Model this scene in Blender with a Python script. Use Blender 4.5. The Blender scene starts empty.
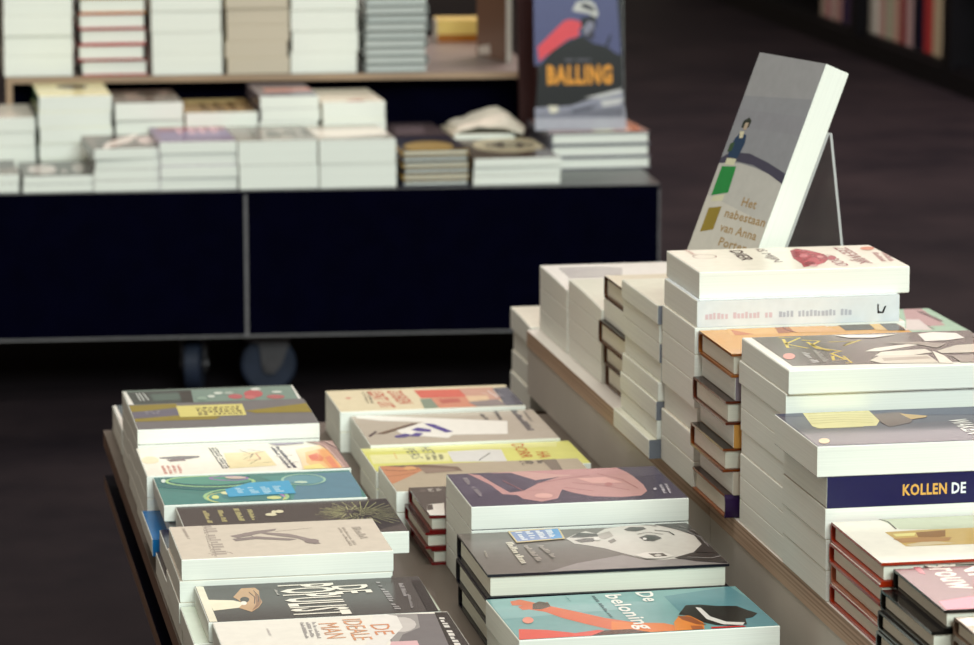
import bpy, math, random
from math import sin, cos, pi, radians, hypot
from mathutils import Matrix, Vector
S = bpy.context.scene
COL = S.collection

# near display stacks: key -> x left, y front, L, w, top z, base z, count ...
# c: cover colour (sRGB 0-255), kind p paperback / h hardback
NEAR = {
 'A0':dict(x=.276,y=3.772,L=.205,w=.14,z=.405,b=.375,n=2,kind='p',c=(70,80,85),row='A'),
 'A1':dict(x=.275,y=3.622,L=.192,w=.12,z=.456,b=.375,n=4,kind='p',c=(105,122,115),row='A'),
 'A2':dict(x=.272,y=3.492,L=.192,w=.126,z=.465,b=.375,n=5,kind='p',c=(120,118,120),row='A',dip=.0015),
 'A3':dict(x=.270,y=3.356,L=.208,w=.134,z=.444,b=.375,n=3,kind='p',c=(250,245,232),row='A'),
 'A4':dict(x=.276,y=3.23,L=.2,w=.124,z=.4428,b=.375,n=4,kind='p',c=(80,135,130),row='A',ov={2:dict(dx=-.012,flip=1,c=(40,110,170)),1:dict(dx=.006,dy=.012)}),
 'A5':dict(x=.287,y=3.09,L=.208,w=.138,z=.441,b=.375,n=3,kind='p',c=(80,74,74),row='A',ov={1:dict(dx=-.016,c=(60,60,75)),2:dict(dx=-.02)}),
 'A6':dict(x=.268,y=2.962,L=.192,w=.126,z=.455,b=.375,n=4,kind='p',c=(220,210,195),row='A',ov={1:dict(dx=-.002),2:dict(dx=-.003),3:dict(dx=-.001)}),
 'A7':dict(x=.279,y=2.836,L=.204,w=.125,z=.430,b=.375,n=3,kind='p',c=(75,72,72),row='A',ov={1:dict(dx=-.013,c=(215,225,210)),2:dict(dx=-.011,c=(215,225,210))}),
 'A8':dict(x=.282,y=2.706,L=.206,w=.129,z=.430,b=.375,n=3,kind='p',c=(240,236,226),row='A'),
 'B1':dict(x=.521,y=3.742,L=.214,w=.124,z=.4225,b=.375,n=2,kind='p',c=(236,224,190),row='B'),
 'B2':dict(x=.532,y=3.584,L=.211,w=.155,z=.418,b=.375,n=2,kind='p',c=(190,180,165),row='B',dip=.001),
 'B3':dict(x=.5205,y=3.468,L=.232,w=.115,z=.414,b=.375,n=2,kind='p',c=(225,225,125),row='B'),
 'B4':dict(x=.523,y=3.345,L=.215,w=.122,z=.420,b=.375,n=2,kind='p',c=(185,172,150),row='B'),
 'B5':dict(x=.535,y=3.212,L=.215,w=.131,z=.425,b=.375,n=3,kind='h',c=(85,78,75),ec=(115,28,42),row='B',ov={1:dict(dx=-.004,c=(60,26,36)),2:dict(dx=.002,c=(60,26,36))}),
 'B6':dict(x=.551,y=3.068,L=.21,w=.141,z=.467,b=.375,n=4,kind='p',c=(72,66,88),row='B'),
 'B7':dict(x=.535,y=2.897,L=.222,w=.16,z=.445,b=.375,n=3,kind='h',c=(110,105,100),ec=(30,30,48),row='B',ov={1:dict(dx=-.001,c=(32,32,50)),2:dict(dx=.001,c=(32,32,50))}),
 'B8':dict(x=.533,y=2.752,L=.231,w=.138,z=.425,b=.375,n=2,kind='p',c=(120,165,165),row='B',rot=1.5),
 'C1':dict(x=.811,y=3.875,L=.22,w=.165,z=.535,b=.455,n=3,kind='p',c=(240,238,232),row='C',dip=.004),
 'C2':dict(x=.812,y=3.69,L=.22,w=.182,z=.545,b=.455,n=4,kind='p',c=(228,230,214),row='C',dip=.005),
 'C3':dict(x=.814,y=3.558,L=.18,w=.13,z=.580,b=.455,n=5,kind='h',c=(235,228,205),ec=(95,66,50),row='C',ov={1:dict(kind='p',flip=1),2:dict(dx=-.006,c=(35,30,32)),4:dict(dx=.002)}),
 'C4':dict(x=.785,y=3.294,L=.216,w=.166,z=.613,b=.455,n=8,kind='p',c=(226,226,208),sc=(128,134,144),row='C',ov={0:dict(flip=1,dx=-.002),1:dict(dy=.002),2:dict(flip=1),3:dict(flip=1,dx=.002),4:dict(dx=-.001),5:dict(flip=1,dx=-.003),6:dict(dx=-.002),7:dict(flip=1,dx=-.010)}),
 'C5':dict(x=.787,y=3.155,L=.212,w=.137,z=.668,b=.455,n=8,kind='p',c=(245,240,224),row='C',ov={0:dict(dx=.006,dy=.008),1:dict(L=.204,flip=1,dx=.002),4:dict(L=.205),5:dict(dx=.003)}),
 'C6':dict(x=.790,y=3.025,L=.2,w=.129,z=.613,b=.455,n=7,kind='h',c=(222,165,90),ec=(150,92,50),row='C',ov={1:dict(flip=1,kind='p',dx=.004,sc=(150,140,150),c=(225,215,200)),2:dict(dx=-.005,ec=(96,52,40),c=(52,32,28)),3:dict(flip=1,kind='p',dx=.003),4:dict(dx=-.007,ec=(120,66,40),c=(44,28,26)),5:dict(flip=1,kind='p',dx=.003,c=(225,215,200)),6:dict(flip=1,dx=-.004,ec=(150,92,60),sc=(62,46,84),c=(60,36,30))}),
 'C7':dict(x=.797,y=2.851,L=.22,w=.164,z=.63,b=.455,n=8,kind='p',c=(242,240,228),row='C',ov={1:dict(dy=.005,dx=-.001),2:dict(dx=.0),4:dict(dx=.001)}),
 'C8':dict(x=.785,y=2.715,L=.215,w=.138,z=.591,b=.455,n=5,kind='p',c=(88,84,100),row='C',ov={1:dict(flip=1,dx=.009,c=(2,14,82)),2:dict(dx=.008,L=.205,c=(205,198,180)),3:dict(dx=.009,c=(205,198,180)),4:dict(dx=.0095,c=(205,198,180))}),
 'C9':dict(x=.797,y=2.566,L=.215,w=.147,z=.526,b=.455,n=4,kind='h',c=(244,240,226),ec=(165,58,40),row='C',ov={1:dict(dx=-.001),2:dict(dx=.001,ec=(190,110,80))}),
 'C10':dict(x=.806,y=2.43,L=.215,w=.134,z=.522,b=.455,n=4,kind='h',c=(134,98,100),ec=(28,16,30),row='C',ov={1:dict(dx=-.010,c=(26,16,28)),2:dict(dx=-.012,c=(26,16,28)),3:dict(dx=-.013,c=(26,16,28))}),
 'C11':dict(x=.812,y=2.30,L=.215,w=.127,z=.518,b=.455,n=4,kind='h',c=(178,168,146),ec=(120,100,86),row='C'),
 'D1':dict(x=.995,y=3.432,L=.165,w=.145,z=.55,b=.455,n=3,kind='p',c=(168,205,178),row='D'),
 'S1':dict(x=.80,y=4.044,L=.21,w=.13,z=.461,b=.351,n=4,kind='p',c=(240,238,222),row='S',dip=.004,ov={1:dict(dx=.004),2:dict(dx=.002)}),
}
TABLE_ANG=-4.1
TABLE_O=(1.397,5.868,.375)
# far table stacks, local coords: x left, front y, width (along x), depth, top z, base, n
FAR = {
 'F1':dict(x=-1.30,y=.012,L=.2,w=.165,z=.407,b=.375,n=2,c=(120,112,105)),
 'F2':dict(x=-1.128,y=.012,L=.2,w=.135,z=.404,b=.375,n=2,c=(85,82,80)),
 'F3':dict(x=-1.004,y=.012,L=.2,w=.122,z=.451,b=.375,n=4,c=(110,95,90),rot=3),
 'F4':dict(x=-.890,y=.012,L=.225,w=.137,z=.461,b=.375,n=4,c=(120,90,130)),
 'F5':dict(x=-.752,y=.012,L=.225,w=.141,z=.461,b=.375,n=2,c=(140,138,132)),
 'F6':dict(x=-.609,y=.012,L=.225,w=.137,z=.461,b=.375,n=2,c=(185,182,172)),
 'F7':dict(x=-.463,y=.02,L=.2,w=.122,z=.440,b=.375,n=6,c=(38,36,58),kind='h'),
 'F8':dict(x=-.333,y=.02,L=.29,w=.158,z=.423,b=.375,n=3,c=(95,84,76)),
 'F9':dict(x=-.172,y=.215,L=.22,w=.188,z=.443,b=.375,n=3,c=(165,130,120),kind='h'),
 'R1':dict(x=-1.27,y=.243,L=.222,w=.16,z=.48,b=.375,n=4,c=(225,222,210)),
 'R2':dict(x=-1.103,y=.243,L=.222,w=.132,z=.519,b=.375,n=5,c=(232,226,176),sc=(50,90,62)),
 'R3':dict(x=-.966,y=.243,L=.222,w=.124,z=.505,b=.375,n=4,c=(96,84,78)),
 'R4':dict(x=-.838,y=.243,L=.222,w=.132,z=.486,b=.375,n=3,c=(170,145,105)),
 'R5':dict(x=-.702,y=.243,L=.222,w=.108,z=.514,b=.375,n=6,c=(120,112,122)),
 'R6':dict(x=-.588,y=.243,L=.222,w=.116,z=.502,b=.375,n=4,c=(236,230,212)),
 'R7':dict(x=-.338,y=.318,L=.15,w=.115,z=.43,b=.375,n=3,c=(225,218,198)),
 'R8':dict(x=-.478,y=.243,L=.222,w=.128,z=.436,b=.375,n=3,c=(84,76,78)),
 'T1':dict(x=-1.169,y=.485,L=.19,w=.128,z=.682,b=.53,n=4,c=(225,225,215)),
 'T2':dict(x=-1.032,y=.485,L=.19,w=.128,z=.677,b=.53,n=5,c=(176,62,62),kind='h'),
 'T3':dict(x=-0.894,y=.485,L=.19,w=.132,z=.69,b=.53,n=4,c=(228,228,220)),
 'T4':dict(x=-0.754,y=.485,L=.19,w=.118,z=.685,b=.53,n=5,c=(200,190,165),pc=1),
 'T5':dict(x=-0.630,y=.485,L=.19,w=.126,z=.69,b=.53,n=4,c=(230,232,222)),
 'T6':dict(x=-0.492,y=.485,L=.18,w=.122,z=.672,b=.53,n=9,c=(150,156,154),kind='h',pg='grey'),
}

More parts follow.
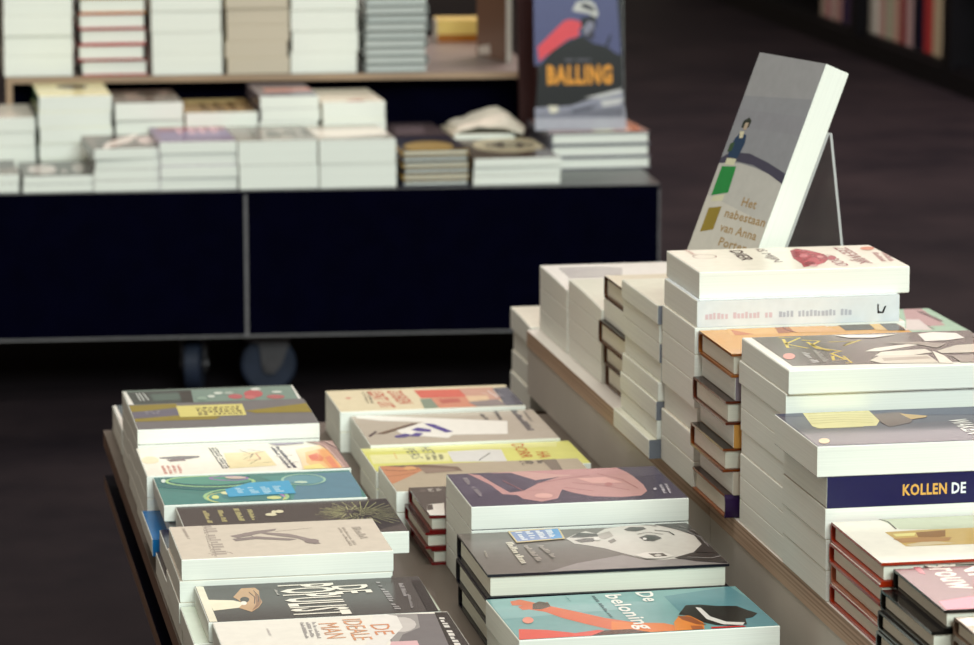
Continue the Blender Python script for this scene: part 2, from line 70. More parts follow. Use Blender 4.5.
# printed cover art, millimetres in each cover's own frame: [layer, colour, polygon] or [layer, colour, word, line, height, bold]
ART = {
 'A0':[[1,[240,238,230],[[-101.5,69],[-98.3,69],[-95.3,-67.7],[-101.5,-66.5]]],[2,[85,100,108],[[-97.4,69],[-86.9,69],[-85.1,68.7],[-89.1,-20.8],[-96,-61.6]]]],
 'A1':[[1,[72,82,82],[[-90.2,49.4],[-19.2,50.2],[-24.1,-25.1],[-90.2,-17.4]]],[2,[128,152,142],[[-19.7,50.3],[95,52.5],[95,-21.9],[-23.4,-17.7]]],[3,[92,112,106],[[-66.9,32.8],[-23.4,37.1],[-30.1,-1.4],[-65.7,-3.9]]],[4,[58,60,60],[[-34.6,45.3],[-20.2,45.8],[-23.4,-17.7],[-35.8,-15.5]]],[5,[240,240,232],[[-95,53.4],[-92.3,52.9],[-89,-23.6],[-95,-22.5]]],[6,[215,220,215],[[-81.1,43.2],[-79.5,-1.2],[-80.8,-1.3],[-82.4,43.2]]],[7,[215,220,215],[[-77.6,42.6],[-75.4,-2],[-76.7,-2.1],[-78.9,42.5]]],[8,[215,220,215],[[-73.5,41.8],[-70.5,0.1],[-71.8,0],[-74.8,41.8]]],[9,[190,105,110],[[33.3,2],[31.9,-3.6],[29.1,-7.9],[25.6,-9.9],[21.9,-9.2],[19,-6],[17.2,-0.9],[17,5.1],[18.5,10.8],[21.3,15],[24.8,17],[28.5,16.4],[31.4,13.2],[33.2,8]]],[10,[196,100,105],[[56.9,13],[54.8,4.1],[51.1,-2.7],[46.4,-5.9],[41.7,-5.1],[38,-0.3],[35.9,7.6],[35.9,16.9],[38,25.9],[41.7,32.7],[46.4,36],[51.1,35.2],[54.9,30.3],[57,22.4]]],[11,[185,110,112],[[78.6,-7.8],[76.9,-12.8],[73.7,-16.4],[69.4,-18],[65.1,-17.2],[61.4,-14.2],[59.1,-9.5],[58.8,-4.2],[60.4,0.8],[63.6,4.5],[67.9,6.1],[72.3,5.3],[76,2.2],[78.2,-2.5]]],[12,[205,120,120],[[47.1,-5.1],[45.9,-9.5],[43.7,-12.7],[40.9,-14.3],[38.1,-13.8],[35.8,-11.3],[34.4,-7.3],[34.3,-2.7],[35.4,1.7],[37.6,5],[40.4,6.6],[43.3,6.1],[45.6,3.6],[47,-0.4]]],[13,[215,225,215],[[3.1,7.6],[2.3,4.5],[0.9,2.1],[-0.9,0.9],[-2.7,1.3],[-4.1,3],[-5,5.8],[-5.1,9.1],[-4.3,12.3],[-3,14.7],[-1.2,15.9],[0.7,15.5],[2.1,13.8],[3,11]]],[14,[215,225,215],[[13.4,24.1],[12.6,20.9],[10.8,18.6],[8.6,17.5],[6.2,17.9],[4.3,19.8],[3.1,22.7],[2.9,26],[3.8,29.2],[5.5,31.6],[7.8,32.7],[10.1,32.2],[12.1,30.4],[13.3,27.5]]],[15,[225,230,222],[[57.6,39.2],[56.7,36],[54.7,33.6],[52.2,32.6],[49.6,33.1],[47.4,35],[46.1,37.9],[45.9,41.3],[46.8,44.6],[48.8,46.9],[51.3,48],[53.9,47.5],[56.1,45.6],[57.4,42.6]]],[16,[170,185,175],[[25.1,21.9],[24.2,18.1],[22.4,15.2],[20.1,13.9],[17.7,14.3],[15.8,16.5],[14.7,19.9],[14.6,23.9],[15.5,27.7],[17.3,30.6],[19.6,32],[22,31.5],[23.9,29.4],[25,26]]],[17,[150,175,160],[[-6.6,-2.7],[-7.6,-6.5],[-9.5,-9.3],[-12,-10.6],[-14.6,-10.1],[-16.7,-8],[-18,-4.6],[-18.2,-0.6],[-17.2,3.2],[-15.3,6],[-12.8,7.3],[-10.2,6.8],[-8.1,4.6],[-6.8,1.2]]],[18,[205,215,205],[[79.1,18.2],[78.1,15],[76.2,12.7],[73.6,11.7],[71,12.1],[68.9,14],[67.6,16.9],[67.4,20.3],[68.4,23.5],[70.3,25.8],[72.8,26.9],[75.4,26.4],[77.6,24.5],[78.9,21.5]]],[19,[244,244,236],[[93.1,53],[95,53.6],[95,-27.5],[91.9,-27]]]],
 'A2':[[1,[148,133,62],[[-95,57.7],[-44.3,59.7],[-44.4,39.2],[-70.6,29.4],[-95,23.2]]],[2,[110,108,124],[[-94.9,19.5],[-43.3,30.2],[-44.5,-4.1],[-94.3,-9.2]]],[3,[148,133,62],[[-95,-11.2],[-44.2,-1.3],[-3.4,-14.6],[-10.4,-27.5],[-95,-25.9]]],[4,[150,134,56],[[25.5,8.8],[95,37.3],[95,-10.1],[34.9,-4.5]]],[5,[226,216,132],[[-45.5,46.7],[26.2,45.2],[24.3,-12.5],[-46.3,-10.9]]],[6,[110,100,70],[[-25.5,31.6],[-20.3,31.7],[-20.4,27.1],[-25.6,27]]],[6,[110,100,70],[[-18.5,34.2],[-13.8,34.4],[-13.9,27.3],[-18.6,27.2]]],[6,[110,100,70],[[-12,31.9],[-8,32.1],[-8.1,27.4],[-12.1,27.3]]],[6,[110,100,70],[[-6.2,34.6],[-1.9,34.7],[-2.1,27.6],[-6.4,27.5]]],[6,[110,100,70],[[-0.2,32.3],[3.7,32.4],[3.6,27.7],[-0.3,27.6]]],[6,[110,100,70],[[5.5,32.4],[10.6,32.6],[10.5,27.9],[5.4,27.7]]],[6,[110,100,70],[[12.4,32.6],[16.3,32.7],[16.2,28],[12.2,27.9]]],[6,[110,100,70],[[18.2,35.3],[21.4,35.4],[21.1,28.1],[17.9,28]]],[6,[110,100,70],[[-25.6,23.2],[-22.7,23.3],[-22.8,16.3],[-25.7,16.2]]],[6,[110,100,70],[[-20.9,20.9],[-15.7,21],[-15.8,16.4],[-21,16.3]]],[6,[110,100,70],[[-14,21],[-10.1,21.1],[-10.2,16.5],[-14.1,16.4]]],[6,[110,100,70],[[-8.3,23.6],[-3.6,23.7],[-3.8,16.6],[-8.4,16.5]]],[6,[110,100,70],[[-1.8,23.7],[1.9,23.8],[1.7,16.7],[-2,16.6]]],[6,[110,100,70],[[3.6,21.3],[8.1,21.4],[8,16.8],[3.5,16.7]]],[6,[110,100,70],[[9.9,21.5],[14.5,21.6],[14.4,16.9],[9.8,16.8]]],[6,[110,100,70],[[16.4,24.1],[19.6,24.2],[19.4,16.9],[16.2,16.9]]],[6,[110,100,70],[[-25.8,10],[-21.1,10],[-21.1,5.5],[-25.9,5.4]]],[6,[110,100,70],[[-19.3,12.5],[-14.8,12.6],[-15,5.5],[-19.4,5.5]]],[6,[110,100,70],[[-13.1,12.6],[-9.6,12.6],[-9.8,5.5],[-13.2,5.5]]],[6,[110,100,70],[[-7.9,12.7],[-3.5,12.7],[-3.7,5.6],[-8,5.6]]],[6,[110,100,70],[[-1.8,12.8],[1.7,12.8],[1.5,5.6],[-1.9,5.6]]],[6,[110,100,70],[[3.4,12.8],[8.3,12.9],[8.1,5.7],[3.2,5.7]]],[6,[110,100,70],[[10,10.4],[14.5,10.4],[14.4,5.7],[9.8,5.7]]],[6,[110,100,70],[[16.3,13],[21.4,13.1],[21.2,5.8],[16.1,5.8]]],[6,[110,100,70],[[-25.9,1.6],[-21.7,1.7],[-21.8,-5.4],[-26,-5.4]]],[6,[110,100,70],[[-20,1.7],[-15.8,1.7],[-15.9,-5.4],[-20.1,-5.4]]],[6,[110,100,70],[[-10,-0.8],[-6.7,-0.8],[-6.8,-5.4],[-10.1,-5.4]]],[6,[110,100,70],[[-4.9,1.7],[-1.5,1.8],[-1.7,-5.4],[-5,-5.4]]],[6,[110,100,70],[[0.2,-0.7],[3.8,-0.7],[3.7,-5.4],[0.1,-5.4]]],[6,[110,100,70],[[5.6,-0.7],[9.8,-0.7],[9.7,-5.4],[5.4,-5.4]]],[6,[110,100,70],[[11.6,-0.7],[16.3,-0.7],[16.2,-5.4],[11.4,-5.4]]],[6,[110,100,70],[[18.2,1.9],[21.1,1.9],[20.9,-5.4],[17.9,-5.4]]],[7,[150,148,160],[[-81.1,22.9],[-77.4,23.2],[-77.4,18],[-81,17.8]]],[7,[150,148,160],[[-76.1,21.5],[-72.3,21.8],[-72.3,18.3],[-76.1,18.1]]],[7,[150,148,160],[[-68,24],[-65.2,24.2],[-65.4,18.7],[-68.1,18.5]]],[7,[150,148,160],[[-81,13.2],[-77.9,13.3],[-77.9,9.9],[-81,9.9]]],[7,[150,148,160],[[-73.6,15.3],[-71,15.4],[-71,10],[-73.6,10]]],[7,[150,148,160],[[-69.7,15.5],[-66.9,15.6],[-67,10],[-69.8,10]]]],
 'A3':[[1,[96,78,92],[[-84.4,18.5],[-64.1,22.6],[-42.3,18.6],[-42.4,12.1],[-54.7,5.2],[-68.5,5.2],[-83.7,13.2]]],[2,[120,96,104],[[-78.1,5.6],[-60,7.5],[-57.6,-2],[-74.8,-4]]],[3,[238,226,190],[[-85.2,5.7],[-86.8,-1.9],[-89.9,-7.6],[-93.8,-10.4],[-97.9,-9.6],[-101.3,-5.5],[-103,0],[-103,12],[-102,16.7],[-99,22.4],[-95,25.2],[-90.9,24.5],[-87.5,20.3],[-85.4,13.6]]],[4,[222,150,140],[[-66.2,-21.2],[-66.3,-22.8],[-69.7,-23],[-69.7,-21.4]]],[4,[222,150,140],[[-67.5,-25.8],[-67.5,-27.5],[-69.8,-27.6],[-69.7,-25.9]]],[4,[222,150,140],[[-67.5,-28.4],[-67.5,-30.9],[-69.8,-31.1],[-69.8,-28.5]]],[4,[222,150,140],[[-66.3,-31.8],[-66.3,-33.4],[-69.8,-33.6],[-69.8,-31.9]]],[4,[222,150,140],[[-66.3,-34.3],[-66.4,-36.1],[-69.8,-36.3],[-69.8,-34.5]]],[4,[222,150,140],[[-67.6,-37.1],[-67.6,-39.3],[-69.8,-39.4],[-69.8,-37.2]]],[4,[222,150,140],[[-66.4,-40.1],[-66.4,-41.6],[-69.8,-41.8],[-69.8,-40.3]]],[4,[222,150,140],[[-66.4,-42.5],[-66.4,-45.1],[-69.8,-45.2],[-69.8,-42.7]]],[4,[222,150,140],[[-66.4,-45.9],[-66.5,-48.4],[-69.9,-48.6],[-69.8,-46.1]]],[4,[222,150,140],[[-67.7,-51.4],[-67.7,-53.3],[-69.9,-53.5],[-69.9,-51.5]]],[4,[222,150,140],[[-67.7,-54.2],[-67.7,-56.8],[-69.9,-56.9],[-69.9,-54.3]]],[4,[222,150,140],[[-67.7,-57.6],[-67.7,-59.2],[-69.9,-59.3],[-69.9,-57.8]]],[4,[222,150,140],[[-72.8,-21.6],[-72.8,-23.8],[-75.1,-23.9],[-75.1,-21.7]]],[4,[222,150,140],[[-71.6,-24.6],[-71.6,-26.3],[-75.1,-26.5],[-75.1,-24.8]]],[4,[222,150,140],[[-71.6,-27.2],[-71.6,-29.6],[-75.1,-29.8],[-75.1,-27.4]]],[4,[222,150,140],[[-71.6,-30.5],[-71.6,-32],[-75.1,-32.2],[-75.1,-30.7]]],[4,[222,150,140],[[-71.6,-32.9],[-71.6,-34.8],[-75.1,-35],[-75.1,-33]]],[4,[222,150,140],[[-71.6,-37.8],[-71.7,-40.2],[-75.1,-40.4],[-75.1,-38]]],[4,[222,150,140],[[-71.7,-41.1],[-71.7,-43.1],[-75.1,-43.3],[-75.1,-41.3]]],[4,[222,150,140],[[-72.9,-44],[-72.9,-45.9],[-75.1,-46],[-75.1,-44.1]]],[4,[222,150,140],[[-72.9,-46.8],[-72.9,-49.2],[-75.1,-49.3],[-75.1,-46.9]]],[4,[222,150,140],[[-71.7,-50],[-71.7,-52],[-75.1,-52.2],[-75.1,-50.2]]],[4,[222,150,140],[[-72.9,-55],[-72.9,-57.4],[-75.1,-57.6],[-75.1,-55.2]]],[4,[222,150,140],[[-78.2,-21.9],[-78.2,-23.7],[-80.4,-23.9],[-80.4,-22]]],[4,[222,150,140],[[-78.2,-24.6],[-78.2,-26.3],[-80.4,-26.4],[-80.4,-24.7]]],[4,[222,150,140],[[-76.9,-27.1],[-76.9,-28.9],[-80.4,-29.1],[-80.4,-27.3]]],[4,[222,150,140],[[-78.1,-29.8],[-78.1,-31.9],[-80.4,-32],[-80.4,-30]]],[4,[222,150,140],[[-76.9,-32.7],[-76.9,-35.2],[-80.4,-35.4],[-80.4,-32.9]]],[4,[222,150,140],[[-78.1,-38.2],[-78.1,-40],[-80.3,-40.1],[-80.3,-38.3]]],[4,[222,150,140],[[-76.9,-42.9],[-76.9,-45.5],[-80.3,-45.7],[-80.3,-43.1]]],[4,[222,150,140],[[-76.9,-46.4],[-76.9,-48.4],[-80.3,-48.6],[-80.3,-46.6]]],[4,[222,150,140],[[-76.9,-51.4],[-76.9,-53.6],[-80.3,-53.8],[-80.3,-51.6]]],[4,[222,150,140],[[-76.9,-54.5],[-76.9,-56.7],[-80.2,-56.9],[-80.3,-54.7]]],[4,[222,150,140],[[-78.1,-57.6],[-78,-59.8],[-80.2,-59.9],[-80.2,-57.7]]],[4,[222,150,140],[[-82.3,-22.1],[-82.3,-23.8],[-85.8,-24],[-85.8,-22.3]]],[4,[222,150,140],[[-83.5,-24.8],[-83.5,-27.2],[-85.7,-27.3],[-85.8,-24.9]]],[4,[222,150,140],[[-83.5,-28.1],[-83.5,-30.2],[-85.7,-30.3],[-85.7,-28.2]]],[4,[222,150,140],[[-83.4,-31.1],[-83.4,-33.4],[-85.7,-33.5],[-85.7,-31.2]]],[4,[222,150,140],[[-82.2,-34.2],[-82.2,-36.7],[-85.6,-36.9],[-85.7,-34.4]]],[4,[222,150,140],[[-82.2,-37.6],[-82.2,-39.5],[-85.6,-39.7],[-85.6,-37.8]]],[4,[222,150,140],[[-83.4,-40.4],[-83.4,-42.3],[-85.6,-42.4],[-85.6,-40.5]]],[4,[222,150,140],[[-82.2,-43.1],[-82.1,-45.4],[-85.5,-45.6],[-85.6,-43.3]]],[4,[222,150,140],[[-83.3,-46.4],[-83.3,-48],[-85.5,-48.1],[-85.5,-46.5]]],[4,[222,150,140],[[-83.3,-48.9],[-83.3,-51.2],[-85.5,-51.4],[-85.5,-49]]],[4,[222,150,140],[[-82.1,-52],[-82.1,-53.6],[-85.5,-53.8],[-85.5,-52.2]]],[4,[222,150,140],[[-82.1,-54.5],[-82.1,-56.3],[-85.4,-56.5],[-85.4,-54.7]]],[4,[222,150,140],[[-82.1,-57.2],[-82,-59.7],[-85.4,-59.9],[-85.4,-57.4]]],[5,[242,226,178],[[-16.5,27],[27.1,29.6],[31,-41.5],[-18.4,-47.7]]],[6,[60,50,70],[[-21.4,55.7],[-21.2,51.4],[-22.6,51.5],[-22.8,55.8]]],[6,[60,50,70],[[-20.4,49],[-20.2,43.5],[-22.3,43.6],[-22.5,49.1]]],[6,[60,50,70],[[-20.1,41.1],[-19.8,34],[-22,34],[-22.2,41.2]]],[6,[60,50,70],[[-20.5,31.6],[-20.3,26.8],[-21.7,26.9],[-21.9,31.6]]],[6,[60,50,70],[[-20.2,24.4],[-20,19.9],[-21.4,19.9],[-21.6,24.5]]],[6,[60,50,70],[[-19.2,17.5],[-19,11.9],[-21.1,11.8],[-21.3,17.5]]],[6,[60,50,70],[[-19.4,3.9],[-19.2,-2.2],[-20.6,-2.2],[-20.8,3.8]]],[6,[60,50,70],[[-18.4,-4.6],[-18.2,-10.4],[-20.2,-10.5],[-20.5,-4.6]]],[6,[60,50,70],[[-18.8,-12.8],[-18.6,-19.1],[-19.9,-19.1],[-20.1,-12.9]]],[6,[60,50,70],[[-18.5,-21.5],[-18.3,-27.1],[-19.6,-27.2],[-19.8,-21.5]]],[6,[60,50,70],[[-18.2,-29.5],[-18,-34.2],[-19.3,-34.2],[-19.5,-29.6]]],[6,[60,50,70],[[-17.2,-36.5],[-17,-41.1],[-19,-41.2],[-19.2,-36.6]]],[6,[60,50,70],[[-24,55.8],[-23.7,49.1],[-25.9,49.2],[-26.2,55.9]]],[6,[60,50,70],[[-24.4,46.7],[-24.1,40],[-25.5,40.1],[-25.8,46.8]]],[6,[60,50,70],[[-23.3,37.6],[-23,31.1],[-25.1,31.1],[-25.4,37.7]]],[6,[60,50,70],[[-22.9,28.7],[-22.7,22.5],[-24.8,22.5],[-25,28.7]]],[6,[60,50,70],[[-22.6,20.1],[-22.3,13],[-24.4,13],[-24.7,20.1]]],[6,[60,50,70],[[-22.7,5],[-22.5,0.4],[-23.9,0.4],[-24.1,5]]],[6,[60,50,70],[[-21.7,-2],[-21.4,-8.5],[-23.5,-8.6],[-23.8,-2]]],[6,[60,50,70],[[-21.3,-10.9],[-21.1,-16.3],[-23.2,-16.4],[-23.4,-11]]],[6,[60,50,70],[[-21,-18.7],[-20.8,-24],[-22.9,-24.1],[-23.1,-18.8]]],[6,[60,50,70],[[-21.2,-32],[-21,-36.6],[-22.4,-36.6],[-22.6,-32.1]]],[6,[60,50,70],[[-20.2,-38.9],[-20,-45.5],[-22,-45.7],[-22.3,-39.1]]],[6,[60,50,70],[[-28.1,56],[-27.9,51.7],[-29.3,51.8],[-29.5,56.1]]],[6,[60,50,70],[[-27,49.3],[-26.8,42.1],[-28.9,42.2],[-29.2,49.4]]],[6,[60,50,70],[[-26.7,39.7],[-26.4,33.8],[-28.5,33.8],[-28.8,39.8]]],[6,[60,50,70],[[-26.3,31.4],[-26.1,26.5],[-28.2,26.5],[-28.4,31.4]]],[6,[60,50,70],[[-26.7,24.1],[-26.5,18.2],[-27.9,18.2],[-28.1,24.1]]],[6,[60,50,70],[[-25.7,15.8],[-25.4,10.4],[-27.5,10.4],[-27.8,15.8]]],[6,[60,50,70],[[-25.3,8],[-25.1,2.3],[-27.2,2.2],[-27.4,8]]],[6,[60,50,70],[[-25.7,-0.2],[-25.5,-5.1],[-26.9,-5.1],[-27.1,-0.2]]],[6,[60,50,70],[[-25.4,-7.5],[-25.2,-13.2],[-26.5,-13.2],[-26.8,-7.5]]],[6,[60,50,70],[[-24.4,-15.6],[-24.1,-22],[-26.2,-22.1],[-26.4,-15.6]]],[6,[60,50,70],[[-24,-24.5],[-23.7,-31],[-25.8,-31.1],[-26,-24.6]]],[6,[60,50,70],[[-23.6,-33.4],[-23.4,-38.6],[-25.4,-38.8],[-25.7,-33.5]]],[6,[60,50,70],[[-23.3,-41],[-23.1,-45.4],[-25.1,-45.5],[-25.3,-41.2]]],[7,[80,66,74],[[2.1,39.8],[13.2,13.7],[12.2,13.7],[1.2,39.4]]],[7,[80,66,74],[[13.2,13.7],[1.2,-6.1],[0.2,-6.5],[12.2,13.7]]],[7,[80,66,74],[[1.2,-6.1],[19.6,-3.1],[18.6,-3.3],[0.2,-6.5]]],[7,[80,66,74],[[19.6,-3.1],[5.5,-28.9],[4.6,-29.2],[18.6,-3.3]]],[7,[80,66,74],[[5.5,-28.9],[27.5,-23.7],[27.7,-24.7],[4.6,-29.2]]],[8,[120,80,84],[[10.5,41.1],[25.9,27.3],[24.9,27.2],[9.9,40.3]]],[8,[120,80,84],[[25.9,27.3],[13.4,16],[12.6,16.6],[24.9,27.2]]],[8,[120,80,84],[[13.4,16],[8.7,-1.3],[7.7,-1],[12.6,16.6]]],[9,[200,120,110],[[2.6,13.4],[16.8,21.3],[15.8,20.6],[3.2,12.4]]],[9,[200,120,110],[[16.8,21.3],[18.9,-9.7],[17.7,-9.3],[15.8,20.6]]],[9,[200,120,110],[[18.9,-9.7],[4.2,-14],[3.9,-12.8],[17.7,-9.3]]],[10,[74,66,96],[[43.9,47.6],[44.3,42.1],[40.7,41.8],[40.4,47.4]]],[10,[74,66,96],[[43.2,39.5],[43.6,32.5],[41.3,32.3],[40.9,39.4]]],[10,[74,66,96],[[45,30.1],[45.2,25.9],[41.7,25.7],[41.4,29.9]]],[10,[74,66,96],[[45.3,23.4],[45.6,18.2],[42.1,18],[41.8,23.2]]],[10,[74,66,96],[[45.8,15.7],[46.1,10.2],[42.6,10],[42.3,15.5]]],[10,[74,66,96],[[46.3,7.8],[46.6,2.6],[43,2.4],[42.7,7.6]]],[10,[74,66,96],[[46.7,0.2],[47.1,-6.5],[43.5,-6.7],[43.2,-0]]],[10,[74,66,96],[[46,-9],[46.4,-15.6],[44.1,-15.7],[43.7,-9.1]]],[10,[74,66,96],[[47.8,-18],[48,-22.3],[44.5,-22.5],[44.2,-18.1]]],[10,[74,66,96],[[46.9,-24.8],[47.3,-31.1],[45,-31.2],[44.6,-25]]],[10,[74,66,96],[[48.7,-33.5],[49,-38.7],[45.4,-38.9],[45.1,-33.6]]],[10,[74,66,96],[[49.1,-41.2],[49.4,-46.1],[45.8,-46.2],[45.5,-41.3]]],[10,[74,66,96],[[49.5,-48.5],[49.9,-55.3],[46.4,-55.5],[46,-48.7]]],[10,[74,66,96],[[37.3,47.2],[37.6,42.7],[35.3,42.6],[35,47.1]]],[10,[74,66,96],[[38.9,40.4],[39.3,33.3],[35.8,33.1],[35.4,40.1]]],[10,[74,66,96],[[39.5,30.9],[39.9,23.8],[36.4,23.6],[36,30.7]]],[10,[74,66,96],[[38.8,21.3],[39.1,15.6],[36.8,15.5],[36.5,21.2]]],[10,[74,66,96],[[40.5,13.2],[40.8,8.6],[37.2,8.4],[37,13]]],[10,[74,66,96],[[40,0.4],[40.3,-4.9],[38,-5],[37.7,0.3]]],[10,[74,66,96],[[41.7,-7.2],[41.9,-12],[38.4,-12.2],[38.1,-7.4]]],[10,[74,66,96],[[40.8,-14.5],[41.1,-18.9],[38.8,-19],[38.5,-14.7]]],[10,[74,66,96],[[42.5,-21.3],[42.7,-25.5],[39.1,-25.7],[38.9,-21.5]]],[10,[74,66,96],[[41.6,-28],[41.9,-33.1],[39.6,-33.2],[39.3,-28.1]]],[10,[74,66,96],[[43.3,-35.5],[43.5,-39.7],[39.9,-39.8],[39.7,-35.6]]],[10,[74,66,96],[[42.4,-42.2],[42.7,-46.7],[40.3,-46.8],[40.1,-42.3]]],[10,[74,66,96],[[44.1,-49],[44.4,-55.1],[40.8,-55.3],[40.5,-49.2]]],[11,[88,80,110],[[33.3,1.2],[53.2,4.1],[53.3,3.2],[33.5,0.3]]],[12,[88,80,110],[[37.6,-32],[54.4,-30],[54.5,-30.9],[37.7,-32.9]]],[13,[170,160,178],[[34.5,66],[72.5,66],[71.6,58.9],[42.6,53.5]]],[14,[250,226,186],[[59.3,29],[90.2,50.1],[96.8,-66],[54.5,-66],[58.1,-23.4]]],[15,[248,204,144],[[67.2,14.2],[90.9,33.8],[93.9,-66],[69.3,-66],[62.4,-37.1]]],[16,[244,178,120],[[81.2,24.9],[92.2,22.9],[95.2,-66],[82.5,-66],[79.7,-27.4]]],[17,[234,140,104],[[67.9,-1.7],[79.1,9.4],[83.1,-15],[79.1,-32.4],[68.6,-27.9]]],[18,[226,112,86],[[77.7,-11.4],[76.6,-16.3],[74.8,-20],[72.7,-21.9],[70.6,-21.5],[69.1,-18.9],[68.3,-14.7],[68.5,-9.7],[69.6,-4.8],[71.4,-1],[73.6,0.9],[75.6,0.5],[77.2,-2.1],[77.9,-6.3]]],[19,[250,234,150],[[56.9,-66],[57.2,-51.5],[75,-41.9],[78.8,-66]]],[20,[238,150,116],[[85.9,-66],[84.2,-15.2],[91,-6],[92.2,-66]]],[21,[176,146,140],[[73.7,66],[103,66],[103,-66],[95.7,-66],[94.5,9.2],[87.1,48]]],[22,[226,190,180],[[84.1,62.5],[92.9,43.1],[91.3,42.9],[82.6,61.9]]],[22,[226,190,180],[[92.9,43.1],[97.7,-43.4],[96.1,-43.4],[91.3,42.9]]],[22,[226,190,180],[[97.7,-43.4],[98.1,-66],[96.5,-66],[96.1,-43.4]]],[23,[98,80,84],[[85,66],[95.2,60.5],[93.7,59.8],[81.7,66]]],[23,[98,80,84],[[95.2,60.5],[103,25.2],[103,20.9],[102.4,20.8],[93.7,59.8]]],[23,[98,80,84],[[103,20.9],[103,-38.1],[102.4,-38.1],[102.4,20.8]]],[24,[228,206,196],[[95.7,65.7],[103,42.3],[103,38.3],[94.6,65.3]]]],
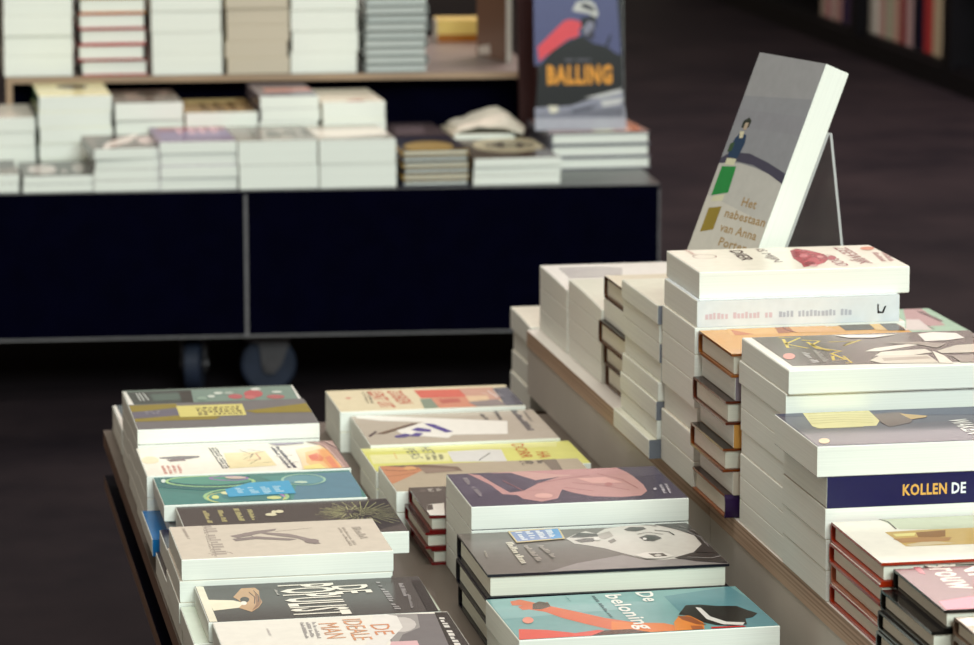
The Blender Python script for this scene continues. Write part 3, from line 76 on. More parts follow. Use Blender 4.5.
 'A4':[[1,[84,140,136],[[-99,-61],[-99,2.8],[-54.1,-27.6],[-57.5,-61]]],[2,[98,140,160],[[7.4,46],[99,53.6],[99,-20.3],[94.9,-61],[25.2,-61],[27.9,-6.8]]],[3,[90,150,146],[[7.4,46],[45.8,48.9],[27.1,-61],[25.2,-61],[27.9,-6.8]]],[4,[62,116,118],[[-99,59.8],[-2.9,50.4],[-19.1,1.8],[-57.1,-5.6],[-99,16.2]]],[5,[96,158,142],[[-2.2,32.9],[-7.5,24.3],[-20,18.9],[-37.3,17.9],[-55.9,21.3],[-72.4,28.6],[-83.4,38.3],[-86.7,48.5],[-81.6,57.2],[-73,61],[-36.6,61],[-32.8,60.3],[-16.2,52.9],[-5.3,43.1]]],[6,[176,214,150],[[-0.2,24.8],[-3.4,17.4],[-6,19.5],[-3.3,26.1]]],[6,[176,214,150],[[-3.4,17.4],[-10.8,11.4],[-12.4,14.4],[-6,19.5]]],[6,[176,214,150],[[-10.8,11.4],[-21.4,7.7],[-22.1,11],[-12.4,14.4]]],[6,[176,214,150],[[-21.4,7.7],[-34.2,6.5],[-34.2,9.9],[-22.1,11]]],[6,[176,214,150],[[-34.2,6.5],[-47.9,7.9],[-47.3,11.2],[-34.2,9.9]]],[6,[176,214,150],[[-47.9,7.9],[-61.5,11.6],[-60.3,14.7],[-47.3,11.2]]],[6,[176,214,150],[[-61.5,11.6],[-73.5,17.3],[-71.7,20.2],[-60.3,14.7]]],[6,[176,214,150],[[-73.5,17.3],[-82.9,24.6],[-80.4,27],[-71.7,20.2]]],[6,[176,214,150],[[-82.9,24.6],[-88.7,32.9],[-85.6,34.3],[-80.4,27]]],[6,[176,214,150],[[-88.7,32.9],[-90.3,41.6],[-87,41.3],[-85.6,34.3]]],[6,[176,214,150],[[-90.3,41.6],[-87.2,49.6],[-84.5,47.5],[-87,41.3]]],[6,[176,214,150],[[-87.2,49.6],[-79.8,55.7],[-78.2,52.7],[-84.5,47.5]]],[6,[176,214,150],[[-79.8,55.7],[-69.2,59.4],[-68.5,56.1],[-78.2,52.7]]],[6,[176,214,150],[[-69.2,59.4],[-56.3,60.7],[-56.3,57.3],[-68.5,56.1]]],[6,[176,214,150],[[-56.3,60.7],[-42.4,59.4],[-43,56],[-56.3,57.3]]],[6,[176,214,150],[[-42.4,59.4],[-28.7,55.6],[-29.9,52.4],[-43,56]]],[6,[176,214,150],[[-28.7,55.6],[-16.6,49.8],[-18.4,46.9],[-29.9,52.4]]],[6,[176,214,150],[[-16.6,49.8],[-7.2,42.3],[-9.6,40],[-18.4,46.9]]],[6,[176,214,150],[[-7.2,42.3],[-1.4,33.9],[-4.6,32.6],[-9.6,40]]],[6,[176,214,150],[[-1.4,33.9],[-0,25.7],[-3.4,25.2],[-4.6,32.6]]],[7,[160,130,186],[[-5.1,40.4],[-6.6,37.2],[-9.2,39.4],[-8.2,41.8]]],[7,[160,130,186],[[-6.6,37.2],[-10.1,34.6],[-11.6,37.6],[-9.2,39.4]]],[7,[160,130,186],[[-10.1,34.6],[-14.8,33],[-15.5,36.4],[-11.6,37.6]]],[7,[160,130,186],[[-14.8,33],[-20.5,32.6],[-20.4,36],[-15.5,36.4]]],[7,[160,130,186],[[-20.5,32.6],[-26.5,33.2],[-25.9,36.5],[-20.4,36]]],[7,[160,130,186],[[-26.5,33.2],[-32.5,34.8],[-31.3,38],[-25.9,36.5]]],[7,[160,130,186],[[-32.5,34.8],[-37.7,37.2],[-36,40.2],[-31.3,38]]],[7,[160,130,186],[[-37.7,37.2],[-41.9,40.4],[-39.6,42.8],[-36,40.2]]],[7,[160,130,186],[[-41.9,40.4],[-44.6,44.1],[-41.5,45.5],[-39.6,42.8]]],[7,[160,130,186],[[-44.6,44.1],[-45.4,48.1],[-42,47.8],[-41.5,45.5]]],[7,[160,130,186],[[-45.4,48.1],[-43.8,51.9],[-41.2,49.7],[-42,47.8]]],[7,[160,130,186],[[-43.8,51.9],[-40.3,54.5],[-38.8,51.5],[-41.2,49.7]]],[7,[160,130,186],[[-40.3,54.5],[-35.5,56.1],[-34.9,52.8],[-38.8,51.5]]],[7,[160,130,186],[[-35.5,56.1],[-29.9,56.6],[-29.9,53.2],[-34.9,52.8]]],[7,[160,130,186],[[-29.9,56.6],[-23.8,56],[-24.4,52.6],[-29.9,53.2]]],[7,[160,130,186],[[-23.8,56],[-17.9,54.3],[-19,51.1],[-24.4,52.6]]],[7,[160,130,186],[[-17.9,54.3],[-12.5,51.9],[-14.3,48.9],[-19,51.1]]],[7,[160,130,186],[[-12.5,51.9],[-8.4,48.7],[-10.7,46.3],[-14.3,48.9]]],[7,[160,130,186],[[-8.4,48.7],[-5.7,45],[-8.8,43.6],[-10.7,46.3]]],[7,[160,130,186],[[-5.7,45],[-5,41.4],[-8.3,40.8],[-8.8,43.6]]],[8,[92,152,148],[[21.2,-49.7],[16.6,-61],[-46.6,-61],[-53.9,-50.7],[-56.2,-35.5],[-50.9,-21.6],[-38.8,-11.7],[-22.5,-8.1],[-5.1,-11.3],[9.8,-20.7],[19.2,-34.5]]],[9,[76,134,138],[[15.2,-45.1],[11.3,-53.6],[2.6,-59.3],[-8.1,-61],[-10.2,-61],[-21.8,-58.9],[-32.7,-52.8],[-39.8,-44.2],[-41.6,-34.6],[-37.9,-26.1],[-29.2,-20.2],[-17.2,-18.3],[-4.5,-20.6],[6.5,-26.8],[13.5,-35.5]]],[10,[170,212,160],[[24.8,-48.3],[21.3,-59.2],[18.1,-57.5],[21.3,-47.2]]],[10,[170,212,160],[[21.3,-59.2],[19.9,-61],[15.4,-61],[18.1,-57.5]]],[10,[170,212,160],[[-49.4,-61],[-53.5,-56.2],[-50.5,-54.3],[-44.8,-61]]],[10,[170,212,160],[[-53.5,-56.2],[-58.4,-44.7],[-54.9,-43.9],[-50.5,-54.3]]],[10,[170,212,160],[[-58.4,-44.7],[-59.3,-32.7],[-55.7,-33],[-54.9,-43.9]]],[10,[170,212,160],[[-59.3,-32.7],[-56,-21.3],[-52.8,-22.9],[-55.7,-33]]],[10,[170,212,160],[[-56,-21.3],[-48.9,-11.7],[-46.4,-14.4],[-52.8,-22.9]]],[10,[170,212,160],[[-48.9,-11.7],[-38.5,-5],[-37.1,-8.3],[-46.4,-14.4]]],[10,[170,212,160],[[-38.5,-5],[-26.1,-1.8],[-25.7,-5.3],[-37.1,-8.3]]],[10,[170,212,160],[[-26.1,-1.8],[-12.8,-2.3],[-13.5,-5.9],[-25.7,-5.3]]],[10,[170,212,160],[[-12.8,-2.3],[0,-6.6],[-1.5,-9.8],[-13.5,-5.9]]],[10,[170,212,160],[[0,-6.6],[11.2,-14.1],[8.8,-16.8],[-1.5,-9.8]]],[10,[170,212,160],[[11.2,-14.1],[19.5,-24.2],[16.4,-26.1],[8.8,-16.8]]],[10,[170,212,160],[[19.5,-24.2],[24.2,-35.9],[20.7,-36.7],[16.4,-26.1]]],[10,[170,212,160],[[24.2,-35.9],[24.9,-47.6],[21.3,-47.8],[20.7,-36.7]]],[11,[206,212,140],[[20.9,-52.2],[17.9,-61],[16.7,-61],[16,-60.6],[19,-51.5]]],[11,[206,212,140],[[16.7,-61],[15.7,-61],[16,-60.6]]],[11,[206,212,140],[[-48.3,-61],[-50.9,-58.1],[-49.3,-57],[-45.6,-61]]],[11,[206,212,140],[[-50.9,-58.1],[-55.5,-48.2],[-53.6,-47.7],[-49.3,-57]]],[11,[206,212,140],[[-55.5,-48.2],[-56.4,-37.9],[-54.4,-38.1],[-53.6,-47.7]]],[11,[206,212,140],[[-56.4,-37.9],[-53.5,-28.2],[-51.7,-29.1],[-54.4,-38.1]]],[11,[206,212,140],[[-53.5,-28.2],[-47,-20.1],[-45.6,-21.6],[-51.7,-29.1]]],[11,[206,212,140],[[-47,-20.1],[-37.5,-14.5],[-36.8,-16.4],[-45.6,-21.6]]],[11,[206,212,140],[[-37.5,-14.5],[-26.2,-11.9],[-26,-13.9],[-36.8,-16.4]]],[11,[206,212,140],[[-26.2,-11.9],[-14,-12.5],[-14.4,-14.5],[-26,-13.9]]],[11,[206,212,140],[[-14,-12.5],[-2.2,-16.3],[-3.1,-18.1],[-14.4,-14.5]]],[11,[206,212,140],[[-2.2,-16.3],[8.1,-22.9],[6.8,-24.4],[-3.1,-18.1]]],[11,[206,212,140],[[8.1,-22.9],[15.8,-31.6],[14.1,-32.7],[6.8,-24.4]]],[11,[206,212,140],[[15.8,-31.6],[20.2,-41.6],[18.3,-42.1],[14.1,-32.7]]],[11,[206,212,140],[[20.2,-41.6],[20.9,-51.8],[18.9,-51.9],[18.3,-42.1]]],[12,[190,150,200],[[6.5,-16.2],[18.3,-30.5],[15.6,-31.8],[4.2,-18.1]]],[12,[190,150,200],[[18.3,-30.5],[21.6,-48.1],[18.6,-48.6],[15.6,-31.8]]],[13,[110,160,172],[[68,19.9],[64.8,11.5],[58.3,5.4],[49.8,3],[40.9,4.6],[33.4,10],[28.8,18.1],[27.9,27.3],[31,35.9],[37.5,42],[46.1,44.5],[55.1,42.9],[62.6,37.4],[67.2,29.2]]],[14,[170,212,190],[[70.3,19.4],[68.2,12],[65.8,13.1],[67.8,20.1]]],[14,[170,212,190],[[68.2,12],[64.1,5.6],[62.2,7.3],[65.8,13.1]]],[14,[170,212,190],[[64.1,5.6],[58.4,0.9],[57.1,3.1],[62.2,7.3]]],[14,[170,212,190],[[58.4,0.9],[51.7,-1.6],[51.3,1],[57.1,3.1]]],[14,[170,212,190],[[51.7,-1.6],[44.6,-1.5],[45.1,1],[51.3,1]]],[14,[170,212,190],[[44.6,-1.5],[37.9,1],[39.2,3.2],[45.1,1]]],[14,[170,212,190],[[37.9,1],[32.1,5.7],[34.1,7.4],[39.2,3.2]]],[14,[170,212,190],[[32.1,5.7],[27.9,12.2],[30.3,13.2],[34.1,7.4]]],[14,[170,212,190],[[27.9,12.2],[25.7,19.7],[28.2,20.1],[30.3,13.2]]],[14,[170,212,190],[[25.7,19.7],[25.5,27.7],[28.1,27.4],[28.2,20.1]]],[14,[170,212,190],[[25.5,27.7],[27.6,35.3],[30,34.3],[28.1,27.4]]],[14,[170,212,190],[[27.6,35.3],[31.7,41.9],[33.6,40.2],[30,34.3]]],[14,[170,212,190],[[31.7,41.9],[37.4,46.7],[38.7,44.4],[33.6,40.2]]],[14,[170,212,190],[[37.4,46.7],[44.2,49.2],[44.6,46.6],[38.7,44.4]]],[14,[170,212,190],[[44.2,49.2],[51.3,49.2],[50.9,46.6],[44.6,46.6]]],[14,[170,212,190],[[51.3,49.2],[58.2,46.6],[56.9,44.4],[50.9,46.6]]],[14,[170,212,190],[[58.2,46.6],[64,41.8],[62,40.1],[56.9,44.4]]],[14,[170,212,190],[[64,41.8],[68.1,35.2],[65.8,34.2],[62,40.1]]],[14,[170,212,190],[[68.1,35.2],[70.3,27.6],[67.8,27.2],[65.8,34.2]]],[14,[170,212,190],[[70.3,27.6],[70.4,19.8],[67.8,19.8],[67.8,27.2]]],[15,[238,240,190],[[-24.6,-23.5],[-25.7,-26.4],[-28.1,-28.5],[-31.4,-29.2],[-34.8,-28.6],[-37.8,-26.7],[-39.7,-23.8],[-40.2,-20.7],[-39.1,-17.8],[-36.6,-15.7],[-33.4,-14.9],[-29.9,-15.6],[-26.9,-17.5],[-25,-20.3]]],[16,[228,236,150],[[-43.7,-39],[-44.4,-42.4],[-45.7,-45],[-47.3,-46.3],[-48.9,-46],[-50.2,-44.2],[-50.9,-41.2],[-50.9,-37.6],[-50.2,-34.2],[-48.9,-31.5],[-47.3,-30.2],[-45.7,-30.5],[-44.4,-32.4],[-43.7,-35.4]]],[18,[215,225,160],[[16.4,-52.4],[15.3,-55.2],[13,-57.3],[10,-58.1],[6.8,-57.5],[4,-55.6],[2.3,-52.9],[2,-49.7],[3,-46.9],[5.3,-44.8],[8.4,-44],[11.6,-44.6],[14.4,-46.5],[16.1,-49.3]]],[19,[220,200,190],[[-7.8,42.6],[-9.2,40.2],[-12.4,38.6],[-16.7,38.2],[-21.4,39.1],[-25.5,41],[-28.2,43.7],[-29,46.5],[-27.7,48.9],[-24.5,50.5],[-20.1,50.9],[-15.4,50],[-11.3,48.1],[-8.6,45.4]]],[20,[205,230,210],[[50.6,10.9],[49.7,8.9],[47.5,7.6],[44.7,7.2],[41.6,7.8],[39,9.2],[37.3,11.2],[36.9,13.4],[37.9,15.4],[40,16.7],[42.8,17.1],[45.9,16.5],[48.5,15.1],[50.2,13.1]]],[21,[225,240,230],[[-88.9,41.5],[-89.5,37.9],[-90.4,35.1],[-91.5,33.6],[-92.5,33.8],[-93.3,35.6],[-93.7,38.7],[-93.6,42.4],[-93.1,46],[-92.2,48.8],[-91.1,50.3],[-90,50.1],[-89.2,48.3],[-88.8,45.2]]],[22,[78,172,216],[[-34.8,-7.3],[-6.5,19],[32.8,21.5],[32.7,-36.5],[0.2,-37.6],[-34.4,-40.7]]],[23,[170,215,235],[[21.4,-1.2],[21.5,-5.5],[13.4,-5.7],[13.2,-1.4]]],[23,[170,215,235],[[18.7,-7.7],[18.9,-12.1],[13.6,-12.1],[13.4,-7.7]]],[23,[170,215,235],[[18.9,-14.1],[19.1,-20.3],[13.9,-20.2],[13.6,-14.1]]],[23,[170,215,235],[[22,-22.4],[22.2,-27.2],[14.1,-26.9],[13.9,-22.2]]],[23,[170,215,235],[[5.9,-1.7],[6.1,-6.5],[0.8,-6.6],[0.6,-1.8]]],[23,[170,215,235],[[9.1,-8.5],[9.2,-13.1],[1.1,-13.1],[0.9,-8.6]]],[23,[170,215,235],[[9.3,-15.1],[9.5,-19.1],[1.3,-19],[1.2,-15.1]]],[23,[170,215,235],[[9.5,-21.1],[9.7,-26.4],[1.6,-26.1],[1.4,-21]]],[23,[170,215,235],[[7,-28.3],[7.1,-31.8],[1.9,-31.6],[1.7,-28.1]]],[23,[170,215,235],[[-6.7,-2.1],[-6.5,-6.2],[-11.8,-6.3],[-12,-2.2]]],[23,[170,215,235],[[-6.2,-12.6],[-6,-17],[-11.2,-16.9],[-11.4,-12.6]]],[23,[170,215,235],[[-3,-18.9],[-2.8,-23.1],[-10.9,-22.9],[-11.1,-18.8]]],[23,[170,215,235],[[-2.7,-25.1],[-2.6,-28.9],[-10.6,-28.6],[-10.8,-24.9]]],[23,[170,215,235],[[-19.3,-2.5],[-19,-7.8],[-24.3,-7.9],[-24.6,-2.6]]],[23,[170,215,235],[[-16,-9.6],[-15.8,-12.9],[-24,-13],[-24.1,-9.8]]],[23,[170,215,235],[[-18.6,-14.8],[-18.3,-19.9],[-23.5,-19.8],[-23.8,-14.8]]],[23,[170,215,235],[[-18.2,-21.8],[-18,-25.5],[-23.2,-25.4],[-23.4,-21.7]]]],
 'A5':[[1,[28,30,50],[[77.2,56.8],[102.2,68],[102.8,68],[103,58.8],[103,-36.4],[76,-60],[50.3,-17.2]]],[2,[190,180,130],[[-76.6,46.8],[-76.6,43.1],[-79.8,43.7],[-79.8,47.4]]],[2,[190,180,130],[[-76.6,41.8],[-76.6,38.9],[-79.8,39.5],[-79.8,42.4]]],[2,[190,180,130],[[-74.8,37.3],[-74.8,34.6],[-79.8,35.5],[-79.8,38.2]]],[2,[190,180,130],[[-74.8,33.3],[-74.8,30.5],[-79.9,31.4],[-79.9,34.2]]],[2,[190,180,130],[[-74.8,29.2],[-74.9,25.4],[-79.9,26.4],[-79.9,30.1]]],[2,[190,180,130],[[-76.6,24.5],[-76.6,21.8],[-79.9,22.4],[-79.9,25.1]]],[2,[190,180,130],[[-76.6,20.5],[-76.6,17.4],[-79.9,18],[-79.9,21.1]]],[2,[190,180,130],[[-76.6,16.1],[-76.6,12.7],[-79.9,13.3],[-79.9,16.7]]],[2,[190,180,130],[[-76.6,8.4],[-76.6,6.1],[-79.9,6.7],[-79.9,8.9]]],[2,[190,180,130],[[-74.9,4.5],[-74.9,1.2],[-79.9,2.1],[-79.9,5.4]]],[2,[190,180,130],[[-74.9,-0.1],[-74.9,-3.1],[-79.9,-2.2],[-79.9,0.8]]],[3,[190,180,130],[[-60.4,47],[-60.4,44.5],[-65.4,45.4],[-65.4,47.9]]],[3,[190,180,130],[[-60.4,43.2],[-60.4,39.6],[-65.5,40.6],[-65.4,44.1]]],[3,[190,180,130],[[-60.4,38.3],[-60.5,34.5],[-65.5,35.4],[-65.5,39.3]]],[3,[190,180,130],[[-62.2,33.5],[-62.3,29.8],[-65.5,30.4],[-65.5,34.1]]],[3,[190,180,130],[[-62.3,28.5],[-62.3,25.2],[-65.5,25.8],[-65.5,29.1]]],[3,[190,180,130],[[-62.3,23.9],[-62.3,21.2],[-65.6,21.8],[-65.6,24.5]]],[3,[190,180,130],[[-60.6,16.6],[-60.6,14.3],[-65.6,15.2],[-65.6,17.5]]],[3,[190,180,130],[[-60.6,13],[-60.6,10.4],[-65.6,11.3],[-65.6,13.9]]],[3,[190,180,130],[[-62.4,9.4],[-62.4,7.3],[-65.6,7.9],[-65.6,10]]],[3,[190,180,130],[[-60.7,5.6],[-60.7,2.4],[-65.7,3.3],[-65.7,6.6]]],[3,[190,180,130],[[-60.7,1.1],[-60.7,-1.1],[-65.7,-0.2],[-65.7,2]]],[4,[196,188,136],[[-44.3,50.3],[-44.3,46.3],[-49.8,47.3],[-49.8,51.4]]],[4,[196,188,136],[[-44.3,44.9],[-44.2,41.8],[-49.7,42.8],[-49.7,45.9]]],[4,[196,188,136],[[-44.2,37.1],[-44.2,34],[-49.6,35],[-49.7,38.1]]],[4,[196,188,136],[[-44.1,32.5],[-44.1,29.5],[-49.6,30.5],[-49.6,33.5]]],[4,[196,188,136],[[-44.1,28.1],[-44.1,24.4],[-49.5,25.4],[-49.6,29.1]]],[4,[196,188,136],[[-46,23.3],[-45.9,19.9],[-49.5,20.6],[-49.5,24]]],[4,[196,188,136],[[-44,18.1],[-44,14],[-49.4,15],[-49.5,19.1]]],[4,[196,188,136],[[-45.9,12.9],[-45.8,10],[-49.4,10.6],[-49.4,13.6]]],[4,[196,188,136],[[-43.9,8.2],[-43.9,4.7],[-49.3,5.7],[-49.4,9.2]]],[4,[196,188,136],[[-43.9,3.3],[-43.9,-0.2],[-49.3,0.9],[-49.3,4.3]]],[5,[196,188,136],[[-32.4,45],[-32.4,42.7],[-37,43.5],[-37,45.8]]],[5,[196,188,136],[[-32.4,41.5],[-32.4,39.5],[-37,40.4],[-37,42.4]]],[5,[196,188,136],[[-32.4,38.3],[-32.5,35.2],[-37,36],[-37,39.2]]],[5,[196,188,136],[[-32.5,34],[-32.5,30.9],[-37,31.7],[-37,34.8]]],[5,[196,188,136],[[-34.1,30],[-34.1,27.7],[-37,28.2],[-37,30.6]]],[5,[196,188,136],[[-32.5,26.2],[-32.5,24],[-37,24.8],[-37,27.1]]],[5,[196,188,136],[[-32.5,22.8],[-32.5,20.7],[-37,21.6],[-37,23.6]]],[5,[196,188,136],[[-34.1,19.8],[-34.1,16.9],[-37,17.4],[-37,20.4]]],[5,[196,188,136],[[-32.5,15.4],[-32.5,13],[-37,13.9],[-37,16.3]]],[5,[196,188,136],[[-34.1,12.1],[-34.1,8.9],[-37,9.4],[-37,12.7]]],[5,[196,188,136],[[-34.1,4.9],[-34.1,1.5],[-37,2],[-37,5.5]]],[6,[205,208,150],[[89.1,5.8],[103,2.2],[103,1.7],[89,5.3]]],[6,[205,208,150],[[83.5,4.5],[103,-4.6],[103,-5.1],[83.2,4]]],[6,[205,208,150],[[88.3,-1.4],[103,-11.3],[103,-11.9],[88,-1.9]]],[6,[205,208,150],[[82.8,-0.4],[103,-18.4],[103,-19.1],[82.5,-0.8]]],[6,[205,208,150],[[80.7,-3.1],[101.3,-30.5],[100.9,-30.8],[80.3,-3.4]]],[6,[205,208,150],[[78.5,-4.6],[95.1,-35.9],[94.6,-36.1],[78.1,-4.8]]],[6,[205,208,150],[[75.2,-6.9],[82.6,-34.6],[82.1,-34.7],[74.7,-7.1]]],[6,[205,208,150],[[72.7,-9.4],[74.9,-29.7],[74.4,-29.8],[72.2,-9.4]]],[6,[205,208,150],[[68.5,-6.6],[64.3,-39.3],[63.9,-39.2],[68,-6.6]]],[6,[205,208,150],[[65.5,-6.2],[55.9,-36.6],[55.5,-36.5],[65,-6]]],[6,[205,208,150],[[63.2,-3.8],[49.7,-29.2],[49.2,-28.9],[62.7,-3.6]]],[6,[205,208,150],[[61.7,-0.4],[42.2,-23.6],[41.8,-23.3],[61.3,-0.1]]],[6,[205,208,150],[[57.3,-2.1],[36.2,-21.3],[35.8,-21],[56.9,-1.7]]],[6,[205,208,150],[[52,0.4],[35.7,-8],[35.5,-7.6],[51.8,0.9]]],[6,[205,208,150],[[55.6,4.5],[31.5,-4.4],[31.3,-4],[55.4,5]]],[6,[205,208,150],[[54,7.4],[29.8,3.5],[29.7,4],[53.9,7.8]]],[6,[205,208,150],[[52.9,11.1],[25,12.9],[25,13.4],[52.9,11.6]]],[6,[205,208,150],[[55.1,13.7],[30.1,19.8],[30.2,20.3],[55.3,14.2]]],[6,[205,208,150],[[54.1,16.3],[31.8,25.1],[32,25.6],[54.3,16.8]]],[6,[205,208,150],[[58.4,18.5],[32.6,36.9],[32.9,37.3],[58.7,18.9]]],[6,[205,208,150],[[56.1,22.9],[39,38.6],[39.3,38.9],[56.4,23.3]]],[6,[205,208,150],[[58.2,27.7],[46.7,44.5],[47.1,44.8],[58.6,28]]],[6,[205,208,150],[[63.3,24],[47.6,56.1],[48.1,56.3],[63.8,24.3]]],[6,[205,208,150],[[65.6,27.9],[57.7,59.1],[58.2,59.2],[66.1,28]]],[6,[205,208,150],[[69,29.9],[67.3,58.6],[67.8,58.6],[69.5,29.9]]],[6,[205,208,150],[[72.1,27.9],[75.6,59.6],[76.1,59.5],[72.6,27.9]]],[6,[205,208,150],[[75.1,27.6],[84.6,60.9],[85.1,60.8],[75.6,27.5]]],[6,[205,208,150],[[78.5,27.7],[91.1,53.9],[91.6,53.7],[79,27.5]]],[6,[205,208,150],[[81.1,25],[98.5,48.3],[98.9,48],[81.5,24.7]]],[6,[205,208,150],[[83.2,22.3],[103,40.5],[103,39.8],[83.5,21.9]]],[6,[205,208,150],[[82.4,17.4],[103,29.2],[103,28.6],[82.6,16.9]]],[6,[205,208,150],[[85.6,16],[103,22.2],[103,21.7],[85.8,15.5]]],[6,[205,208,150],[[87.5,13.4],[103,16],[103,15.5],[87.6,12.9]]],[6,[205,208,150],[[86.1,10],[103,9.6],[103,9.1],[86,9.5]]],[7,[225,225,165],[[69.4,16.5],[84.2,13],[84,12.4],[69.3,15.9]]],[7,[225,225,165],[[69.6,13.7],[86.8,5.2],[86.6,4.6],[69.3,13.2]]],[7,[225,225,165],[[68.4,10.7],[79.8,0.4],[79.4,0],[68,10.2]]],[7,[225,225,165],[[63.3,12.1],[71.7,-1.8],[71.2,-2.1],[62.8,11.7]]],[7,[225,225,165],[[62.1,9.4],[65.5,-2.1],[64.9,-2.3],[61.5,9.2]]],[7,[225,225,165],[[59.2,8.7],[59.2,-3.1],[58.6,-3.1],[58.6,8.7]]],[7,[225,225,165],[[55.9,10.9],[48.6,-5.6],[48.1,-5.4],[55.4,11.1]]],[7,[225,225,165],[[54.2,12.9],[42,-0.7],[41.5,-0.3],[53.7,13.3]]],[7,[225,225,165],[[51.6,13.1],[38.3,3.8],[38,4.3],[51.2,13.6]]],[7,[225,225,165],[[48.4,14.8],[35.1,10.4],[34.9,11],[48.2,15.4]]],[7,[225,225,165],[[47.9,17.7],[34.4,17],[34.4,17.6],[47.8,18.3]]],[7,[225,225,165],[[50.2,20],[31.6,23.6],[31.7,24.2],[50.3,20.6]]],[7,[225,225,165],[[47.8,24.3],[36.8,30.2],[37.1,30.7],[48.1,24.8]]],[7,[225,225,165],[[53,24],[38.9,37.5],[39.3,38],[53.4,24.4]]],[7,[225,225,165],[[53.2,27.8],[45.4,40.9],[45.9,41.2],[53.7,28.1]]],[7,[225,225,165],[[56.1,26.5],[51,42.2],[51.5,42.4],[56.7,26.7]]],[7,[225,225,165],[[58.9,26],[59.4,43.2],[60,43.2],[59.5,25.9]]],[7,[225,225,165],[[62.4,27.4],[69.3,43.4],[69.8,43.2],[63,27.1]]],[7,[225,225,165],[[65,25.9],[74.5,36.6],[74.9,36.2],[65.5,25.5]]],[7,[225,225,165],[[66.8,23.9],[81.9,33.3],[82.2,32.8],[67.2,23.4]]],[7,[225,225,165],[[69.2,21.8],[85.6,26.4],[85.8,25.8],[69.4,21.2]]],[7,[225,225,165],[[68.6,19.5],[89.6,20.9],[89.6,20.3],[68.6,18.9]]],[8,[228,222,190],[[-10.7,18.9],[-11.6,16.4],[-13.4,14.5],[-15.8,13.8],[-18.3,14.2],[-20.4,15.8],[-21.7,18.2],[-22,21],[-21.1,23.6],[-19.3,25.4],[-16.9,26.2],[-14.4,25.7],[-12.3,24.1],[-11,21.7]]],[9,[228,222,190],[[-2.9,30],[-3.7,27.5],[-5.1,25.5],[-6.9,24.7],[-8.8,25],[-10.3,26.5],[-11.3,28.9],[-11.3,31.6],[-10.6,34.2],[-9.2,36.1],[-7.3,37],[-5.4,36.7],[-3.9,35.2],[-3,32.8]]],[10,[228,222,190],[[-10.7,28.3],[-11.3,25],[-12.2,22.5],[-13.2,21.1],[-14.2,21.3],[-14.8,23],[-15.1,25.7],[-14.9,29.1],[-14.3,32.4],[-13.4,35],[-12.3,36.3],[-11.4,36.2],[-10.7,34.5],[-10.5,31.7]]]],
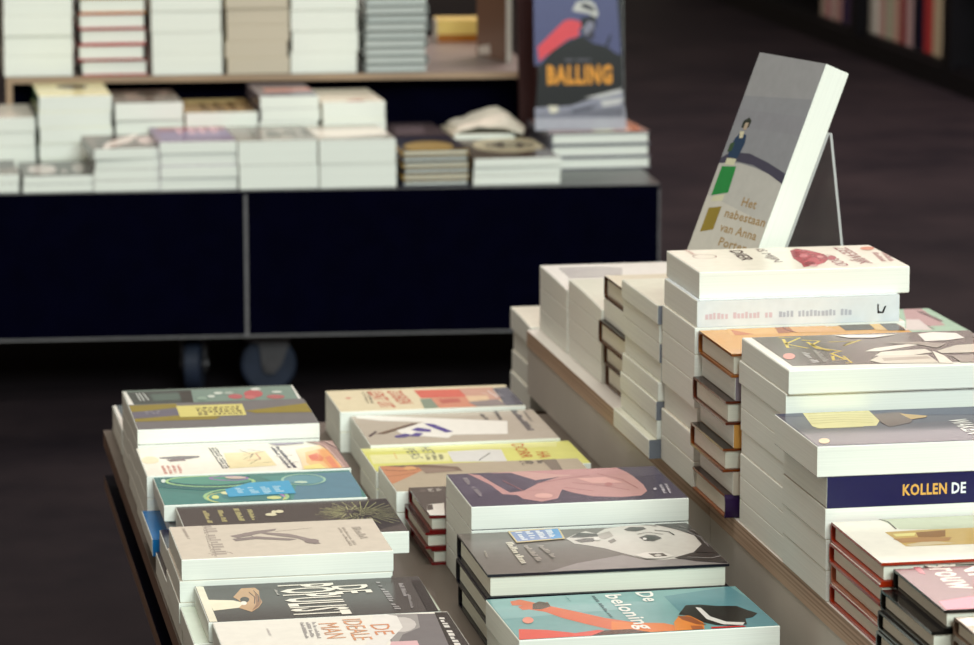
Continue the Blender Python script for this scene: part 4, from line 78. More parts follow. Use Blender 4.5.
 'A6':[[1,[186,176,166],[[-56.5,61.4],[-56.6,53.8],[-63.2,53.7],[-63.1,61.3]]],[1,[186,176,166],[[-53.1,51.1],[-53.1,45.8],[-63.3,45.8],[-63.2,51]]],[1,[186,176,166],[[-53.1,43.1],[-53.2,35.2],[-63.5,35.2],[-63.4,43]]],[1,[186,176,166],[[-56.9,26.1],[-56.9,18.5],[-63.7,18.5],[-63.6,26.1]]],[1,[186,176,166],[[-57,15.8],[-57,10.6],[-63.8,10.6],[-63.7,15.8]]],[1,[186,176,166],[[-53.4,7.9],[-53.4,1.9],[-63.9,2],[-63.8,7.9]]],[1,[186,176,166],[[-57.1,-0.8],[-57.2,-6.9],[-64,-6.8],[-63.9,-0.7]]],[1,[186,176,166],[[-53.5,-9.6],[-53.6,-15.1],[-64.1,-15],[-64.1,-9.6]]],[1,[186,176,166],[[-53.6,-17.8],[-53.6,-25.2],[-64.3,-25],[-64.2,-17.7]]],[1,[186,176,166],[[-57.4,-27.8],[-57.4,-34.7],[-64.4,-34.6],[-64.3,-27.8]]],[1,[186,176,166],[[-53.7,-37.5],[-53.8,-42.7],[-64.5,-42.6],[-64.4,-37.3]]],[1,[186,176,166],[[-53.8,-45.4],[-53.8,-51.1],[-64.6,-50.9],[-64.5,-45.3]]],[2,[170,160,152],[[-62.1,62],[-62.1,59.8],[-62.5,59.9],[-62.4,62]]],[2,[170,160,152],[[-61.9,57],[-62,50.2],[-62.6,50.3],[-62.5,57.1]]],[2,[170,160,152],[[-62.1,47.4],[-62.2,40.5],[-62.8,40.7],[-62.6,47.5]]],[2,[170,160,152],[[-62.2,37.7],[-62.3,30],[-62.9,30.1],[-62.8,37.8]]],[2,[170,160,152],[[-62.3,27.2],[-62.4,20.1],[-63.1,20.2],[-63,27.3]]],[2,[170,160,152],[[-62.5,10.6],[-62.6,4.2],[-63.3,4.4],[-63.2,10.7]]],[2,[170,160,152],[[-62.7,-5.3],[-62.8,-11.4],[-63.5,-11.2],[-63.4,-5.2]]],[2,[170,160,152],[[-62.9,-14.2],[-62.9,-20.3],[-63.7,-20.1],[-63.6,-14.1]]],[2,[170,160,152],[[-63,-23.1],[-63,-27.9],[-63.8,-27.8],[-63.7,-23]]],[2,[170,160,152],[[-63.3,-30.7],[-63.4,-38.7],[-63.9,-38.6],[-63.8,-30.6]]],[2,[170,160,152],[[-63.2,-41.6],[-63.3,-48.2],[-64.1,-48.1],[-64,-41.5]]],[2,[170,160,152],[[-63.6,-51],[-63.7,-58.4],[-64.2,-58.3],[-64.1,-51]]],[2,[170,160,152],[[-62.7,62],[-62.8,59.1],[-63.3,59.2],[-63.3,62]]],[2,[170,160,152],[[-62.8,56.2],[-63,47.8],[-63.5,47.9],[-63.4,56.3]]],[2,[170,160,152],[[-63,45],[-63.1,39.3],[-63.7,39.4],[-63.6,45.1]]],[2,[170,160,152],[[-63.1,36.5],[-63.2,31.1],[-63.8,31.3],[-63.7,36.6]]],[2,[170,160,152],[[-63.5,28.3],[-63.6,23.2],[-64,23.2],[-63.9,28.4]]],[2,[170,160,152],[[-63.4,20.3],[-63.5,14.7],[-64.1,14.8],[-64,20.4]]],[2,[170,160,152],[[-63.8,11.9],[-63.9,5.7],[-64.3,5.8],[-64.2,11.9]]],[2,[170,160,152],[[-63.9,2.9],[-64,-2],[-64.4,-1.9],[-64.4,2.9]]],[2,[170,160,152],[[-63.9,-11.5],[-64,-17.4],[-64.7,-17.3],[-64.6,-11.4]]],[2,[170,160,152],[[-64.2,-26.9],[-64.3,-35.1],[-65,-35],[-64.9,-26.8]]],[2,[170,160,152],[[-64.3,-38],[-64.5,-46.3],[-65.2,-46.2],[-65.1,-37.9]]],[2,[170,160,152],[[-64.5,-49.1],[-64.6,-56.4],[-65.4,-56.2],[-65.3,-49]]],[2,[170,160,152],[[-63.8,62],[-63.8,60.3],[-64.2,60.4],[-64.2,62]]],[2,[170,160,152],[[-63.7,57.4],[-63.8,49.8],[-64.4,49.9],[-64.2,57.5]]],[2,[170,160,152],[[-63.9,47],[-64,40.2],[-64.6,40.3],[-64.5,47.1]]],[2,[170,160,152],[[-64.1,37.4],[-64.2,31.9],[-64.8,32],[-64.7,37.5]]],[2,[170,160,152],[[-64.4,29.1],[-64.6,22.4],[-65,22.5],[-64.8,29.2]]],[2,[170,160,152],[[-64.4,19.5],[-64.5,14.6],[-65.1,14.7],[-65,19.6]]],[2,[170,160,152],[[-64.8,11.8],[-64.9,3.9],[-65.4,4],[-65.2,11.9]]],[2,[170,160,152],[[-65,1.1],[-65.1,-6],[-65.6,-5.9],[-65.4,1.1]]],[2,[170,160,152],[[-64.9,-8.9],[-65.1,-15.4],[-65.8,-15.2],[-65.6,-8.7]]],[2,[170,160,152],[[-65.4,-18.2],[-65.5,-26],[-66,-25.9],[-65.8,-18.1]]],[2,[170,160,152],[[-65.3,-28.9],[-65.4,-34.3],[-66.2,-34.1],[-66.1,-28.8]]],[2,[170,160,152],[[-65.7,-37.1],[-65.9,-42.8],[-66.4,-42.7],[-66.2,-37]]],[2,[170,160,152],[[-65.6,-45.7],[-65.7,-50.8],[-66.5,-50.6],[-66.4,-45.5]]],[2,[170,160,152],[[-64.5,62],[-64.5,58.7],[-65.1,58.8],[-65,62]]],[2,[170,160,152],[[-64.7,49.2],[-64.9,41],[-65.5,41.1],[-65.3,49.3]]],[2,[170,160,152],[[-65,38.1],[-65.1,30.9],[-65.8,31],[-65.6,38.3]]],[2,[170,160,152],[[-65.4,21.4],[-65.5,15.4],[-66.1,15.5],[-66,21.5]]],[2,[170,160,152],[[-65.6,12.5],[-65.7,7.2],[-66.3,7.4],[-66.2,12.6]]],[2,[170,160,152],[[-65.7,4.4],[-65.9,-3.8],[-66.6,-3.7],[-66.4,4.5]]],[2,[170,160,152],[[-66,-6.6],[-66.1,-11.6],[-66.8,-11.5],[-66.7,-6.5]]],[2,[170,160,152],[[-66.1,-14.4],[-66.3,-22.9],[-67.1,-22.8],[-66.9,-14.3]]],[2,[170,160,152],[[-66.4,-25.7],[-66.5,-30.6],[-67.2,-30.5],[-67.1,-25.6]]],[2,[170,160,152],[[-66.8,-33.4],[-67,-38.7],[-67.4,-38.6],[-67.3,-33.3]]],[2,[170,160,152],[[-66.9,-48.2],[-67,-53.2],[-67.8,-53.1],[-67.7,-48.1]]],[3,[172,162,156],[[-70.6,-45.8],[-61.3,-39],[-61.2,-40],[-70,-46.6]]],[3,[172,162,156],[[-61.3,-39],[-49.7,-44],[-50.4,-44.8],[-61.2,-40]]],[3,[172,162,156],[[-49.7,-44],[-48.2,-50.1],[-49.1,-50.3],[-50.4,-44.8]]],[4,[190,178,168],[[-82.1,53.8],[-82,51.1],[-84.9,51.7],[-85,54.3]]],[4,[190,178,168],[[-82,50.1],[-81.9,47.8],[-84.7,48.4],[-84.8,50.6]]],[4,[190,178,168],[[-81.9,46.8],[-81.8,44],[-84.6,44.5],[-84.7,47.3]]],[4,[190,178,168],[[-81.7,43],[-81.6,40.8],[-84.5,41.4],[-84.6,43.5]]],[4,[190,178,168],[[-81.6,39.8],[-81.5,37.8],[-84.4,38.3],[-84.5,40.3]]],[4,[190,178,168],[[-81.5,36.8],[-81.4,33.9],[-84.2,34.4],[-84.3,37.3]]],[4,[190,178,168],[[-81.4,32.8],[-81.3,30],[-84.1,30.5],[-84.2,33.4]]],[4,[190,178,168],[[-81.2,29],[-81.1,26.1],[-84,26.6],[-84.1,29.5]]],[4,[190,178,168],[[-81.1,25.1],[-81,23],[-83.8,23.5],[-83.9,25.6]]],[4,[190,178,168],[[-81,21.9],[-80.9,19.6],[-83.7,20.1],[-83.8,22.5]]],[4,[190,178,168],[[-80.8,16.2],[-80.7,14],[-83.5,14.5],[-83.6,16.7]]],[5,[156,145,142],[[-44,17.4],[-17.6,33],[2,38.3],[-0.5,31.4],[-15.4,22.3],[-37.6,7.5]]],[6,[156,145,142],[[-21.3,30.8],[11.3,15.9],[28.9,-7.7],[34.9,-26.1],[28.9,-27.8],[15.9,-2.4],[-9.2,16.8]]],[7,[150,140,138],[[-42.9,5.6],[-20.1,11.5],[15.5,-5.2],[8.1,-9.6],[-21.2,1.6],[-40.5,-3.5]]],[8,[156,145,142],[[-33.7,15.8],[-25.3,23.3],[-25.9,22.2],[-32.9,15]]],[8,[156,145,142],[[-25.3,23.3],[-23,11],[-24.1,10.4],[-25.9,22.2]]],[8,[156,145,142],[[-23,11],[-14.1,0.7],[-15,-0.1],[-24.1,10.4]]],[9,[166,154,150],[[-1.1,27.4],[20.2,32.3],[20.4,31.6],[-1,26.6]]],[9,[166,154,150],[[20.2,32.3],[34.5,35.6],[34.6,34.9],[20.4,31.6]]],[10,[156,145,142],[[-22.9,19.3],[-23.7,16.3],[-25.3,14.1],[-27.4,13],[-29.4,13.4],[-31.2,15.1],[-32.2,17.9],[-32.3,21.1],[-31.5,24.1],[-29.9,26.3],[-27.9,27.4],[-25.8,27],[-24,25.3],[-23,22.5]]],[11,[150,138,136],[[34.4,-17.4],[33.2,-20.9],[31,-23.5],[28.1,-24.6],[25.2,-24.1],[22.7,-21.9],[21.3,-18.7],[21.1,-14.9],[22.2,-11.4],[24.5,-8.8],[27.3,-7.6],[30.3,-8.2],[32.8,-10.3],[34.2,-13.6]]],[12,[198,188,176],[[64.8,32.4],[64.9,28.2],[62.4,27.7],[62.3,31.9]]],[12,[198,188,176],[[65,26.5],[65.1,22.3],[62.5,21.8],[62.4,26]]],[12,[198,188,176],[[64.2,20.5],[64.3,17.1],[62.6,16.8],[62.5,20.2]]],[12,[198,188,176],[[65.2,15.6],[65.3,10.9],[62.7,10.4],[62.6,15.1]]],[12,[198,188,176],[[64.5,9],[64.6,4.4],[62.9,4.1],[62.8,8.7]]],[12,[198,188,176],[[64.6,2.7],[64.7,-2],[63,-2.3],[62.9,2.4]]],[12,[198,188,176],[[64.8,-3.7],[64.9,-8.3],[63.2,-8.6],[63.1,-4]]],[12,[198,188,176],[[64.9,-10],[65,-14.5],[63.3,-14.8],[63.2,-10.3]]],[12,[198,188,176],[[66.1,-20],[66.2,-25],[63.5,-25.4],[63.4,-20.5]]],[12,[198,188,176],[[66.3,-26.6],[66.4,-30.3],[63.7,-30.7],[63.6,-27.1]]],[12,[198,188,176],[[66.4,-32],[66.5,-36.2],[63.8,-36.6],[63.7,-32.4]]],[12,[198,188,176],[[60,31.5],[60.1,27.5],[58.4,27.2],[58.3,31.2]]],[12,[198,188,176],[[61,26],[61.1,22.7],[58.5,22.2],[58.4,25.5]]],[12,[198,188,176],[[61.1,21],[61.2,17.4],[58.6,16.9],[58.5,20.5]]],[12,[198,188,176],[[60.3,15.5],[60.4,12],[58.7,11.7],[58.6,15.2]]],[12,[198,188,176],[[60.5,6.4],[60.6,1.9],[58.9,1.6],[58.8,6.1]]],[12,[198,188,176],[[60.6,0.3],[60.7,-2.9],[59,-3.2],[58.9,-0]]],[12,[198,188,176],[[61.7,-4.5],[61.8,-9.2],[59.1,-9.6],[59,-4.9]]],[12,[198,188,176],[[60.9,-11],[60.9,-14.5],[59.2,-14.8],[59.1,-11.3]]],[12,[198,188,176],[[61,-16.2],[61.1,-20.2],[59.3,-20.5],[59.2,-16.5]]],[12,[198,188,176],[[62,-21.7],[62.1,-25.4],[59.4,-25.8],[59.4,-22.2]]],[12,[198,188,176],[[62.1,-27.1],[62.2,-31.6],[59.5,-32.1],[59.5,-27.5]]],[12,[198,188,176],[[62.3,-33.3],[62.4,-38],[59.7,-38.4],[59.6,-33.8]]],[13,[196,186,174],[[79.2,32.5],[79.4,26.8],[71.5,26.1],[71.2,32.1]]],[13,[196,186,174],[[79.4,24.7],[79.5,21.2],[71.8,20.2],[71.6,23.9]]],[13,[196,186,174],[[76.9,18.8],[77.1,12.8],[72.1,12],[71.9,18.1]]],[13,[196,186,174],[[77.2,10.8],[77.3,6.6],[72.4,5.6],[72.2,9.9]]],[13,[196,186,174],[[80,5],[80.1,-0.2],[72.8,-1.9],[72.5,3.5]]],[13,[196,186,174],[[77.6,-2.8],[77.7,-6.4],[73,-7.6],[72.9,-4]]],[13,[196,186,174],[[80.3,-7.7],[80.5,-11.8],[73.3,-14],[73.1,-9.8]]]],
 'A7':[[1,[236,230,208],[[-101,-61.5],[-101,61.5],[-96.9,61.5],[-94.2,60.3],[-94.2,-61.5]]],[2,[240,232,206],[[-94.9,13.3],[-73.1,7.3],[-67.5,0.2],[-65.2,-13.2],[-71.5,-19],[-93.8,-24.8]]],[3,[196,158,120],[[-71.9,18.2],[-61.4,48],[-49.3,47.8],[-46.7,37],[-48.9,13.9],[-48.4,-3.3],[-53.4,-20.3],[-61.4,-34.7],[-65.6,-28],[-71,-19.1],[-65.7,-6.1],[-68.5,7.4]]],[4,[150,110,84],[[-51.4,29.7],[-48.9,13.9],[-48.9,-3.2],[-53.7,-18.3],[-60.9,-30.8],[-54.7,-10.1]]],[5,[62,52,50],[[-58.9,6.7],[-59.8,2.5],[-61.3,-0.8],[-63.1,-2.4],[-64.9,-2],[-66.3,0.2],[-67,3.8],[-66.9,8.1],[-66,12.4],[-64.5,15.6],[-62.7,17.2],[-60.9,16.9],[-59.5,14.7],[-58.8,11]]],[6,[238,232,220],[[-62.3,-4.8],[-62.9,-7.7],[-63.9,-9.9],[-65.1,-11],[-66.4,-10.8],[-67.3,-9.3],[-67.8,-6.8],[-67.7,-3.8],[-67.1,-0.8],[-66.1,1.4],[-64.9,2.6],[-63.6,2.3],[-62.7,0.8],[-62.2,-1.7]]],[7,[120,86,66],[[-55.7,32.7],[-52.6,14.7],[-53.6,14.7],[-56.7,32.5]]],[7,[120,86,66],[[-52.6,14.7],[-55.3,-8],[-56.3,-7.9],[-53.6,14.7]]],[8,[110,80,60],[[-51.3,38],[-48.9,19.1],[-49.7,19.1],[-52.1,37.9]]],[8,[110,80,60],[[-48.9,19.1],[-51.4,-2.7],[-52.2,-2.6],[-49.7,19.1]]],[9,[243,238,224],"POPULIST",[-2.1,51.6,-0.1,-57.7],50,1],[10,[243,238,224],"DE",[35.7,40.5,37.2,11.3],32,1],[11,[150,146,146],[[63.7,47.9],[63.8,41.8],[60.6,42.4],[60.4,48.5]]],[11,[150,146,146],[[64,34.3],[64.1,30.3],[60.8,30.9],[60.7,34.9]]],[11,[150,146,146],[[64.3,22.7],[64.4,16.4],[61.1,17],[61,23.3]]],[11,[150,146,146],[[66.3,13.8],[66.5,8],[61.3,9],[61.2,14.7]]],[11,[150,146,146],[[66.5,5.7],[66.7,-0.1],[61.5,0.8],[61.3,6.7]]],[11,[150,146,146],[[66.7,-2.4],[66.9,-8],[61.6,-7.1],[61.5,-1.4]]],[11,[150,146,146],[[66.9,-10.3],[67,-14.3],[61.8,-13.3],[61.7,-9.3]]],[11,[150,146,146],[[65.3,-16.2],[65.4,-22.9],[62,-22.3],[61.8,-15.6]]],[11,[150,146,146],[[65.6,-30.5],[65.7,-36.1],[62.2,-35.5],[62.1,-29.8]]],[11,[150,146,146],[[67.7,-38.7],[67.8,-42.8],[62.4,-41.8],[62.3,-37.7]]],[11,[150,146,146],[[67.9,-45],[68,-50.7],[62.5,-49.6],[62.4,-44]]],[12,[168,164,164],[[83.7,37.9],[83.6,34.6],[79.4,35.4],[79.6,38.7]]],[12,[168,164,164],[[82.1,33.8],[81.9,30.8],[79.2,31.3],[79.4,34.3]]],[12,[168,164,164],[[83.3,29.4],[83.2,26.5],[79,27.3],[79.2,30.2]]],[12,[168,164,164],[[83.1,25.4],[83,23.3],[78.9,24.1],[79,26.1]]],[12,[168,164,164],[[82.8,19.6],[82.6,16.7],[78.5,17.5],[78.7,20.4]]],[12,[168,164,164],[[82.6,15.6],[82.4,12.7],[78.3,13.5],[78.5,16.3]]],[12,[168,164,164],[[80.9,11.9],[80.8,9.9],[78.2,10.4],[78.3,12.4]]],[12,[168,164,164],[[82.2,8.5],[82.1,6.6],[78,7.3],[78.1,9.3]]],[12,[168,164,164],[[80.6,5.7],[80.5,3.4],[77.8,3.9],[78,6.2]]],[12,[168,164,164],[[80.5,2.3],[80.4,0.3],[77.7,0.8],[77.8,2.8]]],[12,[168,164,164],[[81.7,-1.1],[81.6,-3.1],[77.5,-2.4],[77.6,-0.3]]],[12,[168,164,164],[[80.1,-4],[80,-7.1],[77.3,-6.6],[77.5,-3.5]]],[13,[150,146,146],[[83,-0.2],[82.8,-3.1],[81.1,-2.7],[81.3,0.1]]],[13,[150,146,146],[[83.6,-4.4],[83.3,-7.9],[80.7,-7.4],[81,-3.9]]],[13,[150,146,146],[[83.2,-9],[83,-11.1],[80.4,-10.6],[80.6,-8.5]]],[13,[150,146,146],[[82.9,-12.2],[82.6,-14.9],[80,-14.4],[80.3,-11.8]]],[13,[150,146,146],[[82.5,-16],[82.3,-18.6],[79.7,-18.2],[79.9,-15.5]]],[13,[150,146,146],[[81.3,-19.6],[81.1,-21.7],[79.4,-21.4],[79.6,-19.3]]],[13,[150,146,146],[[81,-22.9],[80.7,-25.7],[79,-25.4],[79.3,-22.6]]],[13,[150,146,146],[[81.5,-27],[81.3,-29.5],[78.7,-29],[78.9,-26.6]]],[13,[150,146,146],[[80.3,-30.5],[80.1,-32.7],[78.4,-32.4],[78.6,-30.1]]],[13,[150,146,146],[[80.9,-34],[80.7,-36.3],[78.1,-35.8],[78.3,-33.6]]],[13,[150,146,146],[[79.7,-37.3],[79.4,-40.5],[77.7,-40.2],[78,-36.9]]],[13,[150,146,146],[[80.2,-41.9],[80,-44.3],[77.4,-43.8],[77.6,-41.4]]],[13,[150,146,146],[[79,-45.3],[78.7,-48.2],[77,-47.9],[77.3,-45]]],[14,[190,186,180],[[-31.6,36.3],[-31.6,35.2],[-33.1,35.5],[-33.1,36.6]]],[14,[190,186,180],[[-30.8,34.5],[-30.8,33.3],[-33.1,33.7],[-33.1,34.9]]],[14,[190,186,180],[[-30.8,32.7],[-30.7,31.6],[-33,32],[-33.1,33.1]]],[14,[190,186,180],[[-30.7,31],[-30.7,29.2],[-33,29.7],[-33,31.4]]],[14,[190,186,180],[[-31.5,28.8],[-31.5,27],[-33,27.3],[-33,29.1]]],[14,[190,186,180],[[-31.5,26.4],[-31.4,25.4],[-32.9,25.7],[-32.9,26.7]]],[14,[190,186,180],[[-31.4,23.5],[-31.4,22.3],[-32.9,22.6],[-32.9,23.7]]],[14,[190,186,180],[[-31.4,21.8],[-31.3,20.3],[-32.8,20.6],[-32.9,22]]],[14,[190,186,180],[[-30.5,19.6],[-30.5,18],[-32.8,18.4],[-32.8,20]]],[15,[30,32,44],[[89.7,-61.5],[92.7,46.7],[100.7,47.4],[99.8,-61.5]]],[16,[190,198,180],[[99.1,-61.5],[101,21.7],[101,-61.5]]]],
 'A8':[[1,[120,116,118],[[37.1,-63.5],[43,63.5],[51.6,63.5],[102,57.4],[102,-63.5]]],[2,[158,154,152],[[33.2,-63.5],[52.7,61.8],[75.4,61.5],[70.5,16.2],[52.3,-4],[42.6,-34.5],[40.3,-63.5]]],[3,[206,200,196],[[68.9,26],[65.9,15.8],[61.1,8.1],[55.3,4.5],[49.8,5.5],[45.4,11],[43.2,20],[43.6,30.7],[46.5,40.9],[51.3,48.8],[57.2,52.5],[62.8,51.5],[67.2,45.8],[69.3,36.7]]],[4,[236,232,226],[[9.1,-63.5],[37.3,63.5],[48.1,63.5],[57,57.1],[56,18.9],[36.8,-24.3],[21.8,-63.5]]],[5,[226,186,190],[[39.2,-24.7],[61.3,-25.1],[60.2,-46.9],[32,-55.2]]],[6,[24,24,40],[[84.1,-63.5],[90.9,62.6],[102,61.7],[102,-63.5]]],[7,[225,222,215],[[96.3,44],[96.2,38.4],[91.7,39.3],[91.8,44.8]]],[7,[225,222,215],[[94.6,35.9],[94.5,29.2],[91.5,29.7],[91.6,36.4]]],[7,[225,222,215],[[96,26],[96,21],[91.4,21.9],[91.5,26.8]]],[7,[225,222,215],[[95.9,18.2],[95.8,10.8],[91.2,11.6],[91.3,19]]],[7,[225,222,215],[[95.7,1.2],[95.6,-5],[90.9,-4.1],[91,2.1]]],[7,[225,222,215],[[95.6,-7.9],[95.5,-16.1],[90.6,-15.2],[90.8,-7]]],[7,[225,222,215],[[93.7,-18.7],[93.6,-26.3],[90.4,-25.8],[90.6,-18.1]]],[7,[225,222,215],[[95.3,-29.5],[95.2,-36],[90.3,-35],[90.4,-28.6]]],[7,[225,222,215],[[95.2,-38.8],[95.1,-46.2],[90.1,-45.3],[90.2,-37.9]]],[7,[225,222,215],[[95,-49.1],[94.9,-56],[89.9,-55.1],[90,-48.1]]],[7,[225,222,215],[[93.1,-58.5],[93,-63.5],[89.7,-63.5],[89.8,-57.9]]],[8,[205,198,196],[[-57.9,35.1],[-57.9,34],[-59.8,34.4],[-59.8,35.5]]],[8,[205,198,196],[[-57.9,33.5],[-57.9,32.6],[-59.8,33],[-59.8,33.9]]],[8,[205,198,196],[[-57.9,31],[-57.9,30],[-59.8,30.4],[-59.8,31.3]]],[8,[205,198,196],[[-58.5,29.7],[-58.5,28.8],[-59.8,29],[-59.8,29.9]]],[8,[205,198,196],[[-57.8,28.2],[-57.8,26.7],[-59.8,27.1],[-59.8,28.5]]],[8,[205,198,196],[[-57.8,26.2],[-57.8,25.1],[-59.8,25.4],[-59.8,26.6]]],[8,[205,198,196],[[-57.8,24.6],[-57.8,23.6],[-59.8,24],[-59.8,24.9]]],[8,[205,198,196],[[-58.5,23.3],[-58.5,21.8],[-59.8,22],[-59.8,23.5]]],[8,[205,198,196],[[-57.7,21.2],[-57.7,19.7],[-59.8,20.1],[-59.8,21.5]]],[8,[205,198,196],[[-57.7,18],[-57.7,16.6],[-59.8,17],[-59.8,18.4]]],[8,[205,198,196],[[-57.7,15],[-57.6,13.5],[-59.8,13.9],[-59.8,15.4]]],[9,[180,174,172],[[-15.2,49.1],[-15.3,46.6],[-18.7,46.8],[-18.6,49.3]]],[9,[180,174,172],[[-16.5,45.5],[-16.7,42.4],[-18.8,42.5],[-18.7,45.6]]],[9,[180,174,172],[[-15.7,38.3],[-15.7,36.3],[-19.1,36.5],[-19,38.5]]],[9,[180,174,172],[[-17,35.1],[-17.1,32.1],[-19.2,32.3],[-19.1,35.2]]],[9,[180,174,172],[[-17.2,28.1],[-17.4,25.1],[-19.5,25.2],[-19.4,28.2]]],[9,[180,174,172],[[-17.4,23.9],[-17.5,21.6],[-19.6,21.8],[-19.5,24]]],[9,[180,174,172],[[-16.4,20.3],[-16.5,17.3],[-19.8,17.5],[-19.7,20.5]]],[9,[180,174,172],[[-17.7,16.2],[-17.8,14.1],[-19.9,14.3],[-19.8,16.3]]],[9,[180,174,172],[[-16.7,12.9],[-16.8,9.3],[-20.1,9.5],[-20,13.1]]],[9,[180,174,172],[[-16.9,8.1],[-17,5.6],[-20.2,5.8],[-20.1,8.3]]],[9,[180,174,172],[[-18.2,4.4],[-18.3,1.4],[-20.4,1.5],[-20.3,4.6]]],[9,[180,174,172],[[-17.2,0.1],[-17.3,-2.8],[-20.6,-2.6],[-20.5,0.3]]],[9,[180,174,172],[[-21.5,49.4],[-21.7,45.8],[-23.8,45.9],[-23.7,49.6]]],[9,[180,174,172],[[-20.5,44.5],[-20.7,41.3],[-24,41.5],[-23.9,44.7]]],[9,[180,174,172],[[-20.7,40.1],[-20.8,37.6],[-24.1,37.8],[-24,40.3]]],[9,[180,174,172],[[-20.8,36.4],[-21,33],[-24.3,33.2],[-24.2,36.6]]],[9,[180,174,172],[[-21,31.8],[-21.2,28.4],[-24.5,28.6],[-24.3,32]]],[9,[180,174,172],[[-21.3,24.4],[-21.4,21.8],[-24.7,22],[-24.6,24.6]]],[9,[180,174,172],[[-22.6,20.6],[-22.7,18.1],[-24.8,18.2],[-24.7,20.8]]],[9,[180,174,172],[[-22.7,16.9],[-22.8,14.5],[-25,14.6],[-24.9,17]]],[9,[180,174,172],[[-21.7,13.2],[-21.9,9.7],[-25.2,9.9],[-25,13.4]]],[9,[180,174,172],[[-21.9,8.5],[-22,6.3],[-25.3,6.5],[-25.2,8.7]]],[9,[180,174,172],[[-23.2,5.2],[-23.3,2],[-25.4,2.1],[-25.3,5.3]]],[9,[180,174,172],[[-25.5,49.7],[-25.6,47.2],[-28.9,47.4],[-28.8,49.9]]],[9,[180,174,172],[[-26.8,46.1],[-26.9,42.6],[-29,42.7],[-28.9,46.2]]],[9,[180,174,172],[[-25.8,41.3],[-25.9,38.9],[-29.2,39.1],[-29.1,41.5]]],[9,[180,174,172],[[-27.1,37.8],[-27.2,34.6],[-29.3,34.7],[-29.2,37.9]]],[9,[180,174,172],[[-26.1,33.3],[-26.2,29.8],[-29.5,30],[-29.4,33.5]]],[9,[180,174,172],[[-26.2,28.6],[-26.3,26.6],[-29.6,26.8],[-29.5,28.8]]],[9,[180,174,172],[[-26.4,25.4],[-26.5,21.8],[-29.8,22],[-29.7,25.6]]],[9,[180,174,172],[[-26.5,20.6],[-26.6,18.1],[-29.9,18.3],[-29.8,20.8]]],[9,[180,174,172],[[-26.7,16.9],[-26.8,14.4],[-30,14.6],[-30,17.1]]],[9,[180,174,172],[[-28,13.3],[-28.1,10.3],[-30.2,10.5],[-30.1,13.4]]],[9,[180,174,172],[[-28.1,9.1],[-28.2,6.1],[-30.3,6.3],[-30.2,9.3]]],[9,[180,174,172],[[-27.1,4.8],[-27.2,2],[-30.5,2.2],[-30.4,5]]],[9,[180,174,172],[[-28.4,0.9],[-28.5,-1.2],[-30.6,-1],[-30.5,1]]],[10,[222,160,122],"MAN",[-5.2,43.5,-4.1,-5.7],17,0],[11,[222,160,122],"IDEALE",[16.6,52.9,17.6,-15.2],17,0],[12,[220,150,112],"DE",[38,31.7,38.3,-2.3],17,0]],
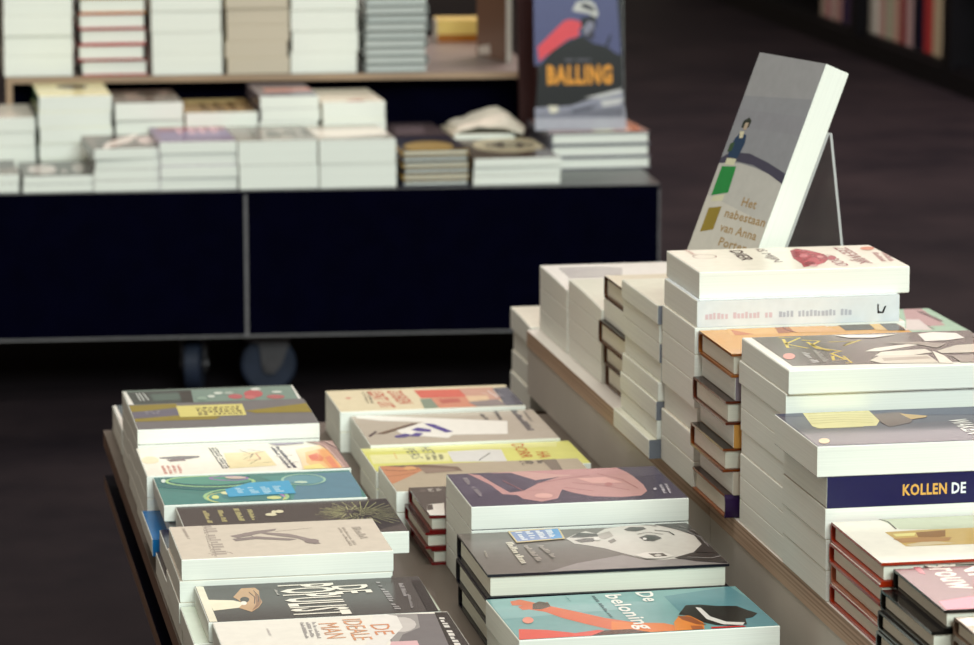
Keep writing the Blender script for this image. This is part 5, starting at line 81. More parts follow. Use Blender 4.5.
 'B1':[[1,[130,120,105],[[-58.1,47.4],[-58.3,44.3],[-61.5,43.9],[-61.4,47]]],[1,[130,120,105],[[-59.5,42.6],[-59.6,39.9],[-61.8,39.7],[-61.6,42.4]]],[1,[130,120,105],[[-58.6,38.5],[-58.7,35.7],[-62,35.3],[-61.8,38.2]]],[1,[130,120,105],[[-60.2,30.4],[-60.3,26.9],[-62.5,26.7],[-62.3,30.2]]],[1,[130,120,105],[[-60.4,25.4],[-60.6,22.6],[-62.7,22.3],[-62.5,25.1]]],[1,[130,120,105],[[-59.5,21.2],[-59.7,17.6],[-63,17.3],[-62.8,20.8]]],[1,[130,120,105],[[-59.8,16.1],[-60,12.2],[-63.3,11.9],[-63.1,15.7]]],[1,[130,120,105],[[-60.1,10.7],[-60.3,7.7],[-63.5,7.3],[-63.3,10.3]]],[1,[130,120,105],[[-60.4,6.2],[-60.6,2.4],[-63.8,2.1],[-63.6,5.8]]],[1,[130,120,105],[[-60.7,0.9],[-60.8,-2.6],[-64.1,-3],[-63.9,0.5]]],[1,[130,120,105],[[-62.1,-4.3],[-62.2,-7.8],[-64.3,-8],[-64.2,-4.5]]],[1,[130,120,105],[[-61.2,-9.2],[-61.4,-13.1],[-64.6,-13.5],[-64.4,-9.5]]],[1,[130,120,105],[[-61.5,-14.7],[-61.7,-18.9],[-65,-19.2],[-64.7,-15]]],[1,[130,120,105],[[-64.3,46.7],[-64.5,42.6],[-66.6,42.4],[-66.4,46.4]]],[1,[130,120,105],[[-64.6,41.1],[-64.8,37.3],[-66.9,37.1],[-66.7,40.8]]],[1,[130,120,105],[[-63.9,32.3],[-64.1,28.3],[-67.4,28],[-67.1,31.9]]],[1,[130,120,105],[[-64.4,23.2],[-64.5,20.3],[-67.8,20],[-67.6,22.8]]],[1,[130,120,105],[[-64.8,15.2],[-65,11.7],[-68.2,11.4],[-68.1,14.8]]],[1,[130,120,105],[[-65.1,10.2],[-65.3,6.6],[-68.5,6.2],[-68.3,9.9]]],[1,[130,120,105],[[-65.4,5],[-65.6,1.4],[-68.8,1.1],[-68.6,4.7]]],[1,[130,120,105],[[-66.8,-0.2],[-67,-4],[-69.1,-4.2],[-68.9,-0.5]]],[1,[130,120,105],[[-65.9,-5.4],[-66.1,-8.3],[-69.3,-8.7],[-69.1,-5.8]]],[1,[130,120,105],[[-66.4,-13.5],[-66.6,-17.6],[-69.8,-17.9],[-69.6,-13.8]]],[2,[205,100,84],"LENT UIT",[-50.7,49.2,-48.8,-47.4],17,1],[3,[205,100,84],"ZOEKEN",[-28.2,48,-25.3,-28.8],17,1],[4,[226,170,150],[[-83.4,13.8],[-84.1,11.4],[-85.3,9.6],[-86.8,8.7],[-88.3,9],[-89.5,10.4],[-90.1,12.5],[-90.1,15.1],[-89.4,17.5],[-88.2,19.3],[-86.7,20.1],[-85.2,19.9],[-84,18.5],[-83.4,16.4]]],[5,[224,112,98],[[-5,46.8],[56,44.5],[50.6,-2.1],[-4.1,-0.8]]],[6,[140,156,138],[[-10,-61],[-6.4,-6.2],[6.9,-4.3],[7.8,-57.9],[-2.8,-61]]],[7,[222,152,126],[[6.9,-4.3],[47.8,-1.6],[51.1,-61],[13.8,-61],[7.4,-60.7]]],[8,[214,168,150],[[47.8,47.5],[88.9,47.5],[86.7,-26.3],[49.9,-22.4]]],[9,[236,206,170],[[48.3,1.3],[74.2,-0.5],[70.7,-35],[47.4,-36.5]]],[10,[100,104,118],[[87.8,41.7],[106,45.5],[106,-61],[83.6,-61],[86.1,-14.5]]],[11,[150,140,140],[[51.2,-61],[45.1,-33.2],[81.7,-22.5],[85.5,-61]]],[12,[72,76,92],[[95.9,-61],[100.5,0.5],[106,0.4],[106,-61]]],[13,[236,226,218],[[70.3,15.6],[89.9,-5.9],[91,-7.1],[69.2,14.5]]],[13,[236,226,218],[[89.9,-5.9],[86,29.3],[85.3,30.8],[91,-7.1]]],[13,[236,226,218],[[86,29.3],[86.5,-8.6],[84.9,-8.6],[85.3,30.8]]],[14,[240,232,226],[[80.3,28.3],[84.1,-13.9],[82.5,-14.1],[78.7,28.1]]],[15,[200,110,100],[[14.1,-12.9],[37.4,-11.4],[38.1,-31.9],[14.4,-36.2]]]],
 'B2':[[1,[246,244,236],[[-99.7,76.5],[-84.3,76.5],[64.5,18.9],[52.5,-46.7],[-7.9,-40.9],[-15.9,-55.3],[-46.4,-40.4],[-63.2,-25.4],[-67.6,-0.4],[-39.5,18.8],[-29.1,30.6],[-74.6,44.5],[-99.5,65.7]]],[2,[96,70,64],[[-91.8,-22.8],[-44,25.1],[-36.7,25.1],[-39.5,18.8],[-82.4,-24.5]]],[3,[80,64,70],[[-101.2,-30.3],[-89.4,-7.2],[-88.3,-12.7],[-99.4,-37.3]]],[4,[110,86,70],[[-85.2,-16],[-54.3,13.4],[-53.8,7.8],[-83.7,-24.3]]],[5,[78,68,140],[[-73.3,-36.8],[-59.2,-26.1],[-52.8,-32.6],[-60.8,-44.4],[-71.8,-45]]],[6,[84,72,150],[[-49.6,-9.2],[-40.7,2.7],[-27.6,-10.5],[-29.8,-23.5],[-42.8,-18.5]]],[7,[84,72,150],[[-30.4,22.6],[-20,18],[-5.1,-25.4],[-14.1,-29.1],[-25.4,2.6]]],[8,[90,80,150],[[-57.3,-39.8],[-46.3,-23.2],[-39.1,-29.8],[-47,-44.3]]],[9,[82,80,92],[[85.9,76.5],[85.8,71.9],[78.9,71.2],[79,76.5]]],[9,[82,80,92],[[85.8,69.2],[85.8,64.4],[78.8,63.6],[78.9,68.5]]],[9,[82,80,92],[[83.3,61.4],[83.3,53.6],[78.7,53],[78.8,60.9]]],[9,[82,80,92],[[85.8,51.3],[85.7,46.5],[78.6,45.5],[78.6,50.3]]],[9,[82,80,92],[[85.7,43.8],[85.7,36.2],[78.4,35.1],[78.5,42.8]]],[9,[82,80,92],[[83.1,33.1],[83.1,25.7],[78.3,24.9],[78.4,32.4]]],[9,[82,80,92],[[83.1,23],[83,15.6],[78.2,14.7],[78.3,22.1]]],[9,[82,80,92],[[85.6,13.4],[85.6,7.1],[78,5.6],[78.1,12]]],[9,[82,80,92],[[85.6,4.4],[85.6,-0.3],[77.9,-1.9],[78,2.9]]],[9,[82,80,92],[[85.5,-3],[85.5,-8.5],[77.8,-10.2],[77.9,-4.6]]],[9,[82,80,92],[[85.5,-11.2],[85.5,-16.7],[77.7,-18.5],[77.8,-12.9]]],[9,[82,80,92],[[82.7,-20],[82.7,-25.2],[77.6,-26.4],[77.7,-21.2]]],[9,[82,80,92],[[85.4,-27.2],[85.4,-32.3],[77.5,-34.2],[77.5,-29.1]]],[10,[110,104,104],[[63.3,74.6],[63.2,71.7],[58.9,70.7],[59,73.6]]],[10,[110,104,104],[[63.1,70.6],[63,67.9],[58.7,66.8],[58.8,69.5]]],[10,[110,104,104],[[63,66.7],[62.8,64.2],[58.5,63.1],[58.6,65.7]]],[10,[110,104,104],[[62.8,63],[62.7,60],[58.3,58.9],[58.4,62]]],[10,[110,104,104],[[62.6,58.8],[62.5,56.3],[58.1,55.3],[58.2,57.8]]],[10,[110,104,104],[[62.5,55.1],[62.3,51.7],[57.9,50.7],[58.1,54.1]]],[10,[110,104,104],[[60.7,50.2],[60.6,47.5],[57.7,46.8],[57.8,49.5]]],[10,[110,104,104],[[62.1,46.7],[62,44.1],[57.5,43.1],[57.6,45.7]]],[10,[110,104,104],[[60.4,42.6],[60.3,40.3],[57.4,39.6],[57.5,42]]],[10,[110,104,104],[[61.8,39.5],[61.7,36.7],[57.2,35.7],[57.3,38.5]]],[10,[110,104,104],[[60,35.2],[59.9,32.6],[57,31.9],[57.1,34.6]]],[10,[110,104,104],[[61.5,31.8],[61.4,29.6],[56.8,28.6],[56.9,30.8]]],[10,[110,104,104],[[59.7,28.1],[59.6,25.8],[56.7,25.2],[56.8,27.5]]],[11,[110,104,104],[[43.4,61.7],[43.5,59],[40.2,59.5],[40.2,62.3]]],[11,[110,104,104],[[45.2,57.5],[45.3,54.3],[40.3,54.8],[40.2,58.2]]],[11,[110,104,104],[[45.3,53],[45.4,50.6],[40.4,50.9],[40.3,53.4]]],[11,[110,104,104],[[43.6,49.4],[43.7,46.5],[40.5,46.5],[40.4,49.5]]],[11,[110,104,104],[[45.5,45.2],[45.5,42.5],[40.6,42.3],[40.5,45.2]]],[11,[110,104,104],[[45.6,38.2],[45.7,35.2],[40.7,34.6],[40.6,37.7]]],[11,[110,104,104],[[45.7,33.8],[45.7,30.2],[40.8,29.3],[40.7,33.2]]],[12,[130,122,116],[[94.6,66.4],[94.5,63.1],[91.6,63.7],[91.7,66.9]]],[12,[130,122,116],[[94.5,61.8],[94.3,58.2],[91.5,58.8],[91.6,62.3]]],[12,[130,122,116],[[94.2,53.8],[94.1,50.3],[91.2,50.8],[91.3,54.3]]],[12,[130,122,116],[[93.1,49.1],[93,46.8],[91.1,47.2],[91.2,49.5]]],[12,[130,122,116],[[92.9,45.5],[92.8,42.4],[91,42.8],[91.1,45.8]]],[12,[130,122,116],[[93.8,40.9],[93.7,37.6],[90.8,38.1],[90.9,41.4]]],[12,[130,122,116],[[92.7,36.4],[92.5,32.8],[90.7,33.1],[90.8,36.8]]],[12,[130,122,116],[[93.5,31.2],[93.4,27.2],[90.5,27.7],[90.6,31.8]]],[12,[130,122,116],[[93.3,25.9],[93.2,22.4],[90.4,22.9],[90.5,26.4]]],[12,[130,122,116],[[92.1,18.1],[92,15.7],[90.2,16.1],[90.2,18.5]]],[12,[130,122,116],[[93,14.2],[92.9,11.6],[90,12.1],[90.1,14.7]]]],
 'B3':[[1,[232,232,150],[[-114.7,56.5],[101.9,56.5],[96.4,29.5],[-114,40.1]]],[2,[238,236,175],[[-111.1,23.1],[-25.4,19.9],[-30.1,-23.1],[-113.6,-20.1]]],[3,[226,226,222],[[-25.4,26.3],[14.3,29.2],[34,25.6],[29.5,-34.1],[-28,-26]]],[4,[72,72,66],[[-0.1,-23.4],[18.3,10.8],[19.6,10.1],[1.2,-24.1]]],[5,[126,128,120],"HET",[-45.6,53.1,-45.2,14.7],12,0],[6,[126,128,120],"PERS",[-63.9,48.8,-61.9,-4.8],12,0],[7,[150,150,120],[[-33.2,12.3],[-33.4,9.7],[-38,9.8],[-37.8,12.4]]],[7,[150,150,120],[[-33.5,8.5],[-33.6,6.4],[-38.3,6.4],[-38.1,8.6]]],[7,[150,150,120],[[-33.7,5.2],[-34,1.9],[-38.6,1.9],[-38.4,5.2]]],[7,[150,150,120],[[-34.1,0.7],[-34.3,-1.8],[-38.9,-1.7],[-38.7,0.7]]],[7,[150,150,120],[[-34.3,-3],[-34.5,-5.2],[-39.2,-5.2],[-39,-2.9]]],[7,[150,150,120],[[-34.6,-6.4],[-34.8,-8.9],[-39.4,-8.9],[-39.2,-6.4]]],[7,[150,150,120],[[-36.5,-10.1],[-36.8,-13.3],[-39.8,-13.3],[-39.5,-10.1]]],[7,[150,150,120],[[-42,12.4],[-42.1,10.2],[-45.2,10.3],[-45,12.4]]],[7,[150,150,120],[[-40.6,9],[-40.8,5.9],[-45.5,6],[-45.3,9.1]]],[7,[150,150,120],[[-40.9,4.7],[-41.2,1.7],[-45.8,1.7],[-45.6,4.8]]],[7,[150,150,120],[[-41.2,0.5],[-41.4,-1.5],[-46,-1.5],[-45.9,0.5]]],[7,[150,150,120],[[-41.5,-2.7],[-41.7,-5.2],[-46.3,-5.1],[-46.1,-2.7]]],[7,[150,150,120],[[-43.4,-6.3],[-43.6,-9.9],[-46.7,-9.8],[-46.4,-6.3]]],[7,[150,150,120],[[-42.1,-11.1],[-42.3,-13.4],[-46.9,-13.3],[-46.7,-11]]],[7,[150,150,120],[[-47.5,12.4],[-47.7,10.2],[-52.4,10.3],[-52.2,12.5]]],[7,[150,150,120],[[-49.4,9],[-49.6,6.3],[-52.6,6.3],[-52.4,9.1]]],[7,[150,150,120],[[-48.3,2.3],[-48.4,-0],[-53.1,0],[-52.9,2.4]]],[7,[150,150,120],[[-48.5,-1.2],[-48.8,-4.5],[-53.4,-4.4],[-53.2,-1.1]]],[7,[150,150,120],[[-48.8,-5.7],[-49.1,-8.6],[-53.7,-8.6],[-53.5,-5.6]]],[7,[150,150,120],[[-50.8,-9.8],[-51,-13],[-54,-13],[-53.8,-9.8]]],[8,[230,180,110],[[-82.6,30.6],[-84.2,-0.6],[-85.2,-0.6],[-83.6,30.6]]],[9,[200,86,40],"DORR",[56.5,49.8,54.8,-21.3],14,0],[10,[206,80,40],"HA",[75,5.2,73.9,-24.8],14,0]],
 'B4':[[1,[204,140,104],[[-106.5,53.7],[-105.7,59.4],[-64.9,59.2],[-63.9,33.6],[-104.3,-24],[-106.5,-23.6]]],[2,[124,104,92],[[-102.8,60],[-58.3,60],[-25.6,42.2],[-24.2,20.2],[-57.1,43.2],[-84.7,50.7]]],[3,[222,168,116],[[-69.9,43.1],[-71.3,39.2],[-73.6,36.2],[-76.6,34.9],[-79.5,35.5],[-81.9,37.8],[-83.2,41.4],[-83.2,45.6],[-81.9,49.5],[-79.5,52.4],[-76.6,53.8],[-73.6,53.2],[-71.2,50.9],[-69.9,47.3]]],[4,[110,88,78],[[-104.2,41.7],[-87.7,32.7],[-87.8,31.2],[-104.9,40.4]]],[4,[110,88,78],[[-87.7,32.7],[-68.6,38.7],[-68.2,37.3],[-87.8,31.2]]],[5,[150,104,80],[[-106.5,10.2],[-90.9,14.1],[-90.4,12.7],[-106.5,8.6]]],[5,[150,104,80],[[-90.9,14.1],[-74,22.8],[-73.3,21.5],[-90.4,12.7]]],[6,[150,130,116],[[-67.1,46.2],[-32.4,33.8],[-29.3,21.2],[-64.3,15.7]]],[7,[120,110,100],"E.C.",[48.9,57.8,48.6,35.8],12,0],[8,[110,102,96],[[69.4,56.1],[68.8,50.3],[60.9,50.2],[61.5,56]]],[8,[110,102,96],[[65.8,48.2],[65.3,43],[60.2,42.9],[60.7,48.2]]],[8,[110,102,96],[[57.2,55.9],[56.7,50.6],[48.8,50.4],[49.3,55.8]]],[8,[110,102,96],[[56.5,48.6],[56.1,44.1],[48.3,43.9],[48.7,48.4]]],[9,[130,118,106],[[67.6,60],[83.3,60],[79.8,7.1],[68.3,9.2]]]],
 'B5':[[1,[236,234,225],[[-106.5,-45.3],[-102.2,-16.4],[-84.1,-12.4],[-92.2,-64.5],[-94.6,-64.5],[-106.5,-62.3]]],[2,[85,78,75],[[-102.2,-16.4],[-96.6,-17.4],[-99.3,-38.6],[-105.5,-41.1]]],[3,[175,168,160],[[-77.8,52.8],[-78,50.3],[-81.6,50.1],[-81.4,52.6]]],[3,[175,168,160],[[-76.2,48.9],[-76.5,45.7],[-81.9,45.4],[-81.7,48.7]]],[3,[175,168,160],[[-78.5,44.2],[-78.8,40.7],[-82.3,40.4],[-82.1,43.9]]],[3,[175,168,160],[[-84.4,52.5],[-84.6,48.8],[-90.1,48.5],[-89.9,52.3]]],[3,[175,168,160],[[-86.6,47.2],[-86.9,43.8],[-90.4,43.5],[-90.2,47]]],[3,[175,168,160],[[-85.1,42.4],[-85.2,39.8],[-90.6,39.4],[-90.5,42]]],[4,[110,100,96],[[-98.8,49.8],[-93.6,50.4],[-93.2,37.5],[-99.3,36.3]]]],
 'B6':[[1,[86,80,100],[[-104,35.3],[-104,69.5],[97.8,69.5],[103.8,30.8],[9.2,11.4],[-101.9,-21.9]]],[2,[196,150,148],[[-83.6,69.1],[-73,59.7],[-65.7,18],[-58.3,-19.3],[-44.6,-14.7],[-22.1,17.2],[-2.1,35.5],[33.2,66.3],[65.9,64],[73.3,32.7],[75,-8],[72.5,-36.3],[62.7,-54],[42.7,-57.4],[16.5,-49],[0.5,-30.1],[-6.3,-14.6],[-18.3,-51.4],[-36,-62],[-50.9,-47.1],[-53.7,-30.8],[-66.5,-24.9],[-70.3,15.2]]],[3,[80,72,92],[[-56,56.5],[-47.9,47.6],[-32.1,11.8],[-40.6,-4.7],[-50.2,7.9]]],[4,[208,166,160],[[-50.7,69.5],[-63.5,67.2],[-41.3,65],[-23.9,28.5],[0.6,38.7],[15.9,43.3],[-0.2,64.9],[-14.4,69.5]]],[5,[198,150,150],[[-30,69.5],[65.8,69.5],[72.9,40.2],[27.8,41.1],[0.9,49.8]]],[6,[150,100,106],[[-27,14.9],[0.2,28.2],[0.6,27.1],[-26.4,13.9]]],[6,[150,100,106],[[0.2,28.2],[31.5,40.9],[32,39.8],[0.6,27.1]]],[7,[162,110,112],[[9.6,12],[38,-7.8],[37,-8.8],[8.8,10.8]]],[7,[162,110,112],[[38,-7.8],[57.5,-29.4],[56.5,-30.3],[37,-8.8]]],[8,[150,102,108],[[-2.6,-7.7],[21.6,-26.5],[21,-27.3],[-3.2,-8.5]]],[9,[170,118,118],[[41.7,46.4],[60,17],[58.8,16.6],[40.7,45.7]]],[9,[170,118,118],[[60,17],[66.9,-24.3],[65.7,-24.5],[58.8,16.6]]],[10,[222,172,166],[[16.9,28.3],[46,30.3],[58.2,2.4],[28.1,4.3]]],[11,[224,176,168],[[-20.8,-40.4],[-22.6,-44.6],[-25.6,-47.7],[-29.4,-49],[-33.2,-48.3],[-36.2,-45.8],[-37.8,-41.8],[-37.8,-37.2],[-36.1,-33],[-33,-29.8],[-29.2,-28.5],[-25.4,-29.2],[-22.4,-31.8],[-20.8,-35.8]]],[12,[176,124,124],[[-55.2,32.6],[-44.1,-14.4],[-45,-15],[-56.2,32.4]]],[12,[176,124,124],[[-44.1,-14.4],[-24.5,-14.4],[-24.5,-15.4],[-45,-15]]],[13,[190,132,132],[[46.1,-2.7],[45,-5.6],[43.4,-7.8],[41.5,-8.9],[39.8,-8.6],[38.5,-6.9],[38,-4.3],[38.2,-1.2],[39.3,1.7],[40.9,4],[42.8,5],[44.5,4.7],[45.8,3.1],[46.4,0.4]]],[14,[160,152,158],[[-87.6,50.7],[-87.6,47],[-92.6,45.6],[-92.6,49.2]]],[14,[160,152,158],[[-87.6,45.7],[-87.7,42.9],[-92.5,41.4],[-92.6,44.2]]],[14,[160,152,158],[[-87.7,41.5],[-87.7,38.5],[-92.5,37],[-92.5,40.1]]],[14,[160,152,158],[[-87.7,37.1],[-87.7,34.2],[-92.4,32.7],[-92.5,35.6]]],[14,[160,152,158],[[-87.7,32.9],[-87.8,30.3],[-92.4,28.8],[-92.4,31.4]]],[14,[160,152,158],[[-89.4,28.4],[-89.4,25.5],[-92.4,24.5],[-92.4,27.4]]],[14,[160,152,158],[[-89.4,24.2],[-89.4,21.2],[-92.3,20.2],[-92.3,23.2]]],[15,[160,152,158],[[-88.2,9.9],[-88.1,7.6],[-91,6.7],[-91.1,8.9]]],[15,[160,152,158],[[-86.5,7],[-86.4,4.6],[-90.9,3.1],[-91,5.5]]],[15,[160,152,158],[[-86.2,0.6],[-86.1,-1.9],[-90.7,-3.4],[-90.8,-0.9]]],[15,[160,152,158],[[-86.1,-3.1],[-86,-6],[-90.6,-7.4],[-90.7,-4.6]]],[15,[160,152,158],[[-87.6,-7.7],[-87.5,-9.7],[-90.5,-10.7],[-90.6,-8.6]]],[15,[160,152,158],[[-85.8,-10.4],[-85.7,-12.8],[-90.5,-14.3],[-90.5,-11.9]]],[15,[160,152,158],[[-87.3,-14.5],[-87.3,-16.6],[-90.4,-17.6],[-90.4,-15.5]]],[15,[160,152,158],[[-85.6,-17.3],[-85.5,-20.2],[-90.3,-21.6],[-90.3,-18.8]]],[15,[160,152,158],[[-87.1,-21.9],[-87,-25.2],[-90.1,-26.1],[-90.2,-22.8]]],[15,[160,152,158],[[-86.9,-26.4],[-86.8,-29.5],[-90,-30.4],[-90.1,-27.3]]],[16,[210,205,210],[[92.6,-13.3],[92.3,-15.3],[89,-15.8],[89.3,-13.9]]],[16,[210,205,210],[[91.1,-16.4],[90.9,-18],[88.8,-18.3],[88.9,-16.7]]],[16,[210,205,210],[[92,-18.7],[91.8,-20.2],[88.5,-20.7],[88.7,-19.2]]],[16,[210,205,210],[[90.5,-21.3],[90.4,-22.8],[88.2,-23.2],[88.4,-21.6]]],[16,[210,205,210],[[91.4,-23.5],[91.3,-25],[88,-25.6],[88.1,-24]]],[16,[210,205,210],[[91.2,-25.9],[90.9,-27.8],[87.6,-28.4],[87.9,-26.5]]],[16,[210,205,210],[[90.6,-30.8],[90.4,-32.8],[87.1,-33.3],[87.3,-31.3]]],[16,[210,205,210],[[90.3,-33.6],[90,-36],[86.7,-36.5],[87,-34.2]]],[16,[210,205,210],[[89.9,-36.9],[89.7,-39.2],[86.4,-39.8],[86.6,-37.4]]],[16,[210,205,210],[[88.4,-40.3],[88.1,-42.7],[86,-43.1],[86.3,-40.7]]],[16,[210,205,210],[[88,-43.6],[87.9,-45.1],[85.7,-45.5],[85.9,-44]]],[16,[210,205,210],[[88.9,-45.8],[88.7,-47.5],[85.5,-48.1],[85.6,-46.4]]],[16,[210,205,210],[[88.6,-48.4],[88.4,-50.2],[85.2,-50.7],[85.4,-49]]],[17,[210,205,210],[[97.8,-12.2],[97.6,-14.6],[95,-14.2],[95.3,-11.7]]],[17,[210,205,210],[[97.5,-15.5],[97.2,-18.1],[94.6,-17.6],[94.9,-15]]],[17,[210,205,210],[[96.8,-21],[96.6,-23.4],[94,-23],[94.3,-20.6]]],[17,[210,205,210],[[95.6,-24.1],[95.3,-26.4],[93.7,-26.1],[93.9,-23.8]]],[17,[210,205,210],[[95.2,-27.3],[95,-29.8],[93.3,-29.5],[93.6,-27]]],[17,[210,205,210],[[95.7,-30.8],[95.5,-32.6],[93,-32.1],[93.2,-30.3]]],[17,[210,205,210],[[95.4,-33.5],[95.2,-35.7],[92.7,-35.3],[92.9,-33]]],[17,[210,205,210],[[95.1,-36.6],[94.8,-39.1],[92.3,-38.6],[92.6,-36.2]]],[17,[210,205,210],[[93.8,-39.8],[93.5,-42.3],[91.9,-42],[92.2,-39.5]]],[17,[210,205,210],[[93.4,-43.2],[93.2,-45.4],[91.5,-45.1],[91.8,-42.9]]],[17,[210,205,210],[[94,-46.4],[93.8,-48.1],[91.3,-47.7],[91.4,-46]]],[17,[210,205,210],[[92.8,-48.9],[92.6,-50.7],[90.9,-50.4],[91.2,-48.6]]],[18,[210,205,210],[[83,-31.1],[82.4,-32.9],[81.6,-34.3],[80.8,-35.1],[80.1,-34.9],[79.7,-34],[79.6,-32.4],[79.9,-30.5],[80.5,-28.7],[81.3,-27.3],[82.1,-26.6],[82.8,-26.7],[83.2,-27.6],[83.3,-29.2]]]],
